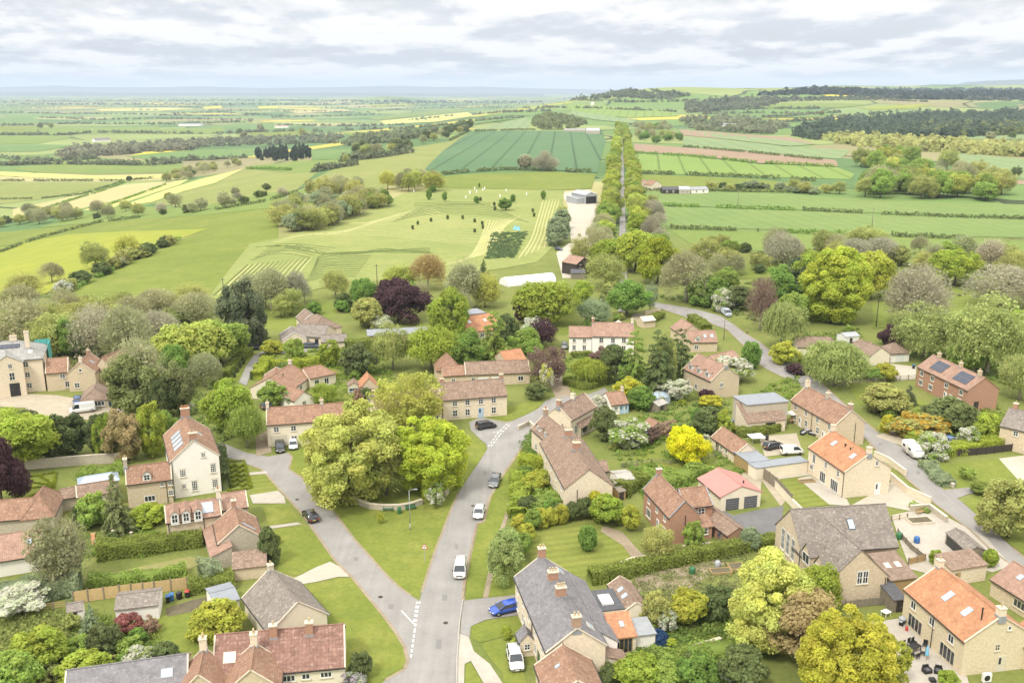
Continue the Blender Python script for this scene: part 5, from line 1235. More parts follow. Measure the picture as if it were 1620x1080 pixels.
h = House('school', 'old stone school with mottled grey brown roof, tall gable windows and small gabled dormers', (1268,871), (1420,861), 4.5, 9.2, 4.5, 'x', 'stone', 'slate_old', cat='school', over=.3)
h.wins('L', [2.8, 4.6, 6.4], 1.6, 1.2, 3.4, 'nine').sky(0, .58, .55, .9, 1.5, 'paint_black').pipe('L', 8.9)
h.wing((1312,917), (1404,908), 4.0, 10.5, 4.2, 'y', 'stone', 'slate_old', over=.3)
h.win('F', h.L*.52, 2.9, .85, 2.0, 'sash').win('F', h.L*.62, 2.9, .85, 2.0, 'sash').pipe('F', h.L-.25, 3.6)
def gable_dormer(h, u, w, hh):
    T = h.slopeM(1, u, 0.0).translation; Mz = Matrix.Translation((-.02, T.y, 0)) @ Matrix.Rotation(-math.pi/2, 4, 'Z')
h.dormer(1, .2, 2.3, 1.7, -.12, 'slate_old', 'two', 1.6, 'stone').dormer(1, .56, 2.3, 1.7, -.12, 'slate_old', 'two', 1.6, 'stone')
h.wing((1394,890), (1427,886), 2.5, 5.5, 1.0, 'x', 'stone', 'slate', kind='lean')
h.wing((1408,917), (1450,912), 2.8, 5.5, 1.3, 'x', 'timber', 'tile_brown', kind='lean').sky(0, .3, .5, .7, .9, 'coping').sky(0, .7, .5, .7, .9, 'coping')
h = House('garden_shed', 'small grey timber lean-to shed between the school gable and the orange roofed house', (1414,948), (1434,946), 2.0, 4.0, .5, 'x', 'timber_grey', 'felt_roof', cat='shed', kind='lean').door('F', 1.0, .8, 1.6, 'timber_dark')

h = House('stone_house', 'large new stone house with bright orange pantile roof, flue pipe and two folding glass doors', (1432,931), (1527,1014), 4.8, 9.2, 3.0, 'x', 'stone_new', 'pantile_orange', verge='coping', over=.18)
L = h.L
h.wins('F', [L*.17, L*.49, L*.80], 3.0, 1.15, 1.15, 'two').win('F', L*.23, .25, 3.1, 2.0, 'bifold', 'paint_cream', False).win('F', L*.77, .25, 3.0, 2.0, 'bifold', 'paint_cream', False).pipe('F', L*.52)
h.win('R', 5.9, 5.7, .5, .6, 'plain').win('R', 4.6, 3.0, .7, .9, 'four', 'paint_cream').door('R', 5.4, 1.0, 2.1, 'paint_cream')
h.sky(0, .42, .55, .85, 1.5, 'metal_grey').sky(0, .72, .55, .8, 1.3, 'metal_grey').vent(0, .9, .62, 1.5, .09).chimney(.02, .5, .7, .8, .8, 'stone_pale', 1).chimney(.98, .5, .8, .9, .8, 'stone_pale', 1)
h.sub(L*.75, 8.6, L*.3, 5, 3.2, 1.6, 'x', 'stone_new', 'pantile_orange')
h = House('cottage', 'low stone cottage with weathered orange roof and a skylight at the right edge', (1569,915), (1628,952), 2.6, 7.0, 2.2, 'x', 'stone', 'pantile_pink').win('F', 5.2, .8, 2.0, 1.2, 'bar', 'paint_cream').sky(0, .42, .6, .7, .8).win('F', 9, .8, 1.4, 1.2, 'bar', 'paint_cream')
h = House('outbuilding', 'pale stone store with lean-to roof between the school yard and the orange cottages', (1505,901), (1562,892), 2.6, 3.6, .7, 'x', 'stone_pale', 'pantile_old', kind='lean', cat='outbuilding').door('F', 1.2, .9, 1.9, 'timber')

h = House('brick_house', 'two storey brown brick house with two solar panels on its pink tiled roof', (1452,579), (1532,617), 5.0, 7.6, 2.7, 'x', 'brick', 'pantile_pink')
L = h.L
h.wins('F', [L*.1, L*.32, L*.6, L*.88], 3.1, 1.3, 1.2, 'two').wins('F', [L*.1, L*.3, L*.86], .8, 1.5, 1.3, 'bar').door('F', L*.6, 1.0, 2.1).win('F', L*.7, .8, 1.2, 1.2)
h.solar(0, .30, .5, 4.6, 2.9).solar(0, .76, .5, 4.9, 2.9).chimney(.12, .5, .7, .7, .8, 'buff_clay', 2).chimney(.55, .5, .7, .7, .8, 'buff_clay', 2).chimney(.9, .5, .7, .7, .8, 'buff_clay', 2).door('R', 2.4, 1.0, 2.1, 'timber_dark')
h = House('stone_house', 'stone house with brown tiled roof and brick chimney cut by the right edge', (1583,672), (1660,690), 4.8, 8, 2.7, 'x', 'stone', 'slate_old').wins('L', [2, 5], .8, 1.1, 1.2, 'two').wins('L', [2, 5], 3.1, 1.1, 1.2, 'two').win('F', 3, 3.2, 1, 1.1).win('F', 5.5, .8, 1.4, 1.2, 'bar').chimney(.12, .5, .8, .8, 1.0, 'brick', 1)
h = House('bungalow', 'cream gabled bungalow with brown roof beside the white fronted garage', (1378,562), (1408,559), 2.8, 9, 1.9, 'y', 'render_cream', 'tile_brown')
h.wing((1355,556), (1384,556), 2.6, 6, 1.8, 'x', 'render_cream', 'tile_brown')
h = House('garage', 'square white garage under a brown hipped tile roof', (1409,559), (1439,557), 2.5, 6, 2.0, 'x', 'render_white', 'tile_brown', cat='garage', hip=(2.6,2.6)).garage_door('F', h.L*.5 if False else 2.9, 2.6, 2.1, 'paint_white')
h = House('bungalow', 'low brown roofed bungalow half hidden behind the pale willow', (1262,548), (1330,550), 2.6, 7, 2.0, 'x', 'render_cream', 'tile_brown', hip=(0, 2.5))
h = shed('pale grey summerhouse roof showing above the garden trees behind the bungalow', (1338,533), (1360,531), 2.3, 4, .7, wall='paint_white', roof='metal_grey', name='summerhouse', cat='summerhouse')

h = House('white_cottage', 'white rendered cottage with red pantile roof, sash windows and a gabled porch', (937,531), (1003,532), 5.0, 8.0, 2.8, 'x', 'render_white', 'pantile_pink')
L = h.L
h.wins('F', [L*.22, L*.5, L*.76], 3.1, 1.15, 1.4, 'sash').win('F', L*.22, .7, 1.15, 1.6, 'sash').win('F', L*.76, .7, 1.15, 1.6, 'sash').door('F', L*.5, 1.1, 2.3, 'metal_grey').chimney(.02, .5, .7, .8, 1.0, 'brick', 2).chimney(.97, .5, .7, .8, .9, 'render_cream', 2)
h.sub(L*.5-1.1, -1.3, 2.2, 1.3, 2.5, .6, 'y', 'paint_white', 'lead').win('F', 1.1, .05, 1.1, 2.2, 'two', 'metal_grey', False)
h.sub(-6.3, .6, 6.2, 6.6, 4.5, 2.1, 'x', 'render_white', 'pantile_pink').wins('F', [1.4, 4.2], 2.9, .9, 1.0, 'two').wins('F', [1.4, 4.2], .7, 1.0, 1.4, 'sash')
h.sub(L*.45, 8.0, L*.5, 9, 3.6, 1.8, 'y', 'render_cream', 'coping')
h = House('stone_house', 'stone house with three white dormers in a weathered pink roof', (1082,582), (1125,602), 4.6, 8.0, 3.2, 'x', 'stone', 'pantile_pink', verge='coping')
for u in (.2, .5, .8): h.dormer(0, u, 1.5, 1.2, .08)
h.wins('F', [2, 5.5, 8.8], .8, 1.1, 1.3).win('R', 3, 2.6, .9, 1.1).chimney(.98, .5, .7, .8, .8, 'stone_pale', 1)
h.wing((1140,580), (1177,571), 3.8, 7.5, 2.0, 'x', 'render_cream', 'pantile_pink').win('F', 3, 1.4, 1.0, 1.1)
h = House('stone_house', 'red roofed stone house with a white dormer behind the tall dark conifers', (1091,541), (1135,540), 2.9, 6.2, 2.4, 'x', 'stone', 'pantile_pink').dormer(0, .3, 1.4, 1.1, .05).sky(0, .6, .5, .7, 1).sky(0, .85, .5, .7, 1).win('F', 2, .8, 1.2, 1.2)
h.wing((1078,528), (1112,526), 2.9, 8, 2.4, 'y', 'stone', 'pantile_pink')

h = House('cottage', 'long low pantiled range with white garage panels and a pyramid roofed end', (737,592), (838,588), 3.0, 6.2, 2.2, 'x', 'stone', 'pantile_old', verge='coping')
h.garage_door('F', 4.3, 2.6, 2.1, 'paint_white').garage_door('F', 7.6, 2.6, 2.1, 'paint_white').win('F', 13.5, .8, 1.4, 1.3, 'two').win('F', 1.8, .9, 1.0, 1.2)
h.wing((701,594), (737,592), 2.9, 5.2, 1.6, 'x', 'stone', 'pantile_red').win('F', 2.5, .8, 1.0, 1.2)
h.wing((691,585), (727,583), 3.2, 6, 3.4, 'x', 'stone', 'pantile_red', hip=(2.9,2.8))
h = House('terraced_house', 'stone terrace with brown pantile roof and pale blue front door facing the road junction', (701,632), (802,624), 4.8, 7.2, 2.7, 'x', 'stone_pale', 'pantile_old')
h.wins('F', [2.6, 5.4, 8.4, 11.3], 3.1, 1.1, 1.2, 'sash').wins('F', [2.6, 5.4, 11.3], .7, 1.1, 1.5, 'sash').door('F', 8.4, 1.05, 2.2, 'paint_blue').chimney(.03, .5, .8, .7, .8, 'brick', 2).chimney(.97, .5, .8, .7, .8, 'brick', 2)
h = House('cottage', 'brown roofed stone cottage half hidden behind the big leafing trees on the green', (596,650), (699,638), 4.6, 6.8, 2.5, 'x', 'stone_pale', 'pantile_old')
h.wins('F', [1.5, 5.5, 9.5, 13], 3.0, 1.0, 1.2, 'sash').wins('F', [1.5, 5.5, 9.5, 13], .8, 1.0, 1.3, 'sash').chimney(.02, .5, .8, .7, .8).chimney(.5, .5, .8, .7, .8)
h = House('stone_house', 'pale stone house with long red pantile roof and white garage door behind the oak', (422,671), (568,661), 4.8, 6.8, 2.4, 'x', 'render_cream', 'pantile_red', verge='coping')
L = h.L
h.wins('F', [1.8, 5.2, 9.6, 15], 3.0, 1.1, 1.1, 'four').win('F', 5.2, .8, 1.2, 1.2).garage_door('F', 2.2, 3.2, 2.4, 'paint_cream').win('F', 15, .7, 1.2, 1.3).win('F', 11, .7, 1.2, 1.3).chimney(.01, .5, .6, .7, .9, 'stone_pale', 1).chimney(.6, .5, .7, .6, .7, 'coping', 2)
h = House('bungalow', 'red tiled bungalow with white trimmed cream gable beside the curving drive', (459,617), (491,594), 2.6, 10, 2.7, 'x', 'render_cream', 'pantile_red', over=.3)
h.wins('F', [2.5, 6], .8, 1.3, 1.2, 'two').vent(0, .35, .7, .5, .1).chimney(.98, .5, .7, .7, .8, 'coping', 1)
h.wing((415,608), (454,606), 2.7, 8.0, 1.8, 'y', 'render_cream', 'pantile_red', verge='paint_white').win('F', 2.9, .9, 1.6, 1.1, 'bar')
h.wing((434,620), (466,634), 2.5, 5.0, 1.6, 'x', 'render_white', 'pantile_red').win('R', 2.4, .8, 1.0, 1.1)
h.wing((490,598), (531,590), 2.8, 6.5, 1.8, 'x', 'render_cream', 'pantile_red', hip=(0,2.5)).wins('F', [1.8, 4.4], .4, 1.2, 1.7, 'two')
h = House('bungalow', 'grey brown tiled bungalow with white edged gables and a dark parked car in front', (452,530), (512,533), 2.9, 9, 2.3, 'x', 'stone_pale', 'slate_old', hip=(2.5, 0)).win('F', 9.2, .5, 1.1, 1.7, 'two', 'paint_black')
h.wing((447,538), (485,535), 2.6, 7.5, 2.0, 'y', 'stone_pale', 'slate_old', verge='paint_white').win('F', 2.6, .2, 2.2, 2.0, 'two', 'paint_black', False)
h.wing((508,541), (548,539), 2.3, 5.4, 1.3, 'x', 'stone_pale', 'slate_old')
h.wing((494,523), (540,516), 2.9, 10, 3.0, 'y', 'stone_pale', 'tile_brown', hip=(3,3)).dormer(1, .2, 1.6, 1, .1)
h.wing((478,510), (508,507), 3.2, 8, 2.2, 'y', 'render_cream', 'tile_brown', verge='paint_white')
h = House('stable', 'long low building with pale grey metal roof between the copper beech and willows', (582,531), (679,526), 2.9, 5.0, .5, 'x', 'brick_brown', 'felt_blue', cat='stable', kind='lean')
h = House('stone_house', 'house with orange tiled slope and pale flat roof among the garden trees', (738,526), (793,519), 2.8, 6.5, 3.2, 'x', 'stone_pale', 'pantile_orange', kind='lean').sky(0, .25, .6, .8, 1.0, 'coping').sky(0, .7, .6, .8, 1.0, 'coping').wins('F', [2, 5], .8, 1.2, 1.2)
h.sub(-.3, 6.6, 9.6, 6, 6.2, 0, 'x', 'render_cream', 'felt_blue', kind='flat')
h = House('wooden_barn', 'dark boarded barn with pink roof beside the pale gravel yard', (912,418), (936,414), 4.6, 8, 2.2, 'y', 'timber_dark', 'pantile_pink', cat='barn').win('F', 2.2, 3.0, 1.2, 1.0, 'two', 'timber_dark').win('F', 5.4, 3.0, 1.2, 1.0, 'two', 'timber_dark').door('F', 5.2, 1.4, 2.2, 'paint_black')
h.wing((904,432), (926,432), 2.2, 5, .6, 'x', 'timber_grey', 'felt_roof', kind='lean')
h = House('steel_barn', 'grey steel barn with dark open front at the far end of the gravel yard', (926,309), (945,308), 5.5, 18, 1.8, 'y', 'metal_grey', 'metal_grey', cat='barn').block('barn_opening_shade', .6, -.05, .05, h.L-.6 if False else 8.0, .1, 4.6, 'paint_black')  # black slab stands for the shaded interior behind the open front
h.sub(-5, 2, 5, 14, 3.2, .6, 'x', 'metal_grey', 'lead', kind='lean')
FARM = [((1014,291),(1029,290),4.2,9,2.6,'y','pantile_pink','render_cream','cream gabled farmhouse nearest the avenue trees'), ((1031,293),(1047,292),4.2,9,2.8,'y','pantile_red','render_cream','cream farmhouse with red roof beside the long sheds'),
 ((1048,300),(1073,300),3.0,9,1.6,'x','felt_roof','timber_dark','dark long farm shed next to the red roofed farmhouse'), ((1075,300),(1092,300),3.2,10,1.8,'x','metal_grey','stone_grey','grey farm shed in the middle of the farmyard row'), ((1094,300),(1121,299),3.0,8,1.4,'x','lead','render_white','pale farm shed ending the farmyard row')]
for (A, B, he, w, rh, rd, rf, wl, lb) in FARM:
    hh = House('farmhouse' if 'house' in lb.split(' with')[0].split(' nearest')[0] and 'shed' not in lb[:16] else 'farm_shed', lb, A, B, he, w, rh, rd, wl, rf, cat='farm building', gutter=False)
    hh.wins('F', [hh.L*.3, hh.L*.7], 1.0, 1.3, 1.3)
for (A, B, he, w, rh, rf, lb) in [((893,206),(926,206),3.2,16,2.4,'slate_pale','wide pale farm barn at the far edge of the dark green crop'), ((928,207),(949,207),5.5,22,4,'metal_grey','big grey gabled barn where the avenue meets the dark green crop'),
    ((150,222),(175,221),5,14,4,'slate','grey farmhouse among bare trees out on the plain'), ((282,197),(318,197),6,25,3,'felt_blue','long white roofed farm shed far out on the plain'), ((434,200),(455,200),5,20,3,'pantile_pink','pink roofed farm building far out on the plain'), ((1140,198),(1168,198),5,16,3,'lead','grey farm roof in the wooded valley beyond the brown field'), ((935,164),(940,164),6,14,4,'coping','tiny white house below the wooded hill')]:
    House('farm_barn', lb, A, B, he, w, rh, 'x', 'stone_grey' if 'barn' in lb else 'render_white', rf, cat='farm building', gutter=False)
h = House('garage', 'white walled garage with mossy roof behind the red leaved shrub', (182,963), (250,955), 2.2, 4.6, .8, 'x', 'render_white', 'slate_old', cat='garage', gutter=False).win('L', 2.2, .8, 1.2, 1.0)
h = shed('small whitewashed hut with mossy roof at the end of the pale timber fence', (106,968), (130,964), 2.0, 2.6, .5, wall='render_white', roof='slate_old', name='garden_hut', cat='hut')
h = shed('cream summerhouse with blue windows beside the orange garage', (550,611), (569,610), 2.2, 3.2, .9, 'y', 'paint_cream', 'pantile_old', 'summerhouse', cat='summerhouse', door=None).win('F', 1.4, .9, 2.2, .8, 'bar', 'paint_blue')
h = House('garage', 'small stone garage with orange pyramid roof behind the parked dark car', (570,613), (598,611), 2.5, 5.2, 2.2, 'y', 'stone', 'pantile_orange', cat='garage').garage_door('F', 2.2, 2.4, 2.0, 'timber_dark')
h = shed('open timber carport with flat grey roof beside the garden outbuilding', (1185,732), (1217,728), 2.3, 5.5, 0, wall='timber', roof='felt_blue', name='carport', cat='carport', door=None, kind='flat')
h.block('carport_shade', .3, -.03, .05, h.L-.3, .03, 2.0, 'paint_black')  # shade inside the carport, painted as a black panel on its front
h = shed('long open store with flat slate grey roof along the back of the lawn', (1196,741), (1278,730), 2.2, 2.6, 0, wall='render_cream', roof='felt_blue', name='lean_to', cat='lean-to', door=None, kind='flat')
h = shed('grey felted shed behind the stone terrace with pale painted walls', (980,760), (1004,757), 2.1, 4.5, .5, wall='render_white', roof='concrete')
h = shed('brown timber log store beside the gable of the stone terrace', (979,778), (990,776), 1.6, 2.6, .3, wall='timber', roof='timber_grey', name='log_store', cat='log store')
h = shed('timber shelter with open front holding bicycles at the school lane', (1497,842), (1530,871), 1.9, 3.0, .7, wall='timber_grey', roof='slate_old', name='bicycle_shelter', cat='shelter', door=None)
h.block('shelter_shade', .4, -.03, .1, h.L-.5, .03, 1.6, 'paint_black')  # black front panel imitates the shade inside the shelter
h = shed('small stone shed with brown lean-to roof beside the garden path', (1032,676), (1050,672), 2, 3, 1.0, 'y', 'stone', 'pantile_red')
h = shed('little timber shed beside the white dome and greenhouse', (1042,642), (1056,637), 1.8, 3, .6, wall='timber_grey', roof='concrete')
h = House('stone_porch', 'pale stone gatehouse store at the bend of the lane', (1018,508), (1037,506), 2.2, 4, .9, 'x', 'stone', 'coping', cat='outbuilding')
h = House('cottage', 'red roofed cottage end behind the copper shrub and oak road junction', (800,572), (832,567), 2.6, 6, 2.0, 'x', 'stone', 'pantile_orange')
# ------------------------------------------------------------------ vehicles
V = vehicle; WHITE = (.68, .68, .66); BLACK = (.012, .012, .014)
V('van', 728, 906, (725, 935), WHITE, 'white van parked at the edge of the main road by the dirt path', 'parked_van', 'van')
V('hatch', 758, 815, (753, 835), WHITE, 'white car parked on the main road beside the wide grass verge')
V('estate', 783, 765, (775, 785), (.13, .135, .14), 'dark grey car parked on the main road behind the white car')
V('estate', 491, 820, (478, 803), (.02, .02, .024), 'black car driving away along the narrow branch road')
V('suv', 769, 677, (800, 672), (.018, .018, .022), 'black four wheel drive at the road junction by the terrace')
V('panel_van', 1149, 499, (1160, 507), (.42, .46, .49), 'silver panel van parked at the bend of the lane', 'parked_van', 'van')
V('panel_van', 131, 652, (108, 655), WHITE, 'white panel van parked on the manor house yard', 'parked_van', 'van')
V('hatch', 123, 638, (122, 655), (.03, .08, .22), 'blue car parked against the manor outbuilding')
V('estate', 801, 967, (775, 973), (.02, .07, .40), 'bright blue car parked on the terrace driveway')
V('suv', 815, 1048, (821, 1075), WHITE, 'white car parked beside the slate roofed terrace')
V('estate', 443, 711, (445, 730), (.02, .02, .022), 'black car parked before the pale stone house')
V('hatch', 464, 707, (465, 725), WHITE, 'small white car parked beside the black car at the stone house')
V('hatch', 587, 634, (588, 650), (.03, .035, .045), 'dark car on the garden driveway behind the oaks')
V('estate', 1224, 709, (1245, 705), (.02, .02, .024), 'black estate car parked on the garden grass beside the white van')
V('van', 1252, 718, (1275, 717), WHITE, 'white van parked on the garden grass beside the black estate car', 'parked_van', 'van')
V('hatch', 1226, 672, (1224, 690), (.45, .03, .03), 'red car in front of the stone barn opening')
V('hatch', 1503, 702, (1520, 712), (.10, .17, .32), 'blue car parked behind the white blossom tree')
V('estate', 492, 550, (515, 550), (.06, .08, .10), 'blue grey car parked in front of the grey bungalow')
V('hatch', 893, 550, (893, 565), (.16, .18, .16), 'grey green car parked beside the white cottage')
V('hatch', 426, 645, (440, 640), (.03, .04, .06), 'dark car parked between the two red roofed houses')
for (x, y, c, lb) in [(884, 396, (.05, .06, .09), 'dark car on the grass edge of the gravel yard'), (893, 377, (.04, .04, .05), 'black car at the near side of the gravel yard'), (932, 372, (.35, .36, .38), 'silver car on the right of the gravel yard'), (936, 379, (.10, .15, .26), 'blue car on the right of the gravel yard')]:
    V('hatch', x, y, (x+12, y+2), c, lb)
V('suv', 404, 553, (425, 550), (.03, .03, .04), 'dark car in the shade of the tall pine by the drive')
def caravan(px, py, to, label):
    p = G(px, py); q = G(*to); root = empty('caravan', p+Vector((0, 0, .05)), math.atan2(q.y-p.y, q.x-p.x)); tag(root, label, 'caravan')
    sec = lambda x, z0, z1, k: (x, [(0, z0), (1.1*k, z0), (1.13*k, (z0+z1)/2), (1.1*k, z1-.15), (.95*k, z1), (0, z1+.03)])
    loft([sec(-2.7, .8, 1.9, .92), sec(-2.55, .5, 2.4, .98), sec(-2.1, .45, 2.6, 1), sec(1.9, .45, 2.6, 1), sec(2.5, .5, 2.2, .98), sec(2.75, .8, 1.6, .92)]).build('body', MATS['paint_white'], root, smooth_=True)
    for (x, y, a) in ((-1.4, -1.135, 0), (.9, -1.135, 0), (-1.4, 1.135, 0), (.9, 1.135, 0)): MB().box(x-.5, y-.02, 1.4, x+.5, y+.02, 1.95).build('window', MATS['glass'], root)
    MB().box(2.5, -.8, 1.45, 2.66, .8, 1.95).build('window', MATS['glass'], root); MB().box(-.35, -1.16, .55, .25, -1.12, 2.2).build('door', MATS['paint_cream'], root)
    for s in (-1, 1):
        me = MB().lathe([(.2, -.09), (.31, -.09), (.31, .09), (.2, .09)], n=14).mesh('wheel', MATS['tyre'], Matrix.Rotation(math.pi/2, 4, 'X'), True, False); o = link('wheel', me, root); o.location = (-.2, s*.95, .31)
    MB().tube([(2.5, -.5, .5), (3.7, 0, .5), (2.5, .5, .5)], .05).build('drawbar', MATS['metal_grey'], root)
caravan(1443, 720, (1462, 735), 'white touring caravan parked beside the lane under the blossom tree')
# ------------------------------------------------------------------ street furniture
def lamp_post(px, py, h, label):
    p = G(px, py); r = empty('lamp_post', p); tag(r, label, 'lamp post')
    MB().tube([(0, 0, -.2), (0, 0, 1.2)], .09, 8).tube([(0, 0, 1.2), (0, 0, h)], [.07, .05], 8).build('shaft', MATS['metal_grey'], r, smooth_=True)
    MB().tube([(0, 0, h-.05), (.35, 0, h+.18), (.9, 0, h+.22)], .035, 6).build('arm', MATS['metal_grey'], r); MB().box(.75, -.12, h+.16, 1.35, .12, h+.3).build('lantern', MATS['lead'], r)
lamp_post(649, 838, 7.0, 'slim grey lamp post standing on the triangular green')
pole(1145, 537, 8, 'timber pole beside the lane near the silver van', .13, arms=0)
pole(1040, 618, 9.5, 'tall thin pale pole rising before the dark conifers', .1, 'bark_pale', 0)
pole(1386, 517, 8.5, 'leaning dark telegraph pole in the paddock by the bare dome shaped tree', .16, 'timber_dark', 1)
pole(1261, 512, 8, 'pale telegraph pole with crossarm behind the willow', .15, 'timber_grey', 1)
pole(597, 457, 9, 'dark telegraph pole at the edge of the mown ground', .15, 'timber_dark', 1)
pole(355, 479, 8.5, 'dark telegraph pole at the foot of the striped slope', .15, 'timber_dark', 1)
pole(1167, 329, 11, 'lone telegraph pole in the upper pasture', .2, 'timber_grey', 1)
pole(1379, 362, 11, 'telegraph pole on the hedge line of the middle pasture', .2, 'timber_grey', 1)
def warning_sign(px, py, label):
    p = G(px, py); r = empty('warning_sign', p); tag(r, label, 'road sign')
    MB().tube([(0, 0, -.2), (0, 0, 2.6)], .045, 8).build('post', MATS['metal_grey'], r)
    t = lambda s, y0, y1, z: MB().poly([(-s, y, z-s*.577) for y in (y0, y1)][:0]+[(-s, y0, z-s*.577), (s, y0, z-s*.577), (0, y0, z+s*1.155), (-s, y1, z-s*.577), (s, y1, z-s*.577), (0, y1, z+s*1.155)], [(0, 1, 2), (5, 4, 3), (0, 3, 4, 1), (1, 4, 5, 2), (2, 5, 3, 0)])
    o = t(.55, -.07, -.04, 2.4).build('sign_plate', MATS['plastic_red'], r); t(.40, -.078, -.071, 2.4).build('sign_face', MATS['paint_white'], o)
    MB().box(-.03, -.084, 2.3, .03, -.0785, 2.62).box(-.15, -.084, 2.42, .15, -.0785, 2.47).build('symbol', MATS['plastic_black'], o)
warning_sign(672, 887, 'triangular warning sign on a grey post on the green')
def bench(px, py, to, mat, label, L=1.8):
    p = G(px, py); q = G(*to); r = empty('park_bench', p, math.atan2(q.y-p.y, q.x-p.x)); tag(r, label, 'bench')
    m = MB(); [m.box(-L/2, -.25+.13*k, .42, L/2, -.15+.13*k, .46) for k in range(4)]; m.build('seat', MATS[mat], r)
    m = MB(); [m.box(-L/2, .28+.03*k, .52+.14*k, L/2, .31+.03*k, .62+.14*k) for k in range(3)]; m.build('backrest', MATS[mat], r)
    for x in (-L/2+.1, L/2-.1):
        for (y, h) in ((-.22, .6), (.27, .9)): MB().box(x-.04, y-.04, -.1, x+.04, y+.04, h).build('leg', MATS[mat], r)
bench(614, 808, (640, 808), 'plastic_green', 'green bench by the round stone wall, further from the blossom tree')
bench(650, 806, (675, 802), 'plastic_green', 'green bench by the round stone wall, nearer the white blossom tree')
bench(1456, 812, (1470, 808), 'timber', 'timber bench on the school garden wall')
def bin_(px, py, mat, lid, label, name='wheelie_bin', cat='bin'):
    p = G(px, py); r = empty(name, p, random.Random(px).uniform(-.4, .4)); tag(r, label, cat)
    MB().poly([(-.25, -.28, .08), (.25, -.28, .08), (.25, .28, .08), (-.25, .28, .08), (-.3, -.36, .98), (.3, -.36, .98), (.3, .36, .98), (-.3, .36, .98)], [(0, 3, 2, 1), (0, 1, 5, 4), (1, 2, 6, 5), (2, 3, 7, 6), (3, 0, 4, 7)]).build('body', MATS[mat], r)
    MB().poly([(-.32, -.4, .985), (.32, -.4, .985), (.32, .4, .985), (-.32, .4, .985), (-.3, -.36, 1.04), (.3, -.36, 1.04), (.3, .3, 1.1), (-.3, .3, 1.1)], [(0, 3, 2, 1), (4, 5, 6, 7), (0, 1, 5, 4), (1, 2, 6, 5), (2, 3, 7, 6), (3, 0, 4, 7)]).build('lid', MATS[lid], r)
    for s in (-1, 1):
        o = link('wheel', MB().lathe([(.03, -.03), (.1, -.03), (.1, .03), (.03, .03)], n=10).mesh('wheel', MATS['tyre'], Matrix.Rotation(math.pi/2, 4, 'Y'), True, False), r); o.location = (s*.24, .3, .1)
bin_(632, 812, 'plastic_green', 'plastic_green', 'green litter bin between the two green benches', 'litter_bin')
bin_(266, 952, 'plastic_black', 'plastic_blue', 'black bin with blue lid in front of the pale fence'); bin_(272, 949, 'plastic_blue', 'plastic_blue', 'blue bin in front of the pale fence'); bin_(284, 947, 'plastic_black', 'plastic_black', 'black bin between the blue and red lidded bins'); bin_(297, 944, 'plastic_black', 'plastic_red', 'black bin with red lid at the end of the pale fence')
bin_(1139, 853, 'plastic_black', 'plastic_blue', 'blue lidded bin beside the brick store'); bin_(1145, 855, 'plastic_black', 'plastic_red', 'red lidded bin beside the brick store')
bin_(831, 740, 'plastic_black', 'plastic_red', 'red lidded bin beside the lime green hedge'); bin_(841, 740, 'plastic_black', 'plastic_blue', 'blue lidded bin beside the lime green hedge')
bin_(1158, 672, 'plastic_black', 'plastic_blue', 'blue lidded bin beside the stone barn'); bin_(1166, 671, 'plastic_black', 'plastic_green', 'green lidded bin beside the stone barn')
bin_(1213, 696, 'plastic_black', 'plastic_black', 'dark bin beside the white gazebo'); bin_(174, 642, 'plastic_blue', 'plastic_blue', 'blue bin at the corner of the manor outbuilding')
bin_(1445, 583, 'plastic_black', 'plastic_blue', 'blue lidded bin beside the brick house with solar panels'); bin_(340, 893, 'plastic_black', 'plastic_blue', 'blue lidded bin behind the cottage lean-to')
# ------------------------------------------------------------------ gardens: furniture
def table_set(px, py, label, mat='plastic_black', L=2.0):
    p = G(px, py); r = empty('garden_table', p, .5); tag(r, label, 'table')
    MB().box(-L/2, -.5, .7, L/2, .5, .75).build('tabletop', MATS[mat], r)
    for x in (-L/2+.12, L/2-.12):
        for y in (-.4, .4): MB().box(x-.04, y-.04, -.05, x+.04, y+.04, .7).build('leg', MATS[mat], r)
def chair(px, py, a, label, mat='plastic_black', group=None, w=.55):
    p = G(px, py); r = empty('garden_chair', p, a); tag(r, label, 'chair', group)
    MB().box(-w/2, -.28, .4, w/2, .28, .46).build('seat', MATS[mat], r); MB().box(-w/2, .24, .46, w/2, .3, .95).build('backrest', MATS[mat], r)
    for x in (-w/2+.04, w/2-.04):
        for y in (-.24, .24): MB().box(x-.025, y-.025, -.05, x+.025, y+.025, .4).build('leg', MATS[mat], r)
table_set(1443, 1030, 'dark rectangular garden table on the terrace of the new stone house', L=2.4)
for k, (x, y, a) in enumerate([(1432, 1024, .5), (1440, 1020, .5), (1446, 1019, .5), (1440, 1041, 3.6), (1450, 1041, 3.6)]): chair(x, y, a, 'dark garden chair drawn up to the long terrace table', group='chairs round the terrace table')
chair(1463, 1023, -.6, 'dark garden chair standing against the wall by the blue parasol'); chair(1459, 1036, -2, 'dark garden chair between the table and the blue parasol')
def parasol(px, py, label, mat, closed):
    p = G(px, py); r = empty('parasol', p); tag(r, label, 'parasol')
    MB().tube([(0, 0, -.05), (0, 0, 2.5)], .03, 6).build('pole', MATS['timber'], r); MB().lathe([(.3, 0), (.3, .06), (.05, .1)], n=12).build('base', MATS['concrete'], r)
    (MB().lathe([(.2, .9), (.24, 1.1), (.16, 1.9), (.03, 2.45)], n=9) if closed else MB().lathe([(1.35, 1.95), (1.37, 2.02), (.7, 2.3), (.03, 2.5)], n=10)).build('canopy', MATS[mat], r)
m_plain('sky_cloth', (.20, .45, .60), .9, .1, .1, 4)
parasol(1465, 1046, 'closed light blue parasol on the terrace of the new stone house', 'sky_cloth', True)
parasol(1252, 667, 'open white parasol in front of the row of cottages', 'paint_white', False)
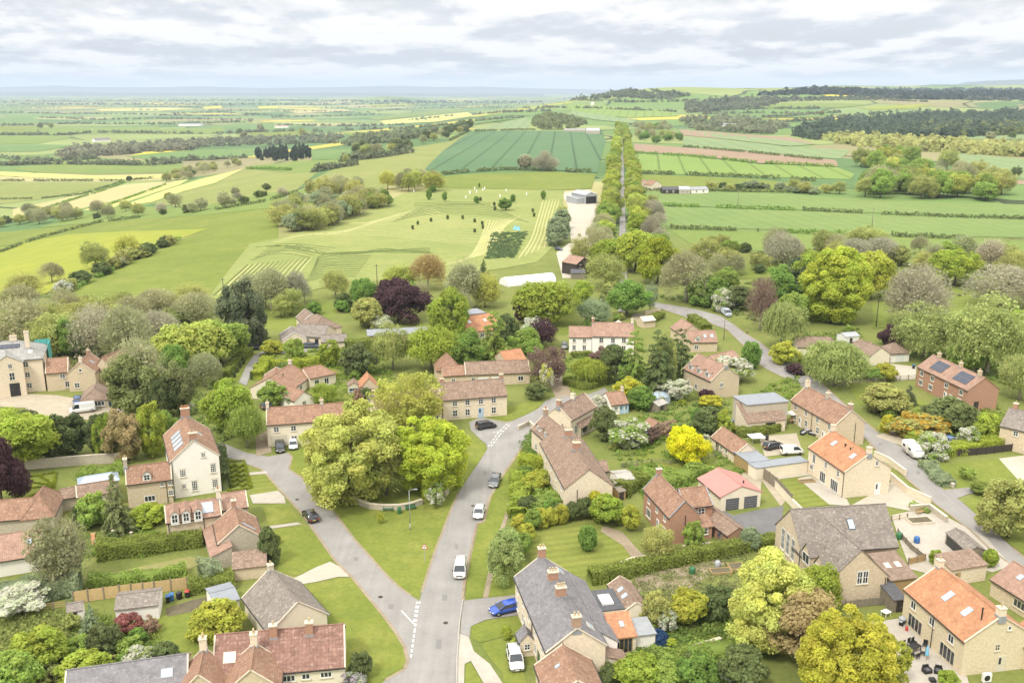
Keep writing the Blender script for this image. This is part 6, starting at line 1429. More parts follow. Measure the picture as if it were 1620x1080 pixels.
table_set(1252, 669, 'small garden table under the white parasol', 'timber', 1.4)
def lounger(px, py, a, label):
    p = G(px, py); r = empty('garden_armchair', p, a); tag(r, label, 'armchair')
    MB().box(-.4, -.4, .05, .4, .4, .42).build('seat', MATS['plastic_black'], r); MB().box(-.4, .3, .42, .4, .45, .9).build('backrest', MATS['plastic_black'], r)
    for s in (-1, 1): MB().box(s*.43-.07, -.4, .05, s*.43+.07, .4, .62).build('armrest', MATS['plastic_black'], r)
    MB().box(-.33, -.38, .421, .33, .28, .52).build('cushion', MATS['felt_roof'], r)
lounger(1466, 1063, .2, 'dark cushioned armchair on the terrace, further from the house wall'); lounger(1484, 1064, -.4, 'dark cushioned armchair on the terrace, next to the house wall')
p = G(1475, 1077); t = MB().box(-.35, -.35, .0, .35, .35, .38).build('footstool', MATS['plastic_black']); t.location = p; tag(t, 'dark square footstool between the two terrace armchairs', 'footstool')
def barbecue(px, py):
    r = empty('barbecue', G(px, py), .9); tag(r, 'grey gas barbecue by the corner of the new stone house', 'barbecue')
    MB().box(-.6, -.28, .1, .6, .28, .8).build('cabinet', MATS['plastic_black'], r); MB().lathe([(.5, .8), (.48, 1.0), (.3, 1.12), (.02, 1.15)], n=12).build('lid', MATS['metal_grey'], r); MB().box(-1.0, -.22, .78, -.61, .22, .82).box(.61, -.22, .78, 1.0, .22, .82).build('side_shelf', MATS['metal_grey'], r)
barbecue(1427, 987)
g = MB().lathe([(.17, 0), (.2, .1), (.2, .5), (.1, .62), (.1, .7)], n=12).build('gas_bottle', MATS['plastic_red']); g.location = G(1434, 997); tag(g, 'red gas bottle beside the grey barbecue', 'gas bottle')
table_set(1401, 974, 'small white table on the lawn below the school gable', 'paint_white', 1.1)
def heat_pump(px, py):
    r = empty('heat_pump', G(px, py), .15); tag(r, 'white heat pump unit against the pale gable wall', 'heat pump')
    MB().box(-.55, -.2, .1, .55, .2, 1.2).build('casing', MATS['paint_white'], r); MB().lathe([(.4, 0), (.38, .02), (.05, .03)], n=16).build('fan_grille', MATS['plastic_black'], r, Matrix.Translation((-.05, -.201, .65)) @ Matrix.Rotation(math.pi/2, 4, 'X'))
    MB().box(-.5, -.15, 0, -.4, .15, .1).box(.4, -.15, 0, .5, .15, .1).build('foot', MATS['concrete'], r)
heat_pump(1560, 1078)
def sofa(px, py, a, label, L=2.0):
    r = empty('garden_sofa', G(px, py), a); tag(r, label, 'sofa')
    MB().box(-L/2, -.4, .05, L/2, .4, .42).build('seat', MATS['plastic_black'], r); MB().box(-L/2, .3, .42, L/2, .45, .85).build('backrest', MATS['plastic_black'], r); MB().box(-L/2+.1, -.36, .421, L/2-.1, .28, .5).build('cushion', MATS['metal_grey'], r)
sofa(1271, 686, .9, 'dark garden sofa on the patio, further from the cottage row'); sofa(1287, 688, -.8, 'dark garden sofa on the patio, beside the cottage row'); table_set(1277, 684, 'grey low table between the two garden sofas', 'metal_grey', 1.1)
def gazebo(px, py):
    r = empty('gazebo', G(px, py), .2); tag(r, 'collapsed white gazebo frame on the garden grass', 'gazebo')
    for x in (-1.4, 1.4):
        for y in (-1.2, 1.2): MB().tube([(x, y, -.05), (x*.95, y*.95, 1.4)], .035, 6).build('leg', MATS['metal_grey'], r)
    MB().shell([(-1.5, -1.3, 1.35), (1.5, -1.3, 1.3), (1.5, 1.3, 1.45), (-1.5, 1.3, 1.35), (.1, 0, 1.9)], [(0, 1, 4), (1, 2, 4), (2, 3, 4), (3, 0, 4)], .04).build('canopy', MATS['paint_white'], r)
gazebo(1196, 699)
def dome(px, py, R_, label, mat):
    o = MB().lathe([(R_, 0), (R_*.97, R_*.35), (R_*.8, R_*.7), (R_*.45, R_*.95), (.02, R_*1.02)], n=18).build('dome_tent', MATS[mat], smooth_=True); o.location = G(px, py); tag(o, label, 'dome tent')
dome(1034, 637, 1.5, 'white dome tent beside the greenhouse', 'paint_white')
def greenhouse(A, B, w, label):
    h = House('greenhouse', label, A, B, 1.8, w, .8, 'x', 'roof_glass', 'roof_glass', cat='greenhouse', gutter=False, base=0, over=.05)
    fr = MB()
    for k in range(7):
        x = h.L*k/6; fr.box(x-.04, -.05, 0, x+.04, .03, 1.85)
    fr.box(-.05, -.06, 1.74, h.L+.05, .02, 1.84); fr.build('glazing_bar', MATS['metal_grey'], h.root, h.M)
    return h
greenhouse((1036, 630), (1060, 628), 3.2, 'small glass greenhouse behind the white dome tent')
def tarp(px, py):
    rs = np.random.default_rng(5); n = 900; d = sph(n, rs); d[:, 2] = np.abs(d[:, 2]); C = d*np.array([1.7, 1.5, 1.5])*rs.uniform(.8, 1.05, (n, 1))
    me = quads_mesh('tarpaulin_heap', kites(C, unit(d+rs.normal(size=d.shape)*.4), .28, rs), rs.uniform(0, 1, (n, 3)), 'foliage'); o = link('tarpaulin_heap', me); o.location = G(px, py); o.color = (.05, .10, .20, 1); tag(o, 'crumpled blue and black tarpaulin heap behind the slate roofed terrace', 'tarpaulin')
tarp(1038, 1014)
def polytunnel(A, B, W, label):
    a, b = G(*A), G(*B); r = empty('polytunnel', a, math.atan2((b-a).y, (b-a).x)); tag(r, label, 'polytunnel'); L = (b-a).length; mb = MB(); n = 12
    pr = [(W/2*(1-math.cos(math.pi*k/n)), W*.42*math.sin(math.pi*k/n)) for k in range(n+1)]
    mb.poly([(0, y, z) for y, z in pr]+[(L, y, z) for y, z in pr], [(k, n+1+k, n+2+k, k+1) for k in range(n)]+[tuple(range(n+1)), tuple(reversed(range(n+1, 2*n+2)))]).build('cover', MATS['paint_white'], r, smooth_=False)
    for k in range(6):
        x = L*k/5; MB().tube([(x, y, z+.03) for y, z in pr], .06, 5, cap=False).build('hoop', MATS['metal_grey'], r)
polytunnel((803, 454), (880, 446), 7, 'white polytunnel between the mown ground and the village trees')
def person(px, py, a):
    r = empty('person', G(px, py), a); tag(r, 'person in pale top and dark trousers walking on the lane verge', 'person')
    J = [(0, 0, .95), (0, 0, 1.2), (0, .0, 1.42), (0, -.01, 1.52), (0, -.02, 1.66), (.1, 0, .9), (.11, -.12, .5), (.11, -.05, .08), (.11, -.2, .04), (-.1, 0, .9), (-.11, .08, .5), (-.11, .28, .1), (-.11, .16, .04), (.2, 0, 1.4), (.26, .08, 1.12), (.25, -.08, .88), (.25, -.14, .8), (-.2, 0, 1.4), (-.26, -.06, 1.12), (-.25, -.2, .92), (-.25, -.27, .85)]
    E = [(0, 1), (1, 2), (2, 3), (3, 4), (0, 5), (5, 6), (6, 7), (7, 8), (0, 9), (9, 10), (10, 11), (11, 12), (2, 13), (13, 14), (14, 15), (15, 16), (2, 17), (17, 18), (18, 19), (19, 20)]
    Rd = [.15, .14, .13, .06, .11, .09, .065, .05, .045, .09, .065, .05, .045, .06, .045, .036, .04, .06, .045, .036, .04]
    mb = MB()
    for (i, j) in E: mb.tube([J[i], J[j]], [Rd[i], Rd[j]], 8)
    me = bpy.data.meshes.new('body'); me.from_pydata(J, E, []); o = link('body', me, r)
    sk = o.modifiers.new('skin', 'SKIN'); o.modifiers.new('sub', 'SUBSURF').levels = 1
    for k, v in enumerate(me.skin_vertices[0].data): v.radius = (Rd[k], Rd[k]); v.use_root = k == 0
    t = NT('clothes'); sp = t.n('ShaderNodeSeparateXYZ'); t.set(sp.inputs[0], t.n('ShaderNodeTexCoord').outputs['Object'])
    c = t.ramp(t.math('DIVIDE', sp.outputs[2], 1.8), [(0, (.02, .02, .02)), (.06, (.03, .03, .035)), (.53, (.55, .42, .28)), (.80, (.45, .28, .2))]); c.node.color_ramp.interpolation = 'CONSTANT'; t.principled(c, .8, .2); me.materials.append(t.mat)
    MB().lathe([(.1, 1.62), (.115, 1.7), (.09, 1.79), (.01, 1.82)], (0, .01, 0), 10).build('hair', MATS['bark'], r, smooth_=True)
person(1182, 528, .9)
# ------------------------------------------------------------------ walls and fences
wall_run([(560,792),(570,799),(585,804),(605,806),(630,806),(650,803),(668,797)], .9, .5, 'stone_grey', 'low curved stone wall below the two oaks on the green')
wall_run([(703,786),(712,775),(720,765),(725,752)], .9, .5, 'stone_grey', 'short curved stone wall under the lime green oak beside the road')
wall_run([(40,742),(100,737),(150,733),(192,731)], 1.8, .45, 'stone_grey', 'long stone garden wall behind the star parterre')
wall_run([(1383,722),(1405,732),(1432,752)], 1.1, .4, 'stone_pale', 'pale stone retaining wall beside the lane below the cottages')
wall_run([(1408,757),(1435,780),(1472,797)], 1.2, .4, 'stone_pale', 'new pale stone wall along the gravel drive and lane')
wall_run([(1468,735),(1485,755),(1508,772)], .8, .5, 'stone_grey', 'dry stone wall between the lane and the round lawn')
wall_run([(1440,808),(1470,806),(1497,826)], 1.0, .45, 'stone_grey', 'stone wall around the raised school garden')
wall_run([(1228,770),(1205,752),(1188,738)], 1.3, .35, 'render_cream', 'cream rendered wall under the grey fence beside the garage')
wall_run([(1275,823),(1250,798),(1226,770)], 1.3, .35, 'render_cream', 'cream rendered wall between tarmac yard and striped lawn')
fence([(1186,740),(1205,755),(1228,773),(1252,800)], 2.2, 'timber_grey', 'grey boarded fence along the edge of the small striped lawn', 2.2)
fence([(1337,962),(1375,958),(1408,955)], 1.2, 'timber_grey', 'low grey fence under the school gable window', 2)
fence([(117,955),(140,951),(190,944),(245,938),(297,931)], 1.9, 'timber_pale', 'new pale timber panel fence behind the white garage', 1.85, boards=10)
fence([(-10,976),(40,970),(85,964),(106,962)], 1.1, 'timber', 'open wire and post fence beside the rough garden', 2.2, rails=(.3, .7, 1.0))
fence([(1473,727),(1500,723),(1560,718),(1640,708)], 1.5, 'timber_dark', 'dark boarded fence below the lime green hedge', 2.0)
fence([(1310,612),(1360,607),(1410,603),(1450,600)], 1.3, 'timber_grey', 'grey post and rail fence beyond the row of cottages', 2.4, rails=(.3, .7, 1.1))
fence([(1305,603),(1350,599),(1400,597)], 1.2, 'timber_grey', 'second rail fence nearest the lane beyond the cottages', 2.4, rails=(.4, .9))
fence([(1437,893),(1463,887)], 1.1, 'timber', 'short timber fence beside the school lean-to roof', 1.6)
fence([(1420,845),(1440,868),(1462,886)], 1.0, 'timber_grey', 'weathered timber fence around the school play corner', 1.8)
fence([(1410,824),(1435,820)], .9, 'timber_pale', 'pale rail fence around the clipped bank by the school', 1.5, rails=(.3, .8))
fence([(1060,735),(1100,728),(1140,722)], 1.0, 'timber_grey', 'wire fence across the vegetable gardens', 2.6, rails=(.35, .85))
fence([(985,740),(1030,733),(1060,735)], 1.0, 'timber_grey', 'grey rails beside the vegetable garden sheds', 2.6, rails=(.35, .85))
wall_run([(1080,868),(1145,860),(1188,862)], .5, .3, 'concrete', 'low kerb wall between brick house and hedge')
wall_run([(966,905),(1000,892),(1050,884),(1140,872)], 1.0, .45, 'stone_grey', 'rough stone wall under the long clipped hedge')
wall_run([(1050,1040),(1090,1030),(1140,1015)], .6, .45, 'stone_grey', 'rubble wall edging the sunken garden lawn')
wall_run([(820,680),(838,672),(856,690)], .9, .4, 'stone_grey', 'low stone wall at the bend by the terrace gardens')
wall_run([(930,600),(965,588),(985,596)], .9, .4, 'stone_grey', 'stone wall around the white cottage garden')
wall_run([(1020,498),(1045,494)], 1.2, .4, 'stone', 'stone entrance wall beside the lane bend')
def raised_bed(px, py, L, W, label, mat='timber'):
    p = G(px, py); r = empty('raised_bed', p, .15); tag(r, label, 'raised bed')
    MB().box(-L/2, -W/2, 0, L/2, -W/2+.12, .4).box(-L/2, W/2-.12, 0, L/2, W/2, .4).box(-L/2, -W/2+.12, 0, -L/2+.12, W/2-.12, .4).box(L/2-.12, -W/2+.12, 0, L/2, W/2-.12, .4).build('frame', MATS[mat], r)
    MB().box(-L/2+.12, -W/2+.12, 0, L/2-.12, W/2-.12, .33).build('soil', MATS['garden_soil'], r)
raised_bed(1455, 825, 4, 2.2, 'stone edged sand pit below the school bench', 'coping'); raised_bed(1276, 762, 3, 1.0, 'timber planter at the corner of the striped lawn'); raised_bed(1140, 905, 3.2, 1.6, 'timber edged vegetable bed behind the clipped hedge'); raised_bed(1165, 898, 2.4, 2.0, 'square timber bed near the green compost bin'); raised_bed(1010, 690, 3.5, 1.4, 'timber vegetable bed beside the blossom tree')
for (x, y, mat, lb) in [(1095, 907, 'plastic_green', 'dark green compost bin behind the clipped hedge'), (1450, 858, 'plastic_blue', 'bright blue upright toy stand in the school yard'), (1422, 852, 'plastic_green', 'green play tray beside the school fence'), (1135, 897, 'metal_grey', 'grey water butt beside the timber bed'), (973, 778, 'plastic_green', 'green water tank beside the terrace gable')]:
    o = MB().lathe([(.42, 0), (.48, .1), (.45, .9), (.3, 1.1), (.05, 1.15)], n=12).build('storage_drum', MATS[mat], smooth_=True); o.location = G(x, y); tag(o, lb, 'drum')
def play_set(px, py, label):
    r = empty('play_slide', G(px, py), .4); tag(r, label, 'slide')
    MB().box(-.4, -.4, 0, -.3, -.3, 1.2).box(.3, -.4, 0, .4, -.3, 1.2).box(-.4, .3, 0, -.3, .4, 1.2).box(.3, .3, 0, .4, .4, 1.2).build('frame', MATS['timber'], r); MB().box(-.4, -.4, 1.0, .4, .4, 1.05).build('platform', MATS['timber'], r); MB().poly([(-.25, -.4, 1.05), (.25, -.4, 1.05), (.25, -2.2, .1), (-.25, -2.2, .1), (-.25, -.4, .98), (.25, -.4, .98), (.25, -2.2, .03), (-.25, -2.2, .03)], [(0, 1, 2, 3), (7, 6, 5, 4), (0, 3, 7, 4), (1, 5, 6, 2)]).build('chute', MATS['terracotta'], r)
play_set(148, 853, 'small orange play slide on the cottage lawn')
for (x, y, lb) in [(180, 854, 'stone pillar ornament on the lawn nearer the play slide'), (209, 857, 'stone pillar ornament on the lawn nearer the cottage')]:
    r = empty('garden_pillar', G(x, y)); tag(r, lb, 'pillar'); MB().box(-.35, -.35, 0, .35, .35, .2).build('plinth', MATS['coping'], r); MB().lathe([(.24, .2), (.2, .4), (.18, 1.4), (.26, 1.6), (.26, 1.75)], n=10).build('shaft', MATS['stone_grey'], r)
# ------------------------------------------------------------------ single trees and shrubs (photo x, base y, width, height in photo pixels)
T = tree
T(40,474,58,46,'open','olive','round olive brown oak at the near end of the field hedge')
T(83,447,42,34,'twig','twigo','small thin twiggy tree between two round oaks on the field hedge')
T(152,424,48,40,'open','olive','round olive oak in the middle of the field hedge')
T(203,410,42,42,'open','olivey','olive oak at the far part of the field hedge')
T(30,556,105,86,'twig','twigo','wide bare tree behind the manor chimney')
T(92,562,80,70,'open','olive','leafing tree behind the manor scaffold net')
T(122,568,60,62,'broad','green','green tree behind the manor red roofs')
T(158,566,85,84,'twig','twig','bare grey tree rising over the manor extension')
T(205,572,90,96,'twig','twigo','tall twiggy tree on the slope beyond the manor roofs')
T(222,640,88,112,'open','twigo','ivy clad twiggy tree beside the manor outbuilding')
T(252,552,80,66,'twig','twig','pale bare tree at the foot of the green slope')
T(300,590,96,84,'broad','olivey','broad lime olive tree before the pine')
T(350,575,76,72,'broad','leaf','rounded yellow green tree touching the dark pine')
T(386,552,66,104,'tall',(.19,.215,.12),'tall dark pine at the end of the curving drive',cat='tree')
T(412,545,36,60,'cone','conifer','slim dark conifer beside the tall pine')
T(278,612,56,66,'broad','green','bright green tree beside the twiggy thicket above the driveway')
T(325,612,56,58,'twig','twigo','brown twiggy bush tree beside the young drive hedge')
T(218,652,82,96,'tall',(.25,.285,.11),'broad dark green evergreen behind the manor yard')
T(290,655,54,84,'tall',(.23,.26,.11),'dark evergreen behind the tall cream townhouse')
T(262,662,48,72,'tall','yew','dark yew between the evergreen and the townhouse')
T(38,740,112,98,'broad','lime','bright lime green tree beside the gravel yard')
T(104,726,64,74,'tall','yew','dark yew next to the lime green tree behind the garden wall')
T(158,722,44,66,'tall','yew','second dark yew behind the stone garden wall')
T(172,726,34,74,'tall','lime','slim lime green tree behind the stone garden wall')
T(204,728,56,80,'tall','brown','brown budding upright tree behind the stone garden wall')
T(240,722,46,82,'tall','lime','tall lime tree touching the townhouse wall')
T(262,706,40,56,'broad','leaf','light green tree behind the townhouse chimney')
T(4,800,76,104,'broad','copper','dark purple copper beech at the left edge')
T(372,690,78,92,'broad','lime','bright lime tree beside the branch road')
T(392,708,60,74,'weep','leaf','drooping green tree at the corner of the branch road')
T(430,640,40,40,'round','leaf','round green bush beside the red tiled bungalow')
T(190,842,58,100,'cone',(.30,.345,.15),'tall light green spruce before the stone link house')
T(150,832,54,58,'round','leaf','broad green bush beside the spruce')
T(130,834,26,38,'column','dark','dark cone shaped bush left of the spruce')
T(238,826,52,30,'round','hedgel','yellow green bush below the stone link house')
T(105,930,86,112,'open','twigo','ragged olive tree beside the long thick hedge')
T(40,960,86,44,'round','silver','wide silvery white flowering bush below the outbuilding',mat='foliage_white')
T(345,1008,78,58,'round','gold','golden green shrub against the grey brown bungalow')
T(147,1006,42,56,'cone','greyg','blue grey spruce beside the small white hut')
T(168,1036,54,54,'round','yew','large dark yew bush in the bottom garden')
T(204,1000,38,34,'round',(.36,.15,.13),'red leaved shrub before the white garage')
T(238,1002,28,30,'sparse','brownred','brown bare shrub beside the white garage')
T(222,1060,48,40,'round','leaf','white blossom bush above the slate range roof',mat='foliage_white')
T(262,1052,42,36,'round','dark','dark round bush beside the white blossom bush')
T(60,1058,80,66,'round','lime','big lime green shrub in the rough bottom garden')
T(28,1095,72,70,'round','leaf','large leafy shrub in the bottom corner of the rough garden')
T(135,1075,70,45,'round','lime','spreading lime shrub along the bottom edge')
T(205,1035,50,34,'sparse','leaf','loose green shrub between yew and blossom bush')
T(560,1090,50,30,'sparse','greyg','pinkish flowering climber on the mottled roofed cottage',mat='foliage_lilac')
T(570,1070,34,40,'round','dark','dark bush at the corner of the mottled roofed cottage')
T(510,985,30,24,'sparse','greyg','grey green bush at the bungalow gable')
T(433,860,22,18,'tight','hedge','small clipped green ball on the verge lawn')
T(427,893,28,60,'round','dark','dark climbing shrub on the cottage wall by the verge')
# the green
T(556,786,170,160,'big',(.56,.60,.17),'huge olive oak on the triangular green, nearest the branch road')
T(684,774,140,126,'big',(.54,.61,.085),'huge yellow lime oak on the green nearest the main road')
T(612,782,90,98,'open','olive','olive tree squeezed between the two huge oaks')
T(650,688,100,100,'open','olivey','tall leafing tree in front of the brown roofed terrace')
T(688,803,32,42,'sparse','leaf','small white blossoming tree by the round stone wall',mat='foliage_white')
T(602,828,12,20,'sparse','gold','young yellow sapling on the green')
# middle village
T(631,508,80,68,'broad','copper','large purple copper beech in the middle of the village')
T(577,490,46,50,'broad','green','fresh green maple beside the copper beech')
T(543,490,26,28,'round','dark','dark round bush below the mown ground')
T(430,492,72,72,'twig','twigo','thin bare tree before the striped slope')
T(470,487,46,62,'twig','twig','slender bare tree above the grey bungalow')
T(398,486,52,56,'twig','twigo','bare tree beyond the tall pine')
T(735,487,58,80,'open','twigo','tall open tree with visible trunk beyond the copper beech')
T(768,486,50,56,'open','olivey','yellow green tree beside the tall open tree')
T(677,458,58,60,'twig',(.42,.32,.14),'orange twiggy willow beside the mown ground')
T(634,456,58,40,'open','olivey','spreading olive tree by the telegraph pole')
T(765,442,22,34,'cone','dark','small dark conifer above the polytunnel')
T(710,540,62,86,'tall','lime','tall lime green tree before the orange tiled house')
T(716,535,38,56,'tall','greyg','grey green tree in the shade of the tall lime')
T(735,582,58,60,'broad','green','bright green round tree behind the pantiled range')
T(782,572,58,88,'cedar','leaf','light green cedar with layered branches')
T(682,584,82,72,'weep','lime','golden weeping willow in the middle gardens')
T(622,584,62,70,'weep','willow','pale birch beside the golden willow')
T(566,592,54,54,'round','yew','large dark round evergreen in the bungalow garden')
T(600,520,40,26,'round','silver','pale silvery shrub before the long metal roof')
T(583,518,48,48,'round','olive','olive bush beside the silvery shrub')
T(432,560,32,24,'round','gold','yellow green shrub by the bungalow drive')
T(467,574,28,42,'column','leaf','upright green cone before the grey bungalow')
T(520,580,36,46,'sparse','lime','pale green young tree before the tall hedge')
T(470,640,50,26,'sparse','greyg','grey catkin shrub beside the red tiled bungalow')
T(513,640,44,36,'weep','lime','small weeping lime tree in the bungalow garden')
T(568,640,20,32,'sparse','brownred','red brown young tree beside the summerhouse')
T(830,512,36,44,'broad','copper','dark purple tree behind the white blossom tree')
T(843,545,48,46,'round','silver','white green flowering tree next to the purple tree',mat='foliage_white')
T(858,550,48,46,'open','copper','greyish purple tree beside the flowering tree')
T(836,562,50,44,'broad','leaf','green yellow tree before the purple trees')
T(868,608,62,62,'open','copperb','bare copper tree over the dirt drive')
T(848,630,34,28,'round','dark','dark bush at the junction below the copper tree')
T(866,622,26,50,'sparse','gold','cream flowering bush on the dirt drive bank',mat='foliage_white')
T(800,545,36,50,'tall','dark','dark tree behind the orange tiled house')
T(858,512,84,70,'broad','lime','broad lime tree beyond the purple tree')
T(886,497,54,48,'twig','olive','brown twiggy tree behind the green lawn')
T(920,485,36,40,'broad','lime','yellow lime tree above the white cottage lawn')
T(940,514,56,46,'open','greyg','grey green tree behind the white cottage chimney')
T(992,500,62,56,'broad','green','round rich green maple by the lane bend')
T(918,425,34,50,'open','olive','olive tree in front of the dark boarded barn')
T(880,385,32,36,'round','greyg','grey green bush line end beside the gravel yard')
T(958,456,66,58,'open','olive','olive twiggy tree at the foot of the avenue')
T(962,424,60,48,'broad','lime','lime tree at the foot of the avenue nearest the barn')
T(1005,428,70,66,'broad','lime','largest lime tree at the foot of the avenue')
T(1040,448,62,70,'broad',(.35,.40,.05),'yellow lime tree where the avenue meets the lane')
T(1042,400,36,32,'broad','leaf','green tree on the field side of the avenue foot')
T(965,482,30,36,'round','olive','brown olive bush behind the maple')
T(1028,494,26,44,'open','greyg','pale thin tree beside the lane bend')
T(1085,478,92,86,'twig','twigo','wide twiggy willow beside the lane')
T(1120,482,54,48,'round','green','dark leafy bush beside the white hawthorn')
T(1143,492,30,36,'round','leaf','white hawthorn in blossom behind the silver van',mat='foliage_white')
T(1202,522,50,82,'twig',(.27,.18,.14),'brown copper budding tree beside the lane verge')
T(1165,490,40,40,'round','dark','dark bush beyond the white hawthorn')
T(1003,622,58,108,'cedar','leaf','tall shaggy conifer beside the white cottage')
T(1040,628,62,116,'cedar','dark','tallest dark conifer behind the yellow broom')
T(1076,604,52,92,'cedar','dark','dark conifer next to the three dormer house')
T(976,604,46,62,'tall','dark','dark bushy conifer against the white cottage front')
T(1050,620,30,92,'tall','willow','slender pale birch among the dark conifers')
T(930,606,58,44,'weep','lime','yellow green weeping bush in the white cottage garden')
T(957,575,42,28,'round','copperb','purple brown bush in the white cottage garden')
T(1187,583,28,44,'column','green','neat green cone tree beside the lane')
T(1150,600,70,42,'round','leaf','big white blossom bush behind the grey roofed barn',mat='foliage_white')
T(1062,632,60,40,'sparse','silver','pale blossom shrub below the three dormer house',mat='foliage_white')
T(998,638,44,44,'round','gold','bright yellow broom bush behind the white cottage with blue doors',mat='foliage_gold')
T(1012,646,42,36,'round','green','dark green bush beside the yellow broom')
T(950,648,34,26,'round','silver','cream flowering bush at the cottage end',mat='foliage_white')
T(1125,642,38,20,'round','gold','yellow flowering mound in the middle gardens',mat='foliage_gold')
T(1118,634,26,20,'round','copper','dark purple shrub beside the yellow mound')
# right of the lane
T(1322,508,122,118,'big',(.46,.54,.085),'huge bright lime tree right of the lane')
T(1290,480,70,84,'broad','lime','lime tree behind the huge lime')
T(1376,472,76,78,'broad','gold','golden orange tree behind the huge lime')
T(1268,480,48,74,'tall','conifer','dark pine beside the huge lime')
T(1236,482,54,62,'tall','green','green tree at the paddock end of the lane')
T(1252,512,50,52,'broad','leaf','leafy tree below the dark pine')
T(1235,552,66,82,'weep',(.38,.44,.16),'grey green willow on the lane verge')
T(1445,516,100,100,'twig','twig','bare dome shaped tree with ivy skirt in the paddock')
T(1510,452,64,58,'broad','lime','bright yellow lime tree in the paddock hedge')
T(1565,432,54,56,'twig','twig','bare tree beyond the yellow lime in the paddock hedge')
T(1580,484,110,68,'twig','twig','wide bare tree behind the pale willows')
T(1390,418,62,46,'twig','twig','pale bare tree in the paddock far hedge')
T(1350,420,60,46,'twig','twig','pale bare tree above the golden tree')
T(1240,420,60,52,'twig','twig','pale bare tree at the near end of the pasture hedge')
T(1522,414,46,42,'twig','twigo','twiggy tree above the yellow lime')
T(1420,420,32,34,'round','olive','olive bush in the paddock far hedge')
T(1462,566,100,84,'weep',(.42,.47,.17),'broad pale feathery tree beyond the hipped garage')
T(1560,592,124,122,'weep',(.42,.47,.17),'largest pale feathery tree behind the brick house')
T(1525,592,52,60,'broad','leaf','green tree before the solar panelled house')
T(1612,632,70,78,'weep',(.42,.47,.17),'pale feathery tree at the right edge')
T(1608,560,50,70,'broad','lime','yellow green tree at the right edge behind the willows')
T(1320,610,92,80,'weep',(.40,.46,.16),'round pale feathery tree beside the lane fence')
T(1412,546,40,36,'round','copper','dark purple bush behind the hipped garage')
T(1240,574,42,38,'round','gold','bright yellow shrub beside the lane willow')
T(1262,590,36,16,'round','copper','dark purple low hedge beside the lane')
T(1400,600,36,28,'round','gold','yellow shrub before the cream bungalow')
T(1385,600,30,20,'round','green','green shrub beside the yellow shrub at the bungalow')
T(1400,655,62,50,'round','olive','large mixed shrub across the lane from the cottages')
T(1437,640,32,34,'cone','conifer','small spruce on the brick house lawn')
T(1500,680,72,52,'round','dark','dark green shrub before the brick house')
T(1448,690,78,42,'round','olive','orange flowering broom behind the lane',mat='foliage_orange')
T(1402,684,20,30,'round','gold','yellow broom beside the orange broom',mat='foliage_gold')
T(1448,702,28,22,'round','lime','lime shrub behind the caravan')
T(1476,722,48,40,'round','leaf','white blossom tree over the caravan',mat='foliage_white')
T(1530,706,34,34,'round','leaf','white blossom tree beside the blue parked car',mat='foliage_white')
T(1562,698,40,46,'round','lime','yellow green shrub before the stone house at the edge')
T(1530,757,28,22,'sparse','leaf','young sapling on the round lawn')
T(1594,850,96,98,'broad','olive','large olive bush at the lane corner on the right edge')
T(1555,780,34,18,'round','hedge','low green bush at the drive entrance')
# terraces and gardens
T(1083,732,62,58,'broad',(.74,.69,.035),'brilliant yellow tree in the vegetable gardens')
T(993,704,62,46,'round','leaf','white blossoming bush behind the stone terrace',mat='foliage_white')
T(957,694,44,54,'round','dark','dark green bush at the terrace back gardens')
T(1118,684,42,42,'round','dark','dark green bush behind the brilliant yellow tree')
T(1143,690,28,46,'round','lime','lime bush beside the long garden outbuilding')
T(1055,690,34,30,'sparse','brownred','brown flowering shrub beside the small stone shed')
T(1030,700,26,26,'round','copperb','brown purple shrub beside the white blossom bush')
T(846,774,38,30,'round','gold','yellow shrub in the terrace front garden')
T(823,834,28,22,'round','gold','small yellow shrub by the verge path')
T(960,828,46,48,'round','lime','bright lime shrub at the lawn corner by the terrace gable')
T(942,816,22,40,'round','gold','yellow flowering shrub against the terrace gable',mat='foliage_gold')
T(998,838,30,42,'round','gold','yellow green shrub at the driveway bend')
T(1041,886,54,54,'open','olive','low brown olive tree before the red brick house')
T(1095,872,32,46,'tall','leaf','dome clipped evergreen beside the red brick house')
T(930,870,28,42,'column','green','pair of dark columns on the striped lawn')
T(798,917,62,80,'broad',(.42,.48,.18),'pale leafed tree on the grass verge by the dirt path')
for (x, y, w, h, c, lb) in [(843,838,24,34,'leaf','green columnar bush first in the lawn border'),(857,834,22,32,'gold','gold columnar bush second in the lawn border'),(872,830,22,30,'gold','gold columnar bush third in the lawn border'),(888,828,20,32,'gold','gold columnar bush beside the terrace gable'),(905,822,26,30,'dark','dark bush under the terrace gable'),(923,820,26,36,'dark','dark evergreen bush at the gable corner')]: T(x,y,w,h,'column' if c=='gold' else 'round',c,lb)
T(885,812,24,20,'sparse','silver','white flowering bush in the lawn border',mat='foliage_white')
T(820,880,40,40,'round','leaf','green shrub between the pale tree and the striped lawn')
T(832,860,26,34,'round','gold','yellow shrub at the edge of the striped lawn')
T(822,1010,14,14,'tight','hedgel','lime clipped ball topiary by the blue car, upper one'); T(800,1000,14,12,'tight','hedgel','lime clipped ball topiary beside the driveway'); T(803,1010,15,14,'tight','hedgel','lime clipped ball topiary beside the driveway, lower one')
T(822,1022,28,16,'tight','hedgel','ring of clipped box by the terrace door')
T(1215,1020,150,148,'big','chart','huge chartreuse maple in the foreground')
T(1292,975,74,84,'broad','lime','lime green tree beside the chartreuse maple')
T(1268,1050,118,112,'broad','brown','brown gold budding tree below the chartreuse maple')
T(1335,1120,160,160,'big',(.50,.48,.075),'large golden cypress at the bottom edge')
T(1405,1085,60,74,'sparse','gold','thin golden shrub beside the terrace')
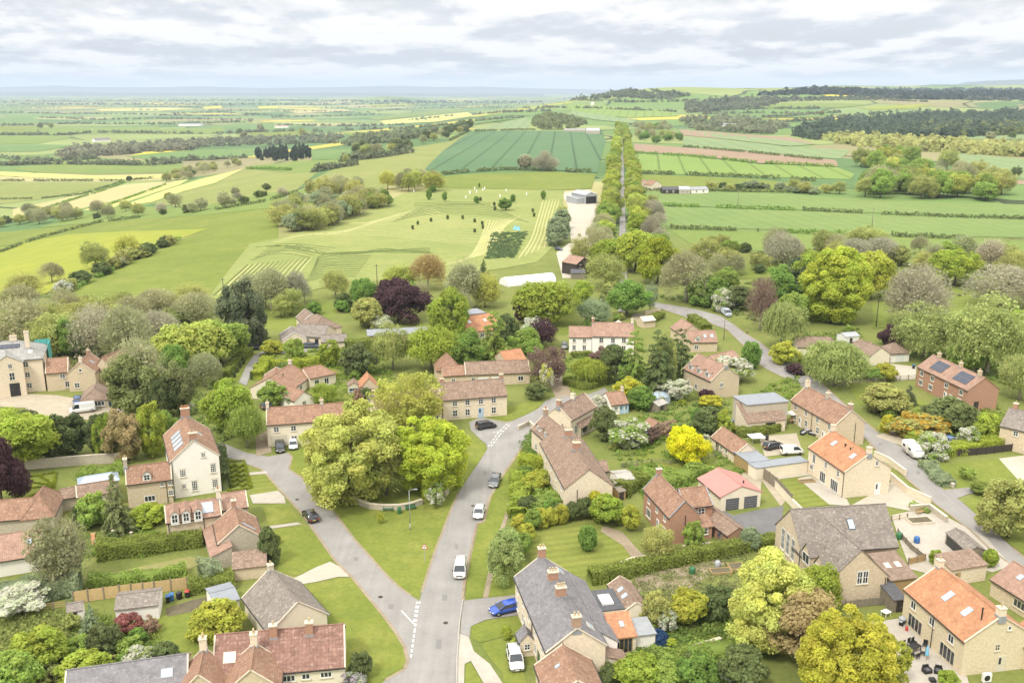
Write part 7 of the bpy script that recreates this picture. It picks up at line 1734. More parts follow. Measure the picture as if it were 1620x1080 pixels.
T(1085,985,58,56,'round','gold','yellow green maple shrub in the sunken garden')
T(1037,990,42,54,'round','olive','olive shrub behind the terrace extension')
T(1130,975,56,54,'round','dark','dark evergreen shrub beside the chartreuse maple')
T(1055,1000,34,36,'sparse','silver','white flowering shrub in the sunken garden',mat='foliage_white')
T(1005,1082,72,50,'round','lime','lime shrub at the bottom below the terrace extension')
T(1052,1085,48,40,'round','leaf','green shrub at the bottom of the sunken garden')
T(960,1080,36,34,'round','dark','dark shrub against the orange cottage wall')
T(1105,1090,60,60,'round','green','dense green shrub at the bottom edge')
T(1175,1090,70,70,'round','dark','dark shrub below the chartreuse maple')
T(1185,868,30,34,'round','greyg','grey green bush at the end of the clipped hedge')
T(1155,1060,40,36,'sparse','leaf','feathery shrub beside the lower lawn')
T(1390,910,22,20,'round','hedge','low bush below the school gable')
T(1500,1085,30,26,'round','lime','lime bush by the pale gable corner')
T(1480,890,22,22,'round','lime','yellow green bush in front of the stone store')
T(1395,835,26,18,'tight','hedge','clipped grassy mound beside the school roof')
T(1265,940,34,24,'sparse','leaf','leafy climber under the school windows')
T(1565,895,22,28,'column','lime','slim lime conifer beside the stone store')
# ------------------------------------------------------------------ the mown burial ground
for k, (x, y, w, h) in enumerate([(678,316,9,17),(703,319,9,16),(754,322,8,12),(800,333,24,20),(811,320,8,13),(859,316,8,14),(686,305,9,12),(758,297,4,8)]): T(x,y,w,h,'tall','green','small round young tree dotted on the mown ground',group='young trees on the mown ground')
for (x, y) in [(653,363),(661,356),(682,351),(708,347),(732,347),(751,352),(763,356),(764,362),(751,368),(782,326),(783,333),(760,318),(845,343),(843,336)]: T(x,y,4,7,'column','dark','tiny dark clipped column in the mown ring',group='dark columns in the mown ring')
for (x, y, h) in [(744,307,6),(754,305,5),(764,302,6),(767,300,6),(801,303,6),(791,312,6),(737,314,5),(833,309,5),(655,304,5),(751,300,4),(743,306,5)]:
    o = MB().lathe([(.45, 0), (.5, .3), (.42, 1.3), (.2, 1.7), (.22, 1.95), (.02, 2.1)], n=8).build('standing_stone', MATS['paint_white']); o.location = G(x, y); tag(o, 'small white upright stone on the mown ground', 'standing stone', 'white stones on the mown ground')
for (x, y) in [(815,363),(820,364)]:
    p = G(x, y); mb = MB().poly([(-1.3, -1.0, 0), (1.3, -1.0, 0), (1.3, 1.0, 0), (-1.3, 1.0, 0), (0, 0, 2.4)], [(0, 1, 4), (1, 2, 4), (2, 3, 4), (3, 0, 4)]); o = mb.build('ridge_tent', MATS['sky_cloth']); o.location = p; tag(o, 'pale blue pointed tent on the mown ground', 'tent', 'blue tents on the mown ground')
def smooth_line(ln, n=9):
    out = []
    for i in range(len(ln)-1):
        p0, p1, p2, p3 = [np.array(ln[min(max(i+j, 0), len(ln)-1)], float) for j in (-1, 0, 1, 2)]
        for k in range(n):
            t = k/n; out.append(.5*((2*p1)+(-p0+p2)*t+(2*p0-5*p1+4*p2-p3)*t*t+(-p0+3*p1-3*p2+p3)*t**3))
    out.append(np.array(ln[-1], float)); return out
def ribbons(lines, wd, ht, mat, label, name):
    mb = MB()
    for ln in lines:
        q = smooth_line(ln); P = GG([p[0] for p in q], [p[1] for p in q]); m = len(P); j0 = len(mb.v)
        for i in range(m):
            t = P[min(i+1, m-1)]-P[max(i-1, 0)]; t[2] = 0; t /= max(np.linalg.norm(t), 1e-6); nn = np.array([-t[1], t[0], 0])*wd/2*min(1, .25+min(i, m-1-i)*.35)
            mb.v += [tuple(P[i]-nn+[0, 0, .11]), tuple(P[i]+nn*.1+[0, 0, .13+ht]), tuple(P[i]+nn+[0, 0, .11])]
        for i in range(m-1):
            for j in (0, 1): mb.f.append((j0+3*i+j, j0+3*i+j+3, j0+3*i+j+4, j0+3*i+j+1)); mb.m.append(0)
    o = mb.build(name, MATS[mat]); o['kind'] = 'stuff'; tag(o, label, 'grass')
L1 = []
for k in range(13): L1.append([(338+k*10, 468-k*1.0), (362+k*9, 446-k*1.2), (392+k*8.2, 419-k*.9)])
for k in range(12): L1.append([(484+k*1.6, 446-k*3.0), (505, 441-k*3.1), (525, 440-k*3.4+2*math.sin(k)), (545, 438-k*3.0), (563+k*2.2, 438-k*3.0)])
for k in range(5): L1.append([(404+k*16, 392-k*1.2), (440+k*14, 389+k*1.5), (470+k*10, 396+k*1.6), (510+k*12, 401+k*.4), (560+k*14, 399-k*.6), (620+k*8, 400-k*1.4), (680, 401-k*2)])
for k in range(4): L1.append([(560+k*14, 403-k*1.5), (605+k*10, 394+k*.6), (640, 397+k*.5), (676+k*3, 399+k*.6)])
L2 = []
for k in range(7): L2.append([(622+k*6, 351-k*3.4), (655+k*5, 343-k*2.9), (690+k*4, 339-k*2.6), (725+k*2, 338-k*2.5), (770-k*1, 341-k*2.8), (805-k*5, 346-k*3.2), (836-k*8, 352-k*3.5)])
for k in range(3): L2.append([(655, 322+k*2.2), (690, 321+k*2.2), (730, 320+k*2.2), (776, 321+k*2.2)])
L3 = []
for k in range(16): L3.append([(430+k*6, 384-k*2.2), (480+k*7, 378-k*1.6-4*math.sin(k*.6)), (540+k*6, 372-k*2.2), (600+k*5, 372-k*2.8), (660+k*3, 378-k*2.5), (720+k*2, 384-k*2.6), (790, 380-k*2)])
for k in range(10): L3.append([(700+k*8, 420-k*2), (740+k*6, 408-k*2.4), (760+k*4, 380-k*2), (770+k*6, 350-k*1)])
for k in range(6): L3.append([(820+k*10, 410-k*4), (840+k*7, 380-k*3), (850+k*5, 350), (860+k*5, 315)])
for k in range(12): L3.append([(344+k*11, 467-k*1.0), (369+k*9.5, 444-k*1.2), (398+k*8.6, 418-k*.9)])
L4 = []
for k in range(6): L4.append([(398+k*6, 412-k*4.5), (425+k*7, 404-k*3.6), (455+k*8, 402-k*3.0-2*math.sin(k)), (490+k*8, 408-k*3)])
for k in range(4): L4.append([(590+k*12, 430-k*2), (612+k*10, 420-k*3), (640+k*6, 416-k*3), (672+k*3, 418-k*3.4)])
for k in range(5): L4.append([(745+k*14, 318-k*.5), (790+k*8, 322+k*1.2), (830+k*5, 330+k*2.2), (852+k*4, 342+k*2)])
for k in range(4): L4.append([(700+k*6, 372-k*2.5), (735, 368-k*2), (762-k*2, 374-k*3)])
ground_mat('uncut_grass', [(.10,.13,.042),(.12,.15,.048),(.14,.17,.054)], .1, 1.5, None, .3); ground_mat('hay', [(.34,.335,.14),(.37,.36,.15),(.40,.385,.165)], .1, 1.5, None, .25)
ribbons(L1+L4[:6], .62, .2, 'uncut_grass', 'dark uncut grass rows curving over the mown slope', 'uncut_grass'); ribbons(L2, .6, .2, 'uncut_grass', 'dark uncut grass arcs in the mown ring', 'uncut_grass'); ribbons(L3, .9, .06, 'hay', 'pale swathes of cut grass following the slope', 'cut_grass')
def ground_cover(name, poly, n, cols, size, ht, label, kind='stuff', seed=3, mat='foliage', clump=None):
    """low mixed planting: one object of leaf clusters"""
    rs = np.random.default_rng(seed); xs = [p[0] for p in poly]; ys = [p[1] for p in poly]
    x = rs.uniform(min(xs), max(xs), n*3); y = rs.uniform(min(ys), max(ys), n*3); ok = inside(poly, x, y); x, y = x[ok][:n], y[ok][:n]
    P = GG(x, y); m = 26; n = len(P); sz = rs.uniform(.5, 1.5, n)
    C = np.repeat(P, m, 0)+rs.normal(size=(n*m, 3))*np.array([.42, .42, 0])*np.repeat(sz, m)[:, None]; C[:, 2] += rs.uniform(.03, 1, n*m)**1.3*ht*np.repeat(sz, m)
    V = kites(C, unit(rs.normal(size=(n*m, 3))*.7+[0, 0, .8]), size*rs.uniform(.6, 1.3, n*m), rs)
    g = rs.uniform(0, 1, n); t = np.stack([np.clip(np.repeat(g, m)+rs.normal(0, .12, n*m), 0, 1), np.repeat(rs.uniform(0, 1, n), m), np.repeat(rs.uniform(0, 1, n), m)], -1)
    o = link(name, quads_mesh(name, V, t, mat)); o.color = (*cols, 1); o['kind'] = kind; tag(o, label, 'plants'); return o
ground_cover('crop_rows', [(768,410),(780,368),(836,367),(822,392),(812,408)], 560, (.15,.21,.09), .3, .5, 'dark green planted block on the mown ground', seed=8)
GC = [([(955,690),(1010,660),(1100,690),(1180,740),(1150,790),(1050,770),(1020,790),(985,740)], 420, (0.228,0.333,0.070), .22, .9), ([(1000,640),(1060,600),(1110,620),(1170,640),(1120,690),(1030,690)], 380, (0.245,0.333,0.088), .22, .9),
 ([(820,745),(885,740),(890,800),(820,830)], 420, (0.298,0.403,0.061), .18, .8), ([(0,980),(100,965),(130,1000),(90,1080),(0,1080)], 600, (0.298,0.333,0.105), .2, .6), ([(105,975),(250,985),(240,1060),(110,1090)], 500, (0.245,0.315,0.079), .18, .8),
 ([(1000,1010),(1160,960),(1180,1080),(1000,1080)], 600, (0.228,0.315,0.079), .17, .7), ([(1010,905),(1180,870),(1190,960),(1090,990),(1010,950)], 420, (0.298,0.315,0.140), .15, .4), ([(500,600),(600,560),(640,620),(560,650),(500,640)], 350, (0.280,0.367,0.079), .22, .9),
 ([(410,560),(560,545),(560,600),(410,600)], 350, (0.298,0.385,0.070), .25, .8), ([(640,560),(830,540),(870,600),(700,570)], 350, (0.228,0.315,0.079), .28, 1.0), ([(1380,620),(1460,650),(1580,640),(1600,700),(1420,690)], 420, (0.280,0.350,0.079), .22, .9),
 ([(1230,540),(1360,520),(1380,600),(1290,600)], 400, (0.263,0.333,0.088), .28, 1.0), ([(830,690),(870,660),(875,740),(825,720)], 200, (0.210,0.298,0.079), .2, .7), ([(1420,560),(1600,530),(1620,620),(1540,590)], 300, (0.263,0.350,0.088), .3, 1.1),
 ([(1040,470),(1220,440),(1230,520),(1130,490)], 350, (0.228,0.298,0.088), .32, 1.2), ([(1240,420),(1620,400),(1620,470),(1240,480)], 700, (0.315,0.333,0.149), .38, 1.0), ([(0,520),(330,490),(350,560),(180,600),(0,580)], 700, (0.263,0.298,0.114), .32, 1.4), ([(100,850),(260,835),(255,880),(100,880)], 200, (0.245,0.350,0.070), .17, .5), ([(1165,640),(1260,590),(1270,620),(1180,660)], 180, (0.263,0.350,0.079), .22, .8), ([(870,570),(960,560),(985,600),(940,620)], 160, (0.228,0.333,0.070), .2, .6), ([(180,600),(350,560),(360,700),(200,720)], 350, (0.228,0.298,0.088), .25, 1.1)]
for k, (p, n, c, s, h_) in enumerate(GC): ground_cover('undergrowth', p, int(n*.6), c, s, h_*.65, 'mixed low garden plants and rough growth', seed=20+k, mat='foliage_mix')
# ------------------------------------------------------------------ hedges
HG = 'field hedges'
H = hedge
H([(155,882),(200,876),(260,868),(320,858)], 3.2, 2.4, 'hedge', 'long thick clipped hedge behind the cottage lawn')
H([(-20,894),(20,891),(60,888)], 3.0, 2.6, 'hedge', 'clipped hedge below the faded outbuilding')
H([(140,926),(200,920),(250,915),(296,908)], 2.0, 1.4, 'leaf', 'ragged leafy hedge behind the pale timber fence', ragged=.25)
H([(298,936),(340,930),(372,925)], 2.4, 1.8, 'hedge', 'dark clipped hedge beside the bungalow outhouse')
H([(318,920),(350,912)], 4, 2.4, 'greyg', 'grey green hedge block behind the cottage lean-to', ragged=.25)
H([(130,935),(60,945),(-20,955)], 4, 2.8, 'greyg', 'loose grey hedge behind the wire fence', ragged=.3)
H([(933,921),(980,912),(1040,898),(1100,886),(1170,872)], 2.2, 2.0, 'hedge', 'long clipped hedge below the striped lawn', ragged=.05)
H([(1172,871),(1232,858)], 2.0, 1.6, 'hedge', 'clipped hedge below the tarmac yard', ragged=.06)
H([(820,740),(850,741),(880,741)], 3.4, 2.4, 'hedgel', 'lime green boxy hedge across the terrace front garden', ragged=.05)
H([(846,762),(884,760)], 2.6, 1.8, 'hedgel', 'second lime hedge before the stone terrace', ragged=.07)
H([(822,760),(822,790),(820,820)], 3, 1.6, 'lime', 'leafy hedge beside the grass verge', ragged=.25)
H([(830,815),(860,800),(884,792)], 5, 1.8, 'leaf', 'loose shrub border below the terrace gardens', ragged=.35)
H([(980,785),(1000,772),(1015,762)], 3, 2.2, 'hedge', 'green hedge between terrace and red brick house', ragged=.2)
H([(1015,760),(1060,765),(1115,745)], 4.0, 1.6, 'leaf', 'ragged hedge behind the red brick house', ragged=.3)
H([(1160,690),(1190,688),(1230,680)], 2.4, 1.8, 'hedge', 'tall clipped hedge before the stone barn', ragged=.08)
H([(548,563),(575,560),(600,558)], 3, 4.2, 'hedge', 'tall dark topped hedge in the bungalow garden', ragged=.06)
H([(430,585),(470,580),(540,576)], 3, 2.2, 'hedgel', 'yellow green hedge behind the red tiled bungalow', ragged=.12)
H([(455,576),(485,572)], 2.4, 2, 'hedge', 'green hedge before the grey bungalow', ragged=.1)
H([(408,600),(414,585),(425,573)], 3, 1.8, 'hedgel', 'lime hedge beside the curving drive', ragged=.15)
H([(1020,514),(1035,506),(1046,502)], 3, 1.8, 'hedge', 'trimmed hedge beside the gravel entrance', ragged=.06)
H([(1093,507),(1108,514),(1118,524)], 3, 2.0, 'hedge', 'trimmed hedge curving along the lane', ragged=.06)
H([(895,606),(925,616),(962,604)], 2.5, 1.5, 'hedge', 'clipped hedge around the white cottage lawn', ragged=.08)
H([(1478,722),(1540,712),(1618,699)], 3.2, 2.0, 'hedgel', 'long lime hedge above the dark boarded fence', ragged=.12)
H([(1467,738),(1482,755),(1500,770)], 3, 1.2, 'greyg', 'grey lavender hedge beside the lane wall', ragged=.2)
H([(20,668),(45,662),(60,676),(58,690)], 2.4, 2.0, 'yew', 'dark curved hedge beside the gravel yard', ragged=.06)
H([(355,600),(375,575),(395,560)], 2.2, 2.0, 'hedge', 'dark hedge along the young drive', ragged=.08)
H([(905,565),(935,562)], 2, 1.2, 'hedge', 'low hedge before the white cottage', ragged=.06)
H([(355,775),(352,740),(348,725)], 2, 3.0, 'yew', 'dark clipped hedge against the townhouse wall', ragged=.1)
H([(195,745),(150,752),(125,752)], 3.5, 1.2, 'leaf', 'mixed border under the long garden wall', ragged=.4)
H([(1040,1055),(1100,1040),(1180,1030)], 3, 1.4, 'leaf', 'loose hedge along the rubble wall', ragged=.35)
H([(1265,935),(1300,955)], 3, 2, 'dark', 'dark hedge under the school wall', ragged=.3)
H([(1440,800),(1470,812)], 1, .6, 'leaf', 'low planting beside the pale stone wall', ragged=.3)
def parterre(poly, label, rays_=None, zig=None):
    """clipped box patterns: each bed pattern is one planting"""
    segs = []
    if rays_: segs += [(rays_[0], q) for q in rays_[1]]
    segs += list(zip(poly, poly[1:]+poly[:1]))
    if zig: segs += zig
    Vs, Ts = [], []; rs = np.random.default_rng(4)
    for a, b in segs:
        P = GG([a[0], b[0]], [a[1], b[1]]); L = np.linalg.norm(P[1]-P[0]); n = int(L*90); u = rs.uniform(0, 1, n)[:, None]
        C = P[0]*(1-u)+P[1]*u+rs.uniform(-.2, .2, (n, 3))*[1, 1, 0]; C[:, 2] += rs.uniform(.05, .45, n); Vs.append(kites(C, unit(rs.normal(size=(n, 3))*.5+[0, 0, 1]), .085, rs)); Ts.append(rs.uniform(.2, .8, (n, 3)))
    me = quads_mesh('box_parterre', np.concatenate(Vs), np.concatenate(Ts), 'foliage'); o = link('box_parterre', me); o.color = (.27, .31, .035, 1); tag(o, label, 'parterre'); return o
parterre([(25,790),(36,757),(88,748),(84,786)], 'star shaped box parterre behind the open barn', ((86,768), [(30,775),(34,762),(44,788),(60,752),(64,788)]))
zz = []
for k in range(5):
    y = 738+k*7.4; x0, x1 = 360+k*1.0, 390+k*1.6
    q = [(x0+(x1-x0)*j/5, y+(2.6 if j % 2 else -2.6)) for j in range(6)]; zz += list(zip(q, q[1:]))
parterre([(357,731),(386,729),(398,772),(362,778)], 'zigzag clipped box parterre beside the cream townhouse', None, zz)
for k, pts in enumerate([[(70,478),(110,462),(160,438),(210,410),(250,393),(285,380)],[(700,277),(740,273),(800,269),(870,271),(936,273)],[(1020,302),(1100,303),(1200,304),(1300,306)],[(1020,325),(1080,327),(1140,329),(1200,331),(1260,333)],[(1270,333),(1330,336),(1400,340),(1500,344),(1640,348)],[(1060,362),(1130,364),(1200,367)],[(1230,367),(1300,371),(1350,372)],[(1410,374),(1480,377),(1560,380)],[(1005,275),(1100,278),(1200,282),(1290,287)],[(1003,243),(1100,249),(1200,259),(1320,265)],[(1080,233),(1180,242),(1300,254)],[(0,316),(60,315),(130,308),(195,288)],[(75,330),(110,318),(160,303),(200,288)],[(0,287),(100,287),(195,287)],[(200,286),(240,283),(292,278)],[(172,325),(215,310),(262,293)],[(340,333),(420,320),(470,305)],[(712,223),(740,209),(820,206),(900,206),(950,207)],[(390,268),(420,268),(460,270)],[(0,400),(60,378),(160,352),(220,345)]]):
    pts = pts; near = sum(p[1] for p in pts)/len(pts); H(pts, 2.2 if near > 300 else 3, 1.8 if near > 300 else 2.6, 'dark' if k % 3 else 'green', 'dark field hedge running between two fields', HG, ragged=.25, gap=.35 if near < 400 else .2, leaf=.45 if near > 300 else .7, dens=1.0)
# ------------------------------------------------------------------ the avenue of limes
AV = 'trees lining the straight avenue'; r = random.Random(4); y = 462
while y < 1950:
    for off in (-7.4, 7.8):
        yy = y+r.uniform(-2, 2); x, _ = ave(yy, off*(1-.3*float(smooth((yy-800)/900)))+r.uniform(-1.4, 1.4)); W = r.uniform(7, 12)
        if r.random() < .07: continue; far = yy > 900
        plant(Vector((x, yy, ter1(x, yy))), W, W*r.uniform(.95, 1.2), r.choice(['broad', 'broad', 'tall', 'open']), r.choice(['lime', 'lime', 'olivey', 'leaf', (.48,.54,.11)]), 'lime tree in the double row lining the straight avenue', 'tree', AV, jit=.15)
    y += 13 if y < 900 else 17
# ------------------------------------------------------------------ groups of trees one can tell apart but nothing names
mix = [(3,'open','olive',(9,14),.95),(3,'twig','twigo',(9,14),.95),(2,'broad','leaf',(8,13),1.0),(1,'broad','green',(8,12),1.0),(1,'round','silver',(4,7),.8,'foliage_white')]
cluster([(440,350),(470,318),(520,300),(560,300),(600,318),(628,322),(560,345),(500,365),(455,368)], 78, [(3,'open','olive',(9,14),.9),(3,'twig','twigo',(9,13),.9),(2,'broad','greyg',(8,12),.9),(1,'broad','leaf',(8,11),.9),(1,'round','silver',(6,9),.8)], 'tree in the mixed wood on the shoulder of the slope', 'trees of the mixed wood on the slope', seed=1)
cluster([(612,300),(640,304),(690,304),(690,296),(640,290)], 12, [(2,'open','olivey',(10,14),1.15),(2,'twig','twigo',(10,14),1.1),(1,'broad','leaf',(9,12),1.1)], 'tall tree in the grove at the top of the mown ground', 'trees of the grove above the mown ground', seed=2)
cluster([(1345,312),(1400,280),(1345,268),(1400,250),(1480,262),(1540,285),(1600,316),(1595,320),(1480,316)], 72, [(3,'open','olive',(13,19),.95),(1,'twig','twigo',(12,18),1.0),(3,'broad','leaf',(12,18),.95),(3,'broad','olivey',(12,18),.95)], 'tree in the large copse beyond the right pastures', 'trees of the large copse on the right', seed=3)
cluster([(400,254),(410,246),(450,240),(487,246),(490,254),(450,256)], 30, [(1,'cone',(.10,.13,.09),(7,10),2.2),(1,'tall',(.10,.13,.09),(7,10),2.0)], 'dark conifer in the small plantation on the plain', 'conifers of the plain plantation', seed=4)
cluster([(1000,205),(1060,200),(1078,222),(1070,230),(1010,228)], 26, [(3,'twig','twigo',(12,17),.9),(1,'open','olive',(12,16),.9),(1,'broad','green',(10,14),.9)], 'tree in the bare wood beside the upper avenue', 'trees of the wood beside the upper avenue', seed=5)
cluster([(1060,440),(1120,395),(1240,400),(1330,405),(1400,400),(1520,400),(1640,440),(1640,460),(1500,430),(1330,430),(1220,430),(1130,470)], 40, [(3,'twig','twigo',(8,13),.9),(3,'open','olive',(8,13),.95),(1,'broad','leaf',(7,11),.9),(1,'round','dark',(4,7),.9),(1,'round','silver',(4,6),.8,'foliage_white')], 'bare tree in the hedge line behind the lane', 'bare trees behind the lane', seed=6)
cluster([(0,520),(60,500),(180,505),(300,495),(345,500),(340,540),(250,545),(120,545),(0,545)], 34, [(2,'twig','twigo',(9,14),.9),(3,'open','olive',(8,13),.9),(2,'broad','leaf',(7,11),.9),(1,'round','dark',(4,7),.8)], 'twiggy tree in the belt behind the manor', 'trees of the belt behind the manor', seed=7)
cluster([(410,480),(520,462),(610,470),(770,464),(775,490),(780,500),(600,492),(420,505)], 18, [(2,'twig','twigo',(6,10),1.0),(2,'open','olive',(6,10),1.0),(2,'round','green',(3,6),.9)], 'tree along the back of the middle gardens', 'trees behind the middle gardens', seed=8)
cluster([(240,340),(300,318),(420,300),(480,300),(430,322),(300,340)], 16, [(3,'open','twigo',(7,11),.9),(2,'round','dark',(4,8),.8),(2,'twig','twig',(7,11),.9)], 'hedgerow tree between the pastures below the slope', 'hedgerow trees on the left pastures', seed=9)
cluster([(-20,350),(60,338),(140,335),(220,330),(220,345),(100,352),(-20,362)], 26, [(3,'twig','twigo',(9,15),.85),(2,'open','olive',(9,13),.85),(1,'round','dark',(5,9),.8)], 'tree in the belt along the left lower fields', 'trees of the belt on the left lower fields', seed=10)
cluster([(75,474),(150,436),(210,408),(285,378),(282,383),(215,414),(150,444),(90,474)], 18, [(2,'round','dark',(5,8),.7),(1,'round','olive',(5,9),.8),(1,'round','silver',(5,7),.7,'foliage_white')], 'bush in the field hedge of the green slope', 'bushes of the field hedge on the slope', 'shrub', seed=11)
cluster([(285,274),(320,264),(350,258),(390,262),(340,272),(300,285),(250,290)], 22, [(2,'open','olive',(9,14),.9),(1,'broad','dark',(9,14),.9),(2,'twig','twigo',(9,13),.9)], 'tree in the hedge wood beside the pale strips', 'trees beside the pale strip fields', seed=12)
cluster([(870,395),(878,360),(888,345),(894,350),(888,380),(876,398)], 14, [(3,'round','greyg',(5,9),1.1),(1,'open','olive',(6,9),1.0)], 'grey green bush along the gravel yard', 'bushes along the gravel yard', 'shrub', seed=13)
cluster([(935,385),(955,330),(950,300),(960,300),(968,340),(960,400),(945,400)], 22, [(3,'twig','twigo',(6,10),1.0),(2,'open','olive',(6,10),1.0),(1,'broad','leaf',(6,9),1.0)], 'scrubby tree between avenue and gravel yard', 'scrub between avenue and gravel yard', seed=14)
cluster([(1018,380),(1022,330),(1030,310),(1040,330),(1050,385),(1060,400)], 12, [(3,'twig','twig',(7,11),1.0),(1,'open','olive',(7,10),1.0)], 'bare tree on the pasture side of the avenue', 'bare trees beside the avenue', seed=15)
cluster([(1120,296),(1180,298),(1300,300),(1340,305),(1330,309),(1200,305),(1120,303)], 24, [(2,'round','greyg',(5,9),.7),(1,'round','dark',(4,7),.7),(1,'open','olive',(6,10),.8)], 'bush in the hedge beyond the upper pasture', 'bushes beyond the upper pasture', 'shrub', seed=16)
cluster([(830,268),(850,270),(870,271),(880,272)], 5, [(1,'twig','twig',(12,16),1.0)], 'bare tree in the hedge below the dark crop', 'bare trees below the dark crop', seed=17)
cluster([(560,240),(640,232),(700,215),(745,205),(740,210),(690,222),(640,240),(560,252)], 26, [(2,'broad','dark',(10,16),.9),(2,'open','olive',(10,16),.9),(1,'twig','twigo',(9,14),.9)], 'tree in the wood below the dark crop corner', 'trees below the dark crop corner', seed=18)
cluster([(702,210),(720,203),(745,200),(760,200),(740,207),(715,213)], 12, [(1,'broad','dark',(11,16),.9)], 'dark tree in the clump at the dark crop corner', 'dark clump at the crop corner', seed=19)
for (pl, n, lb, gp, sd) in [([(960,690),(1040,640),(1120,650),(1130,700),(1050,740),(980,730)], 13, 'small shrub in the vegetable gardens behind the terrace', 'shrubs of the vegetable gardens', 31), ([(110,985),(240,985),(250,1070),(60,1080)], 12, 'small shrub in the bottom rough garden', 'shrubs of the bottom rough garden', 32), ([(1000,1000),(1160,950),(1180,1080),(1000,1080)], 13, 'small shrub in the sunken garden', 'shrubs of the sunken garden', 33),
    ([(420,560),(560,550),(640,600),(560,650),(430,600)], 13, 'small shrub in the bungalow gardens', 'shrubs of the bungalow gardens', 34), ([(650,560),(850,540),(870,610),(690,570)], 11, 'small shrub behind the pantiled range', 'shrubs behind the pantiled range', 35), ([(1380,620),(1470,660),(1600,640),(1600,700),(1400,700)], 11, 'small shrub in the brick house garden', 'shrubs of the brick house garden', 36),
    ([(1240,540),(1360,520),(1370,600),(1280,600)], 10, 'small shrub in the hidden bungalow garden', 'shrubs of the hidden bungalow garden', 37), ([(820,750),(885,745),(890,810),(825,830)], 9, 'small shrub in the terrace front gardens', 'shrubs of the terrace front gardens', 38), ([(100,850),(260,830),(255,870),(100,880)], 5, 'small shrub on the dormer cottage lawn', 'shrubs of the dormer cottage lawn', 39), ([(1000,600),(1180,590),(1170,640),(1020,650)], 11, 'small shrub in the gardens below the three dormer house', 'shrubs below the three dormer house', 40),
    ([(180,610),(350,560),(360,680),(200,700)], 9, 'shrub in the thicket behind the townhouse', 'shrubs behind the townhouse', 41), ([(880,520),(960,500),(1000,500),(960,520)], 5, 'shrub behind the white cottage', 'shrubs behind the white cottage', 42), ([(1190,850),(1260,930),(1180,960)], 5, 'shrub beside the chartreuse maple', 'shrubs beside the chartreuse maple', 43)]:
    cluster(pl, n, [(3,'round','leaf',(1.2,3),.9),(2,'round','green',(1.5,3.4),.9),(2,'sparse','olive',(1.5,3),.9),(1,'round','dark',(1.5,3.5),.95),(1,'round','hedgel',(1,2),.8),(.6,'round','gold',(1,2),.8,'foliage_gold'),(.6,'sparse','silver',(1.5,3),.9,'foliage_white'),(.5,'round','copperb',(1.2,2.4),.9)], lb, gp, 'shrub', seed=sd, mind=.35)
for k, (x, y) in enumerate([(366,606),(371,597),(376,589),(381,582),(386,576),(398,600),(403,592),(408,586)]): T(x,y,5,13,'column','dark','slim dark column cypress along the curving drive',group='column cypresses on the drive')
# ------------------------------------------------------------------ far woods and hedgerows on the plain (past counting: one object each)
def mass(name, P, W, Hh, col, label, seed, per=46, cone=False):
    rs = np.random.default_rng(seed); n = len(P); d = sph(n*per, rs); d[:, 2] = np.abs(d[:, 2])*1.0-.12
    if cone: d[:, :2] *= np.clip(1.05-d[:, 2:3], .1, 1)
    sc = np.stack([W/2, W/2, Hh], -1); lump = np.repeat(rs.uniform(.8, 1.2, (n, 1)), per, 0)
    C = np.repeat(P, per, 0)+d*np.repeat(sc, per, 0)*lump*rs.uniform(.6, 1.02, (n*per, 1)); V = kites(C, unit(d+rs.normal(size=d.shape)*.4), np.repeat(W, per)*.16*rs.uniform(.7, 1.3, n*per), rs)
    g = np.repeat(rs.uniform(0, 1, n), per); t = np.stack([np.clip(g+rs.normal(0, .1, n*per), 0, 1), np.repeat(rs.uniform(0, 1, n), per), g], -1)
    o = link(name, quads_mesh(name, V, t, 'foliage')); o.color = (*col, 1); o['kind'] = 'stuff'; tag(o, label, 'woodland'); return o
def poly_pts(poly, n, seed):
    rs = np.random.default_rng(seed); xs = [p[0] for p in poly]; ys = [p[1] for p in poly]; x = rs.uniform(min(xs), max(xs), n*6); y = rs.uniform(min(ys), max(ys), n*6); ok = inside(poly, x, y); return GG(x[ok][:n], y[ok][:n])
def line_pts(lines, n, seed, jit=1.0):
    rs = np.random.default_rng(seed); X, Y = [], []
    w = np.array([sum(math.hypot(b[0]-a[0], b[1]-a[1]) for a, b in zip(l, l[1:])) for l in lines]); 
    for l, m in zip(lines, np.maximum(2, (n*w/w.sum()).astype(int))):
        c = np.concatenate([[0], np.cumsum([math.hypot(b[0]-a[0], b[1]-a[1]) for a, b in zip(l, l[1:])])]); u = rs.uniform(0, c[-1], m)
        X.append(np.interp(u, c, [p[0] for p in l])+rs.normal(0, jit, m)); Y.append(np.interp(u, c, [p[1] for p in l])+rs.normal(0, jit*.25, m))
    return GG(np.concatenate(X), np.concatenate(Y))
def mass_at(P, w, hk, col, name, label, seed, cone=False, per=46):
    rs = np.random.default_rng(seed); W = rs.uniform(w[0], w[1], len(P)); mass(name, P, W, W*hk*rs.uniform(.8, 1.2, len(P)), col, label, seed, per, cone)
mass_at(poly_pts([(1250,215),(1300,196),(1400,186),(1500,180),(1660,176),(1660,205),(1590,214),(1480,222),(1380,222),(1290,222)], 1500, 1), (10,17), 1.1, (.115,.15,.095), 'forest', 'dark mixed forest on the far right rise', 1)
mass_at(poly_pts([(1480,200),(1660,196),(1660,212),(1500,218),(1420,214)], 380, 2), (12,18), .85, (.22,.25,.10), 'forest', 'lighter leafing edge of the far right forest', 2)
mass_at(poly_pts([(1295,222),(1360,232),(1440,238),(1560,246),(1660,250),(1660,238),(1560,234),(1440,226),(1340,220)], 420, 3), (12,18), .8, (.45,.46,.17), 'woodland', 'sunlit pale woodland strip below the far forest', 3)  # sunlit look put into the paler leaf colour
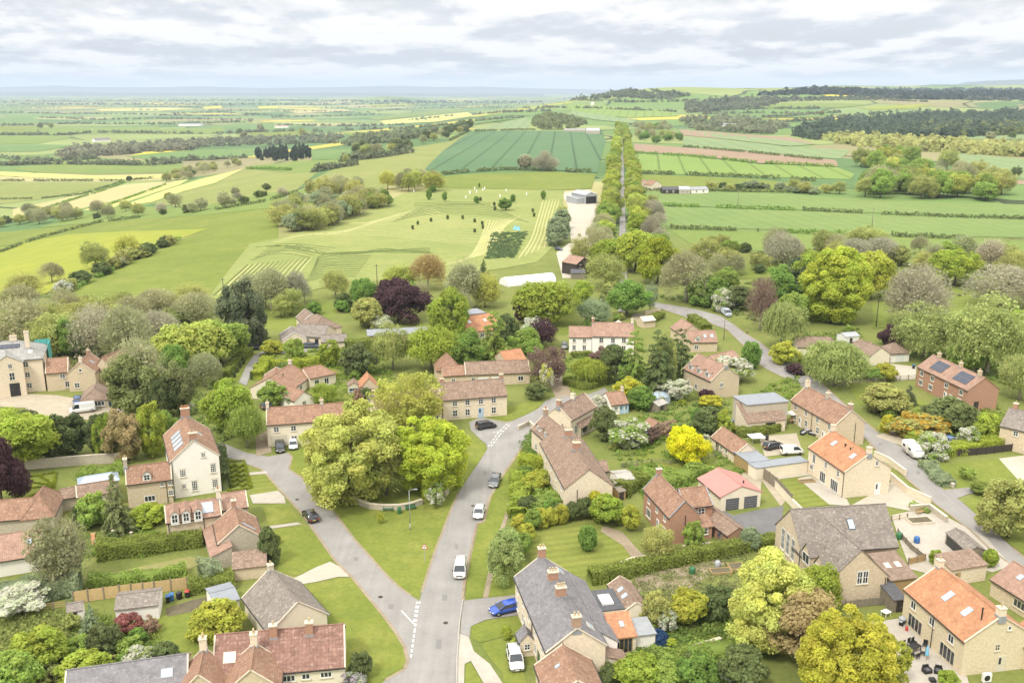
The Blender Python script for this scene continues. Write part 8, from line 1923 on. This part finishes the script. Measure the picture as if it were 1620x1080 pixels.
mass_at(poly_pts([(1180,152),(1300,142),(1660,141),(1660,158),(1450,158),(1300,150)], 700, 4), (26,40), .45, (.07,.09,.075), 'forest', 'far blue forest covering the horizon hill', 4, per=20)
mass_at(poly_pts([(870,158),(930,148),(990,143),(1060,146),(1090,152),(1060,158),(980,155),(900,160)], 300, 5), (14,22), .6, (.17,.20,.12), 'woodland', 'dark wood capping the distant central hill', 5, per=24)
mass_at(poly_pts([(1080,162),(1200,156),(1250,160),(1200,172),(1090,180)], 240, 6), (12,20), .9, (.2,.22,.14), 'woodland', 'brown green woodland on the far valley side', 6, per=30)
mass_at(poly_pts([(1075,190),(1150,186),(1240,200),(1220,214),(1100,206)], 300, 7), (10,16), .9, (.26,.28,.16), 'woodland', 'woodland filling the valley beyond the brown field', 7)
mass_at(poly_pts([(840,190),(870,180),(900,186),(930,196),(905,206),(850,204)], 160, 8), (10,16), .85, (.22,.25,.10), 'woodland', 'trees clustered round the big farm barns', 8)
mass_at(poly_pts([(80,248),(140,236),(260,232),(330,228),(300,238),(180,246),(100,252)], 230, 9), (13,20), .8, (.28,.28,.18), 'woodland', 'bare brown wood round the grey farmhouse on the plain', 9)
mass_at(poly_pts([(180,232),(300,222),(420,218),(540,214),(560,222),(420,230),(280,234)], 260, 10), (11,17), .7, (.23,.245,.15), 'woodland', 'long belt of woodland across the plain', 10)
mass_at(poly_pts([(560,218),(640,214),(690,206),(690,214),(620,226),(550,232)], 150, 11), (12,18), .8, (.22,.25,.135), 'woodland', 'woodland belt dropping from the dark crop to the plain', 11)
LN = [[(0,172),(120,170),(260,169),(330,171)],[(0,178),(90,180),(200,181),(330,184),(430,182)],[(0,199),(60,198),(110,196),(250,197),(400,193)],[(60,186),(160,190),(250,188),(400,190)],[(270,180),(350,178),(450,184)],[(430,186),(540,184),(600,181)],[(0,214),(110,214),(150,210),(330,212),(480,207),(520,210)],[(440,198),(560,200),(640,198)],[(540,206),(640,204),(700,200),(760,192),(830,186)],[(560,180),(650,172),(750,170),(860,172)],[(600,166),(700,166),(860,165)],[(0,163),(200,162),(420,164),(560,163)],[(0,168),(100,166),(380,167)],[(0,250),(60,256),(150,252)],[(240,256),(320,254),(390,250)],[(0,262),(100,260),(240,262),(290,258)],[(540,256),(600,250),(660,240)],[(500,272),(560,262)],[(1100,168),(1180,174),(1300,172)],[(1130,188),(1240,186),(1330,178)],[(1200,196),(1300,190),(1420,176)],[(1250,160),(1380,158),(1480,162)],[(860,170),(940,172),(1080,178)],[(900,158),(1000,162),(1090,160)],[(1110,182),(1200,180),(1290,182)],[(500,172),(560,170),(640,168),(800,168)],[(330,175),(460,176),(560,178)],[(650,190),(720,184),(800,178),(870,176)],[(430,230),(500,226),(560,228)]]
mass_at(line_pts(LN, 2600, 12), (7,14), .75, (.21,.235,.135), 'hedgerow_trees', 'hedgerow trees scattered over the far plain', 12, per=30)
mass_at(line_pts([[(0,158),(300,158),(600,160),(860,162)],[(0,161),(400,160),(860,164)],[(30,165),(500,166),(760,163)],[(1130,162),(1260,158),(1440,156),(1620,160)]], 900, 13), (18,30), .5, (.14,.16,.11), 'woodland', 'thin lines of trees near the horizon', 13, per=18)
for k, (x, y, w) in enumerate([(64,204,9),(81,203,9),(412,207,11),(380,216,13),(478,215,12),(386,218,10),(830,268,22),(548,258,14),(20,262,10),(205,287,9),(268,318,14),(1490,270,20),(1606,282,18),(1300,183,8),(1567,222,14),(1600,222,14)]):
    T(x, y, w, w*1.0, ['open','broad','round','twig'][k % 4], ['dark','olive','twigo'][k % 3], 'lone hedgerow tree standing out on the far fields', 'tree', 'lone trees on the far fields')
# ------------------------------------------------------------------ air
def make_haze():
    t = bpy.data.materials.new('haze_air'); t.use_nodes = True; nt = t.node_tree; nt.nodes.clear()
    o = nt.nodes.new('ShaderNodeOutputMaterial'); v = nt.nodes.new('ShaderNodeVolumePrincipled')
    v.inputs['Color'].default_value = (.70, .83, 1.0, 1); v.inputs['Density'].default_value = HAZE; v.inputs['Anisotropy'].default_value = .0
    nt.links.new(v.outputs[0], o.inputs['Volume'])
    MB().box(-38000, -2000, -64, 38000, 36000, 330).mesh('haze', t, uv=False)
    ob = link('haze', bpy.data.meshes['haze']); ob['kind'] = 'stuff'
HAZE = 5.8e-5
make_haze()
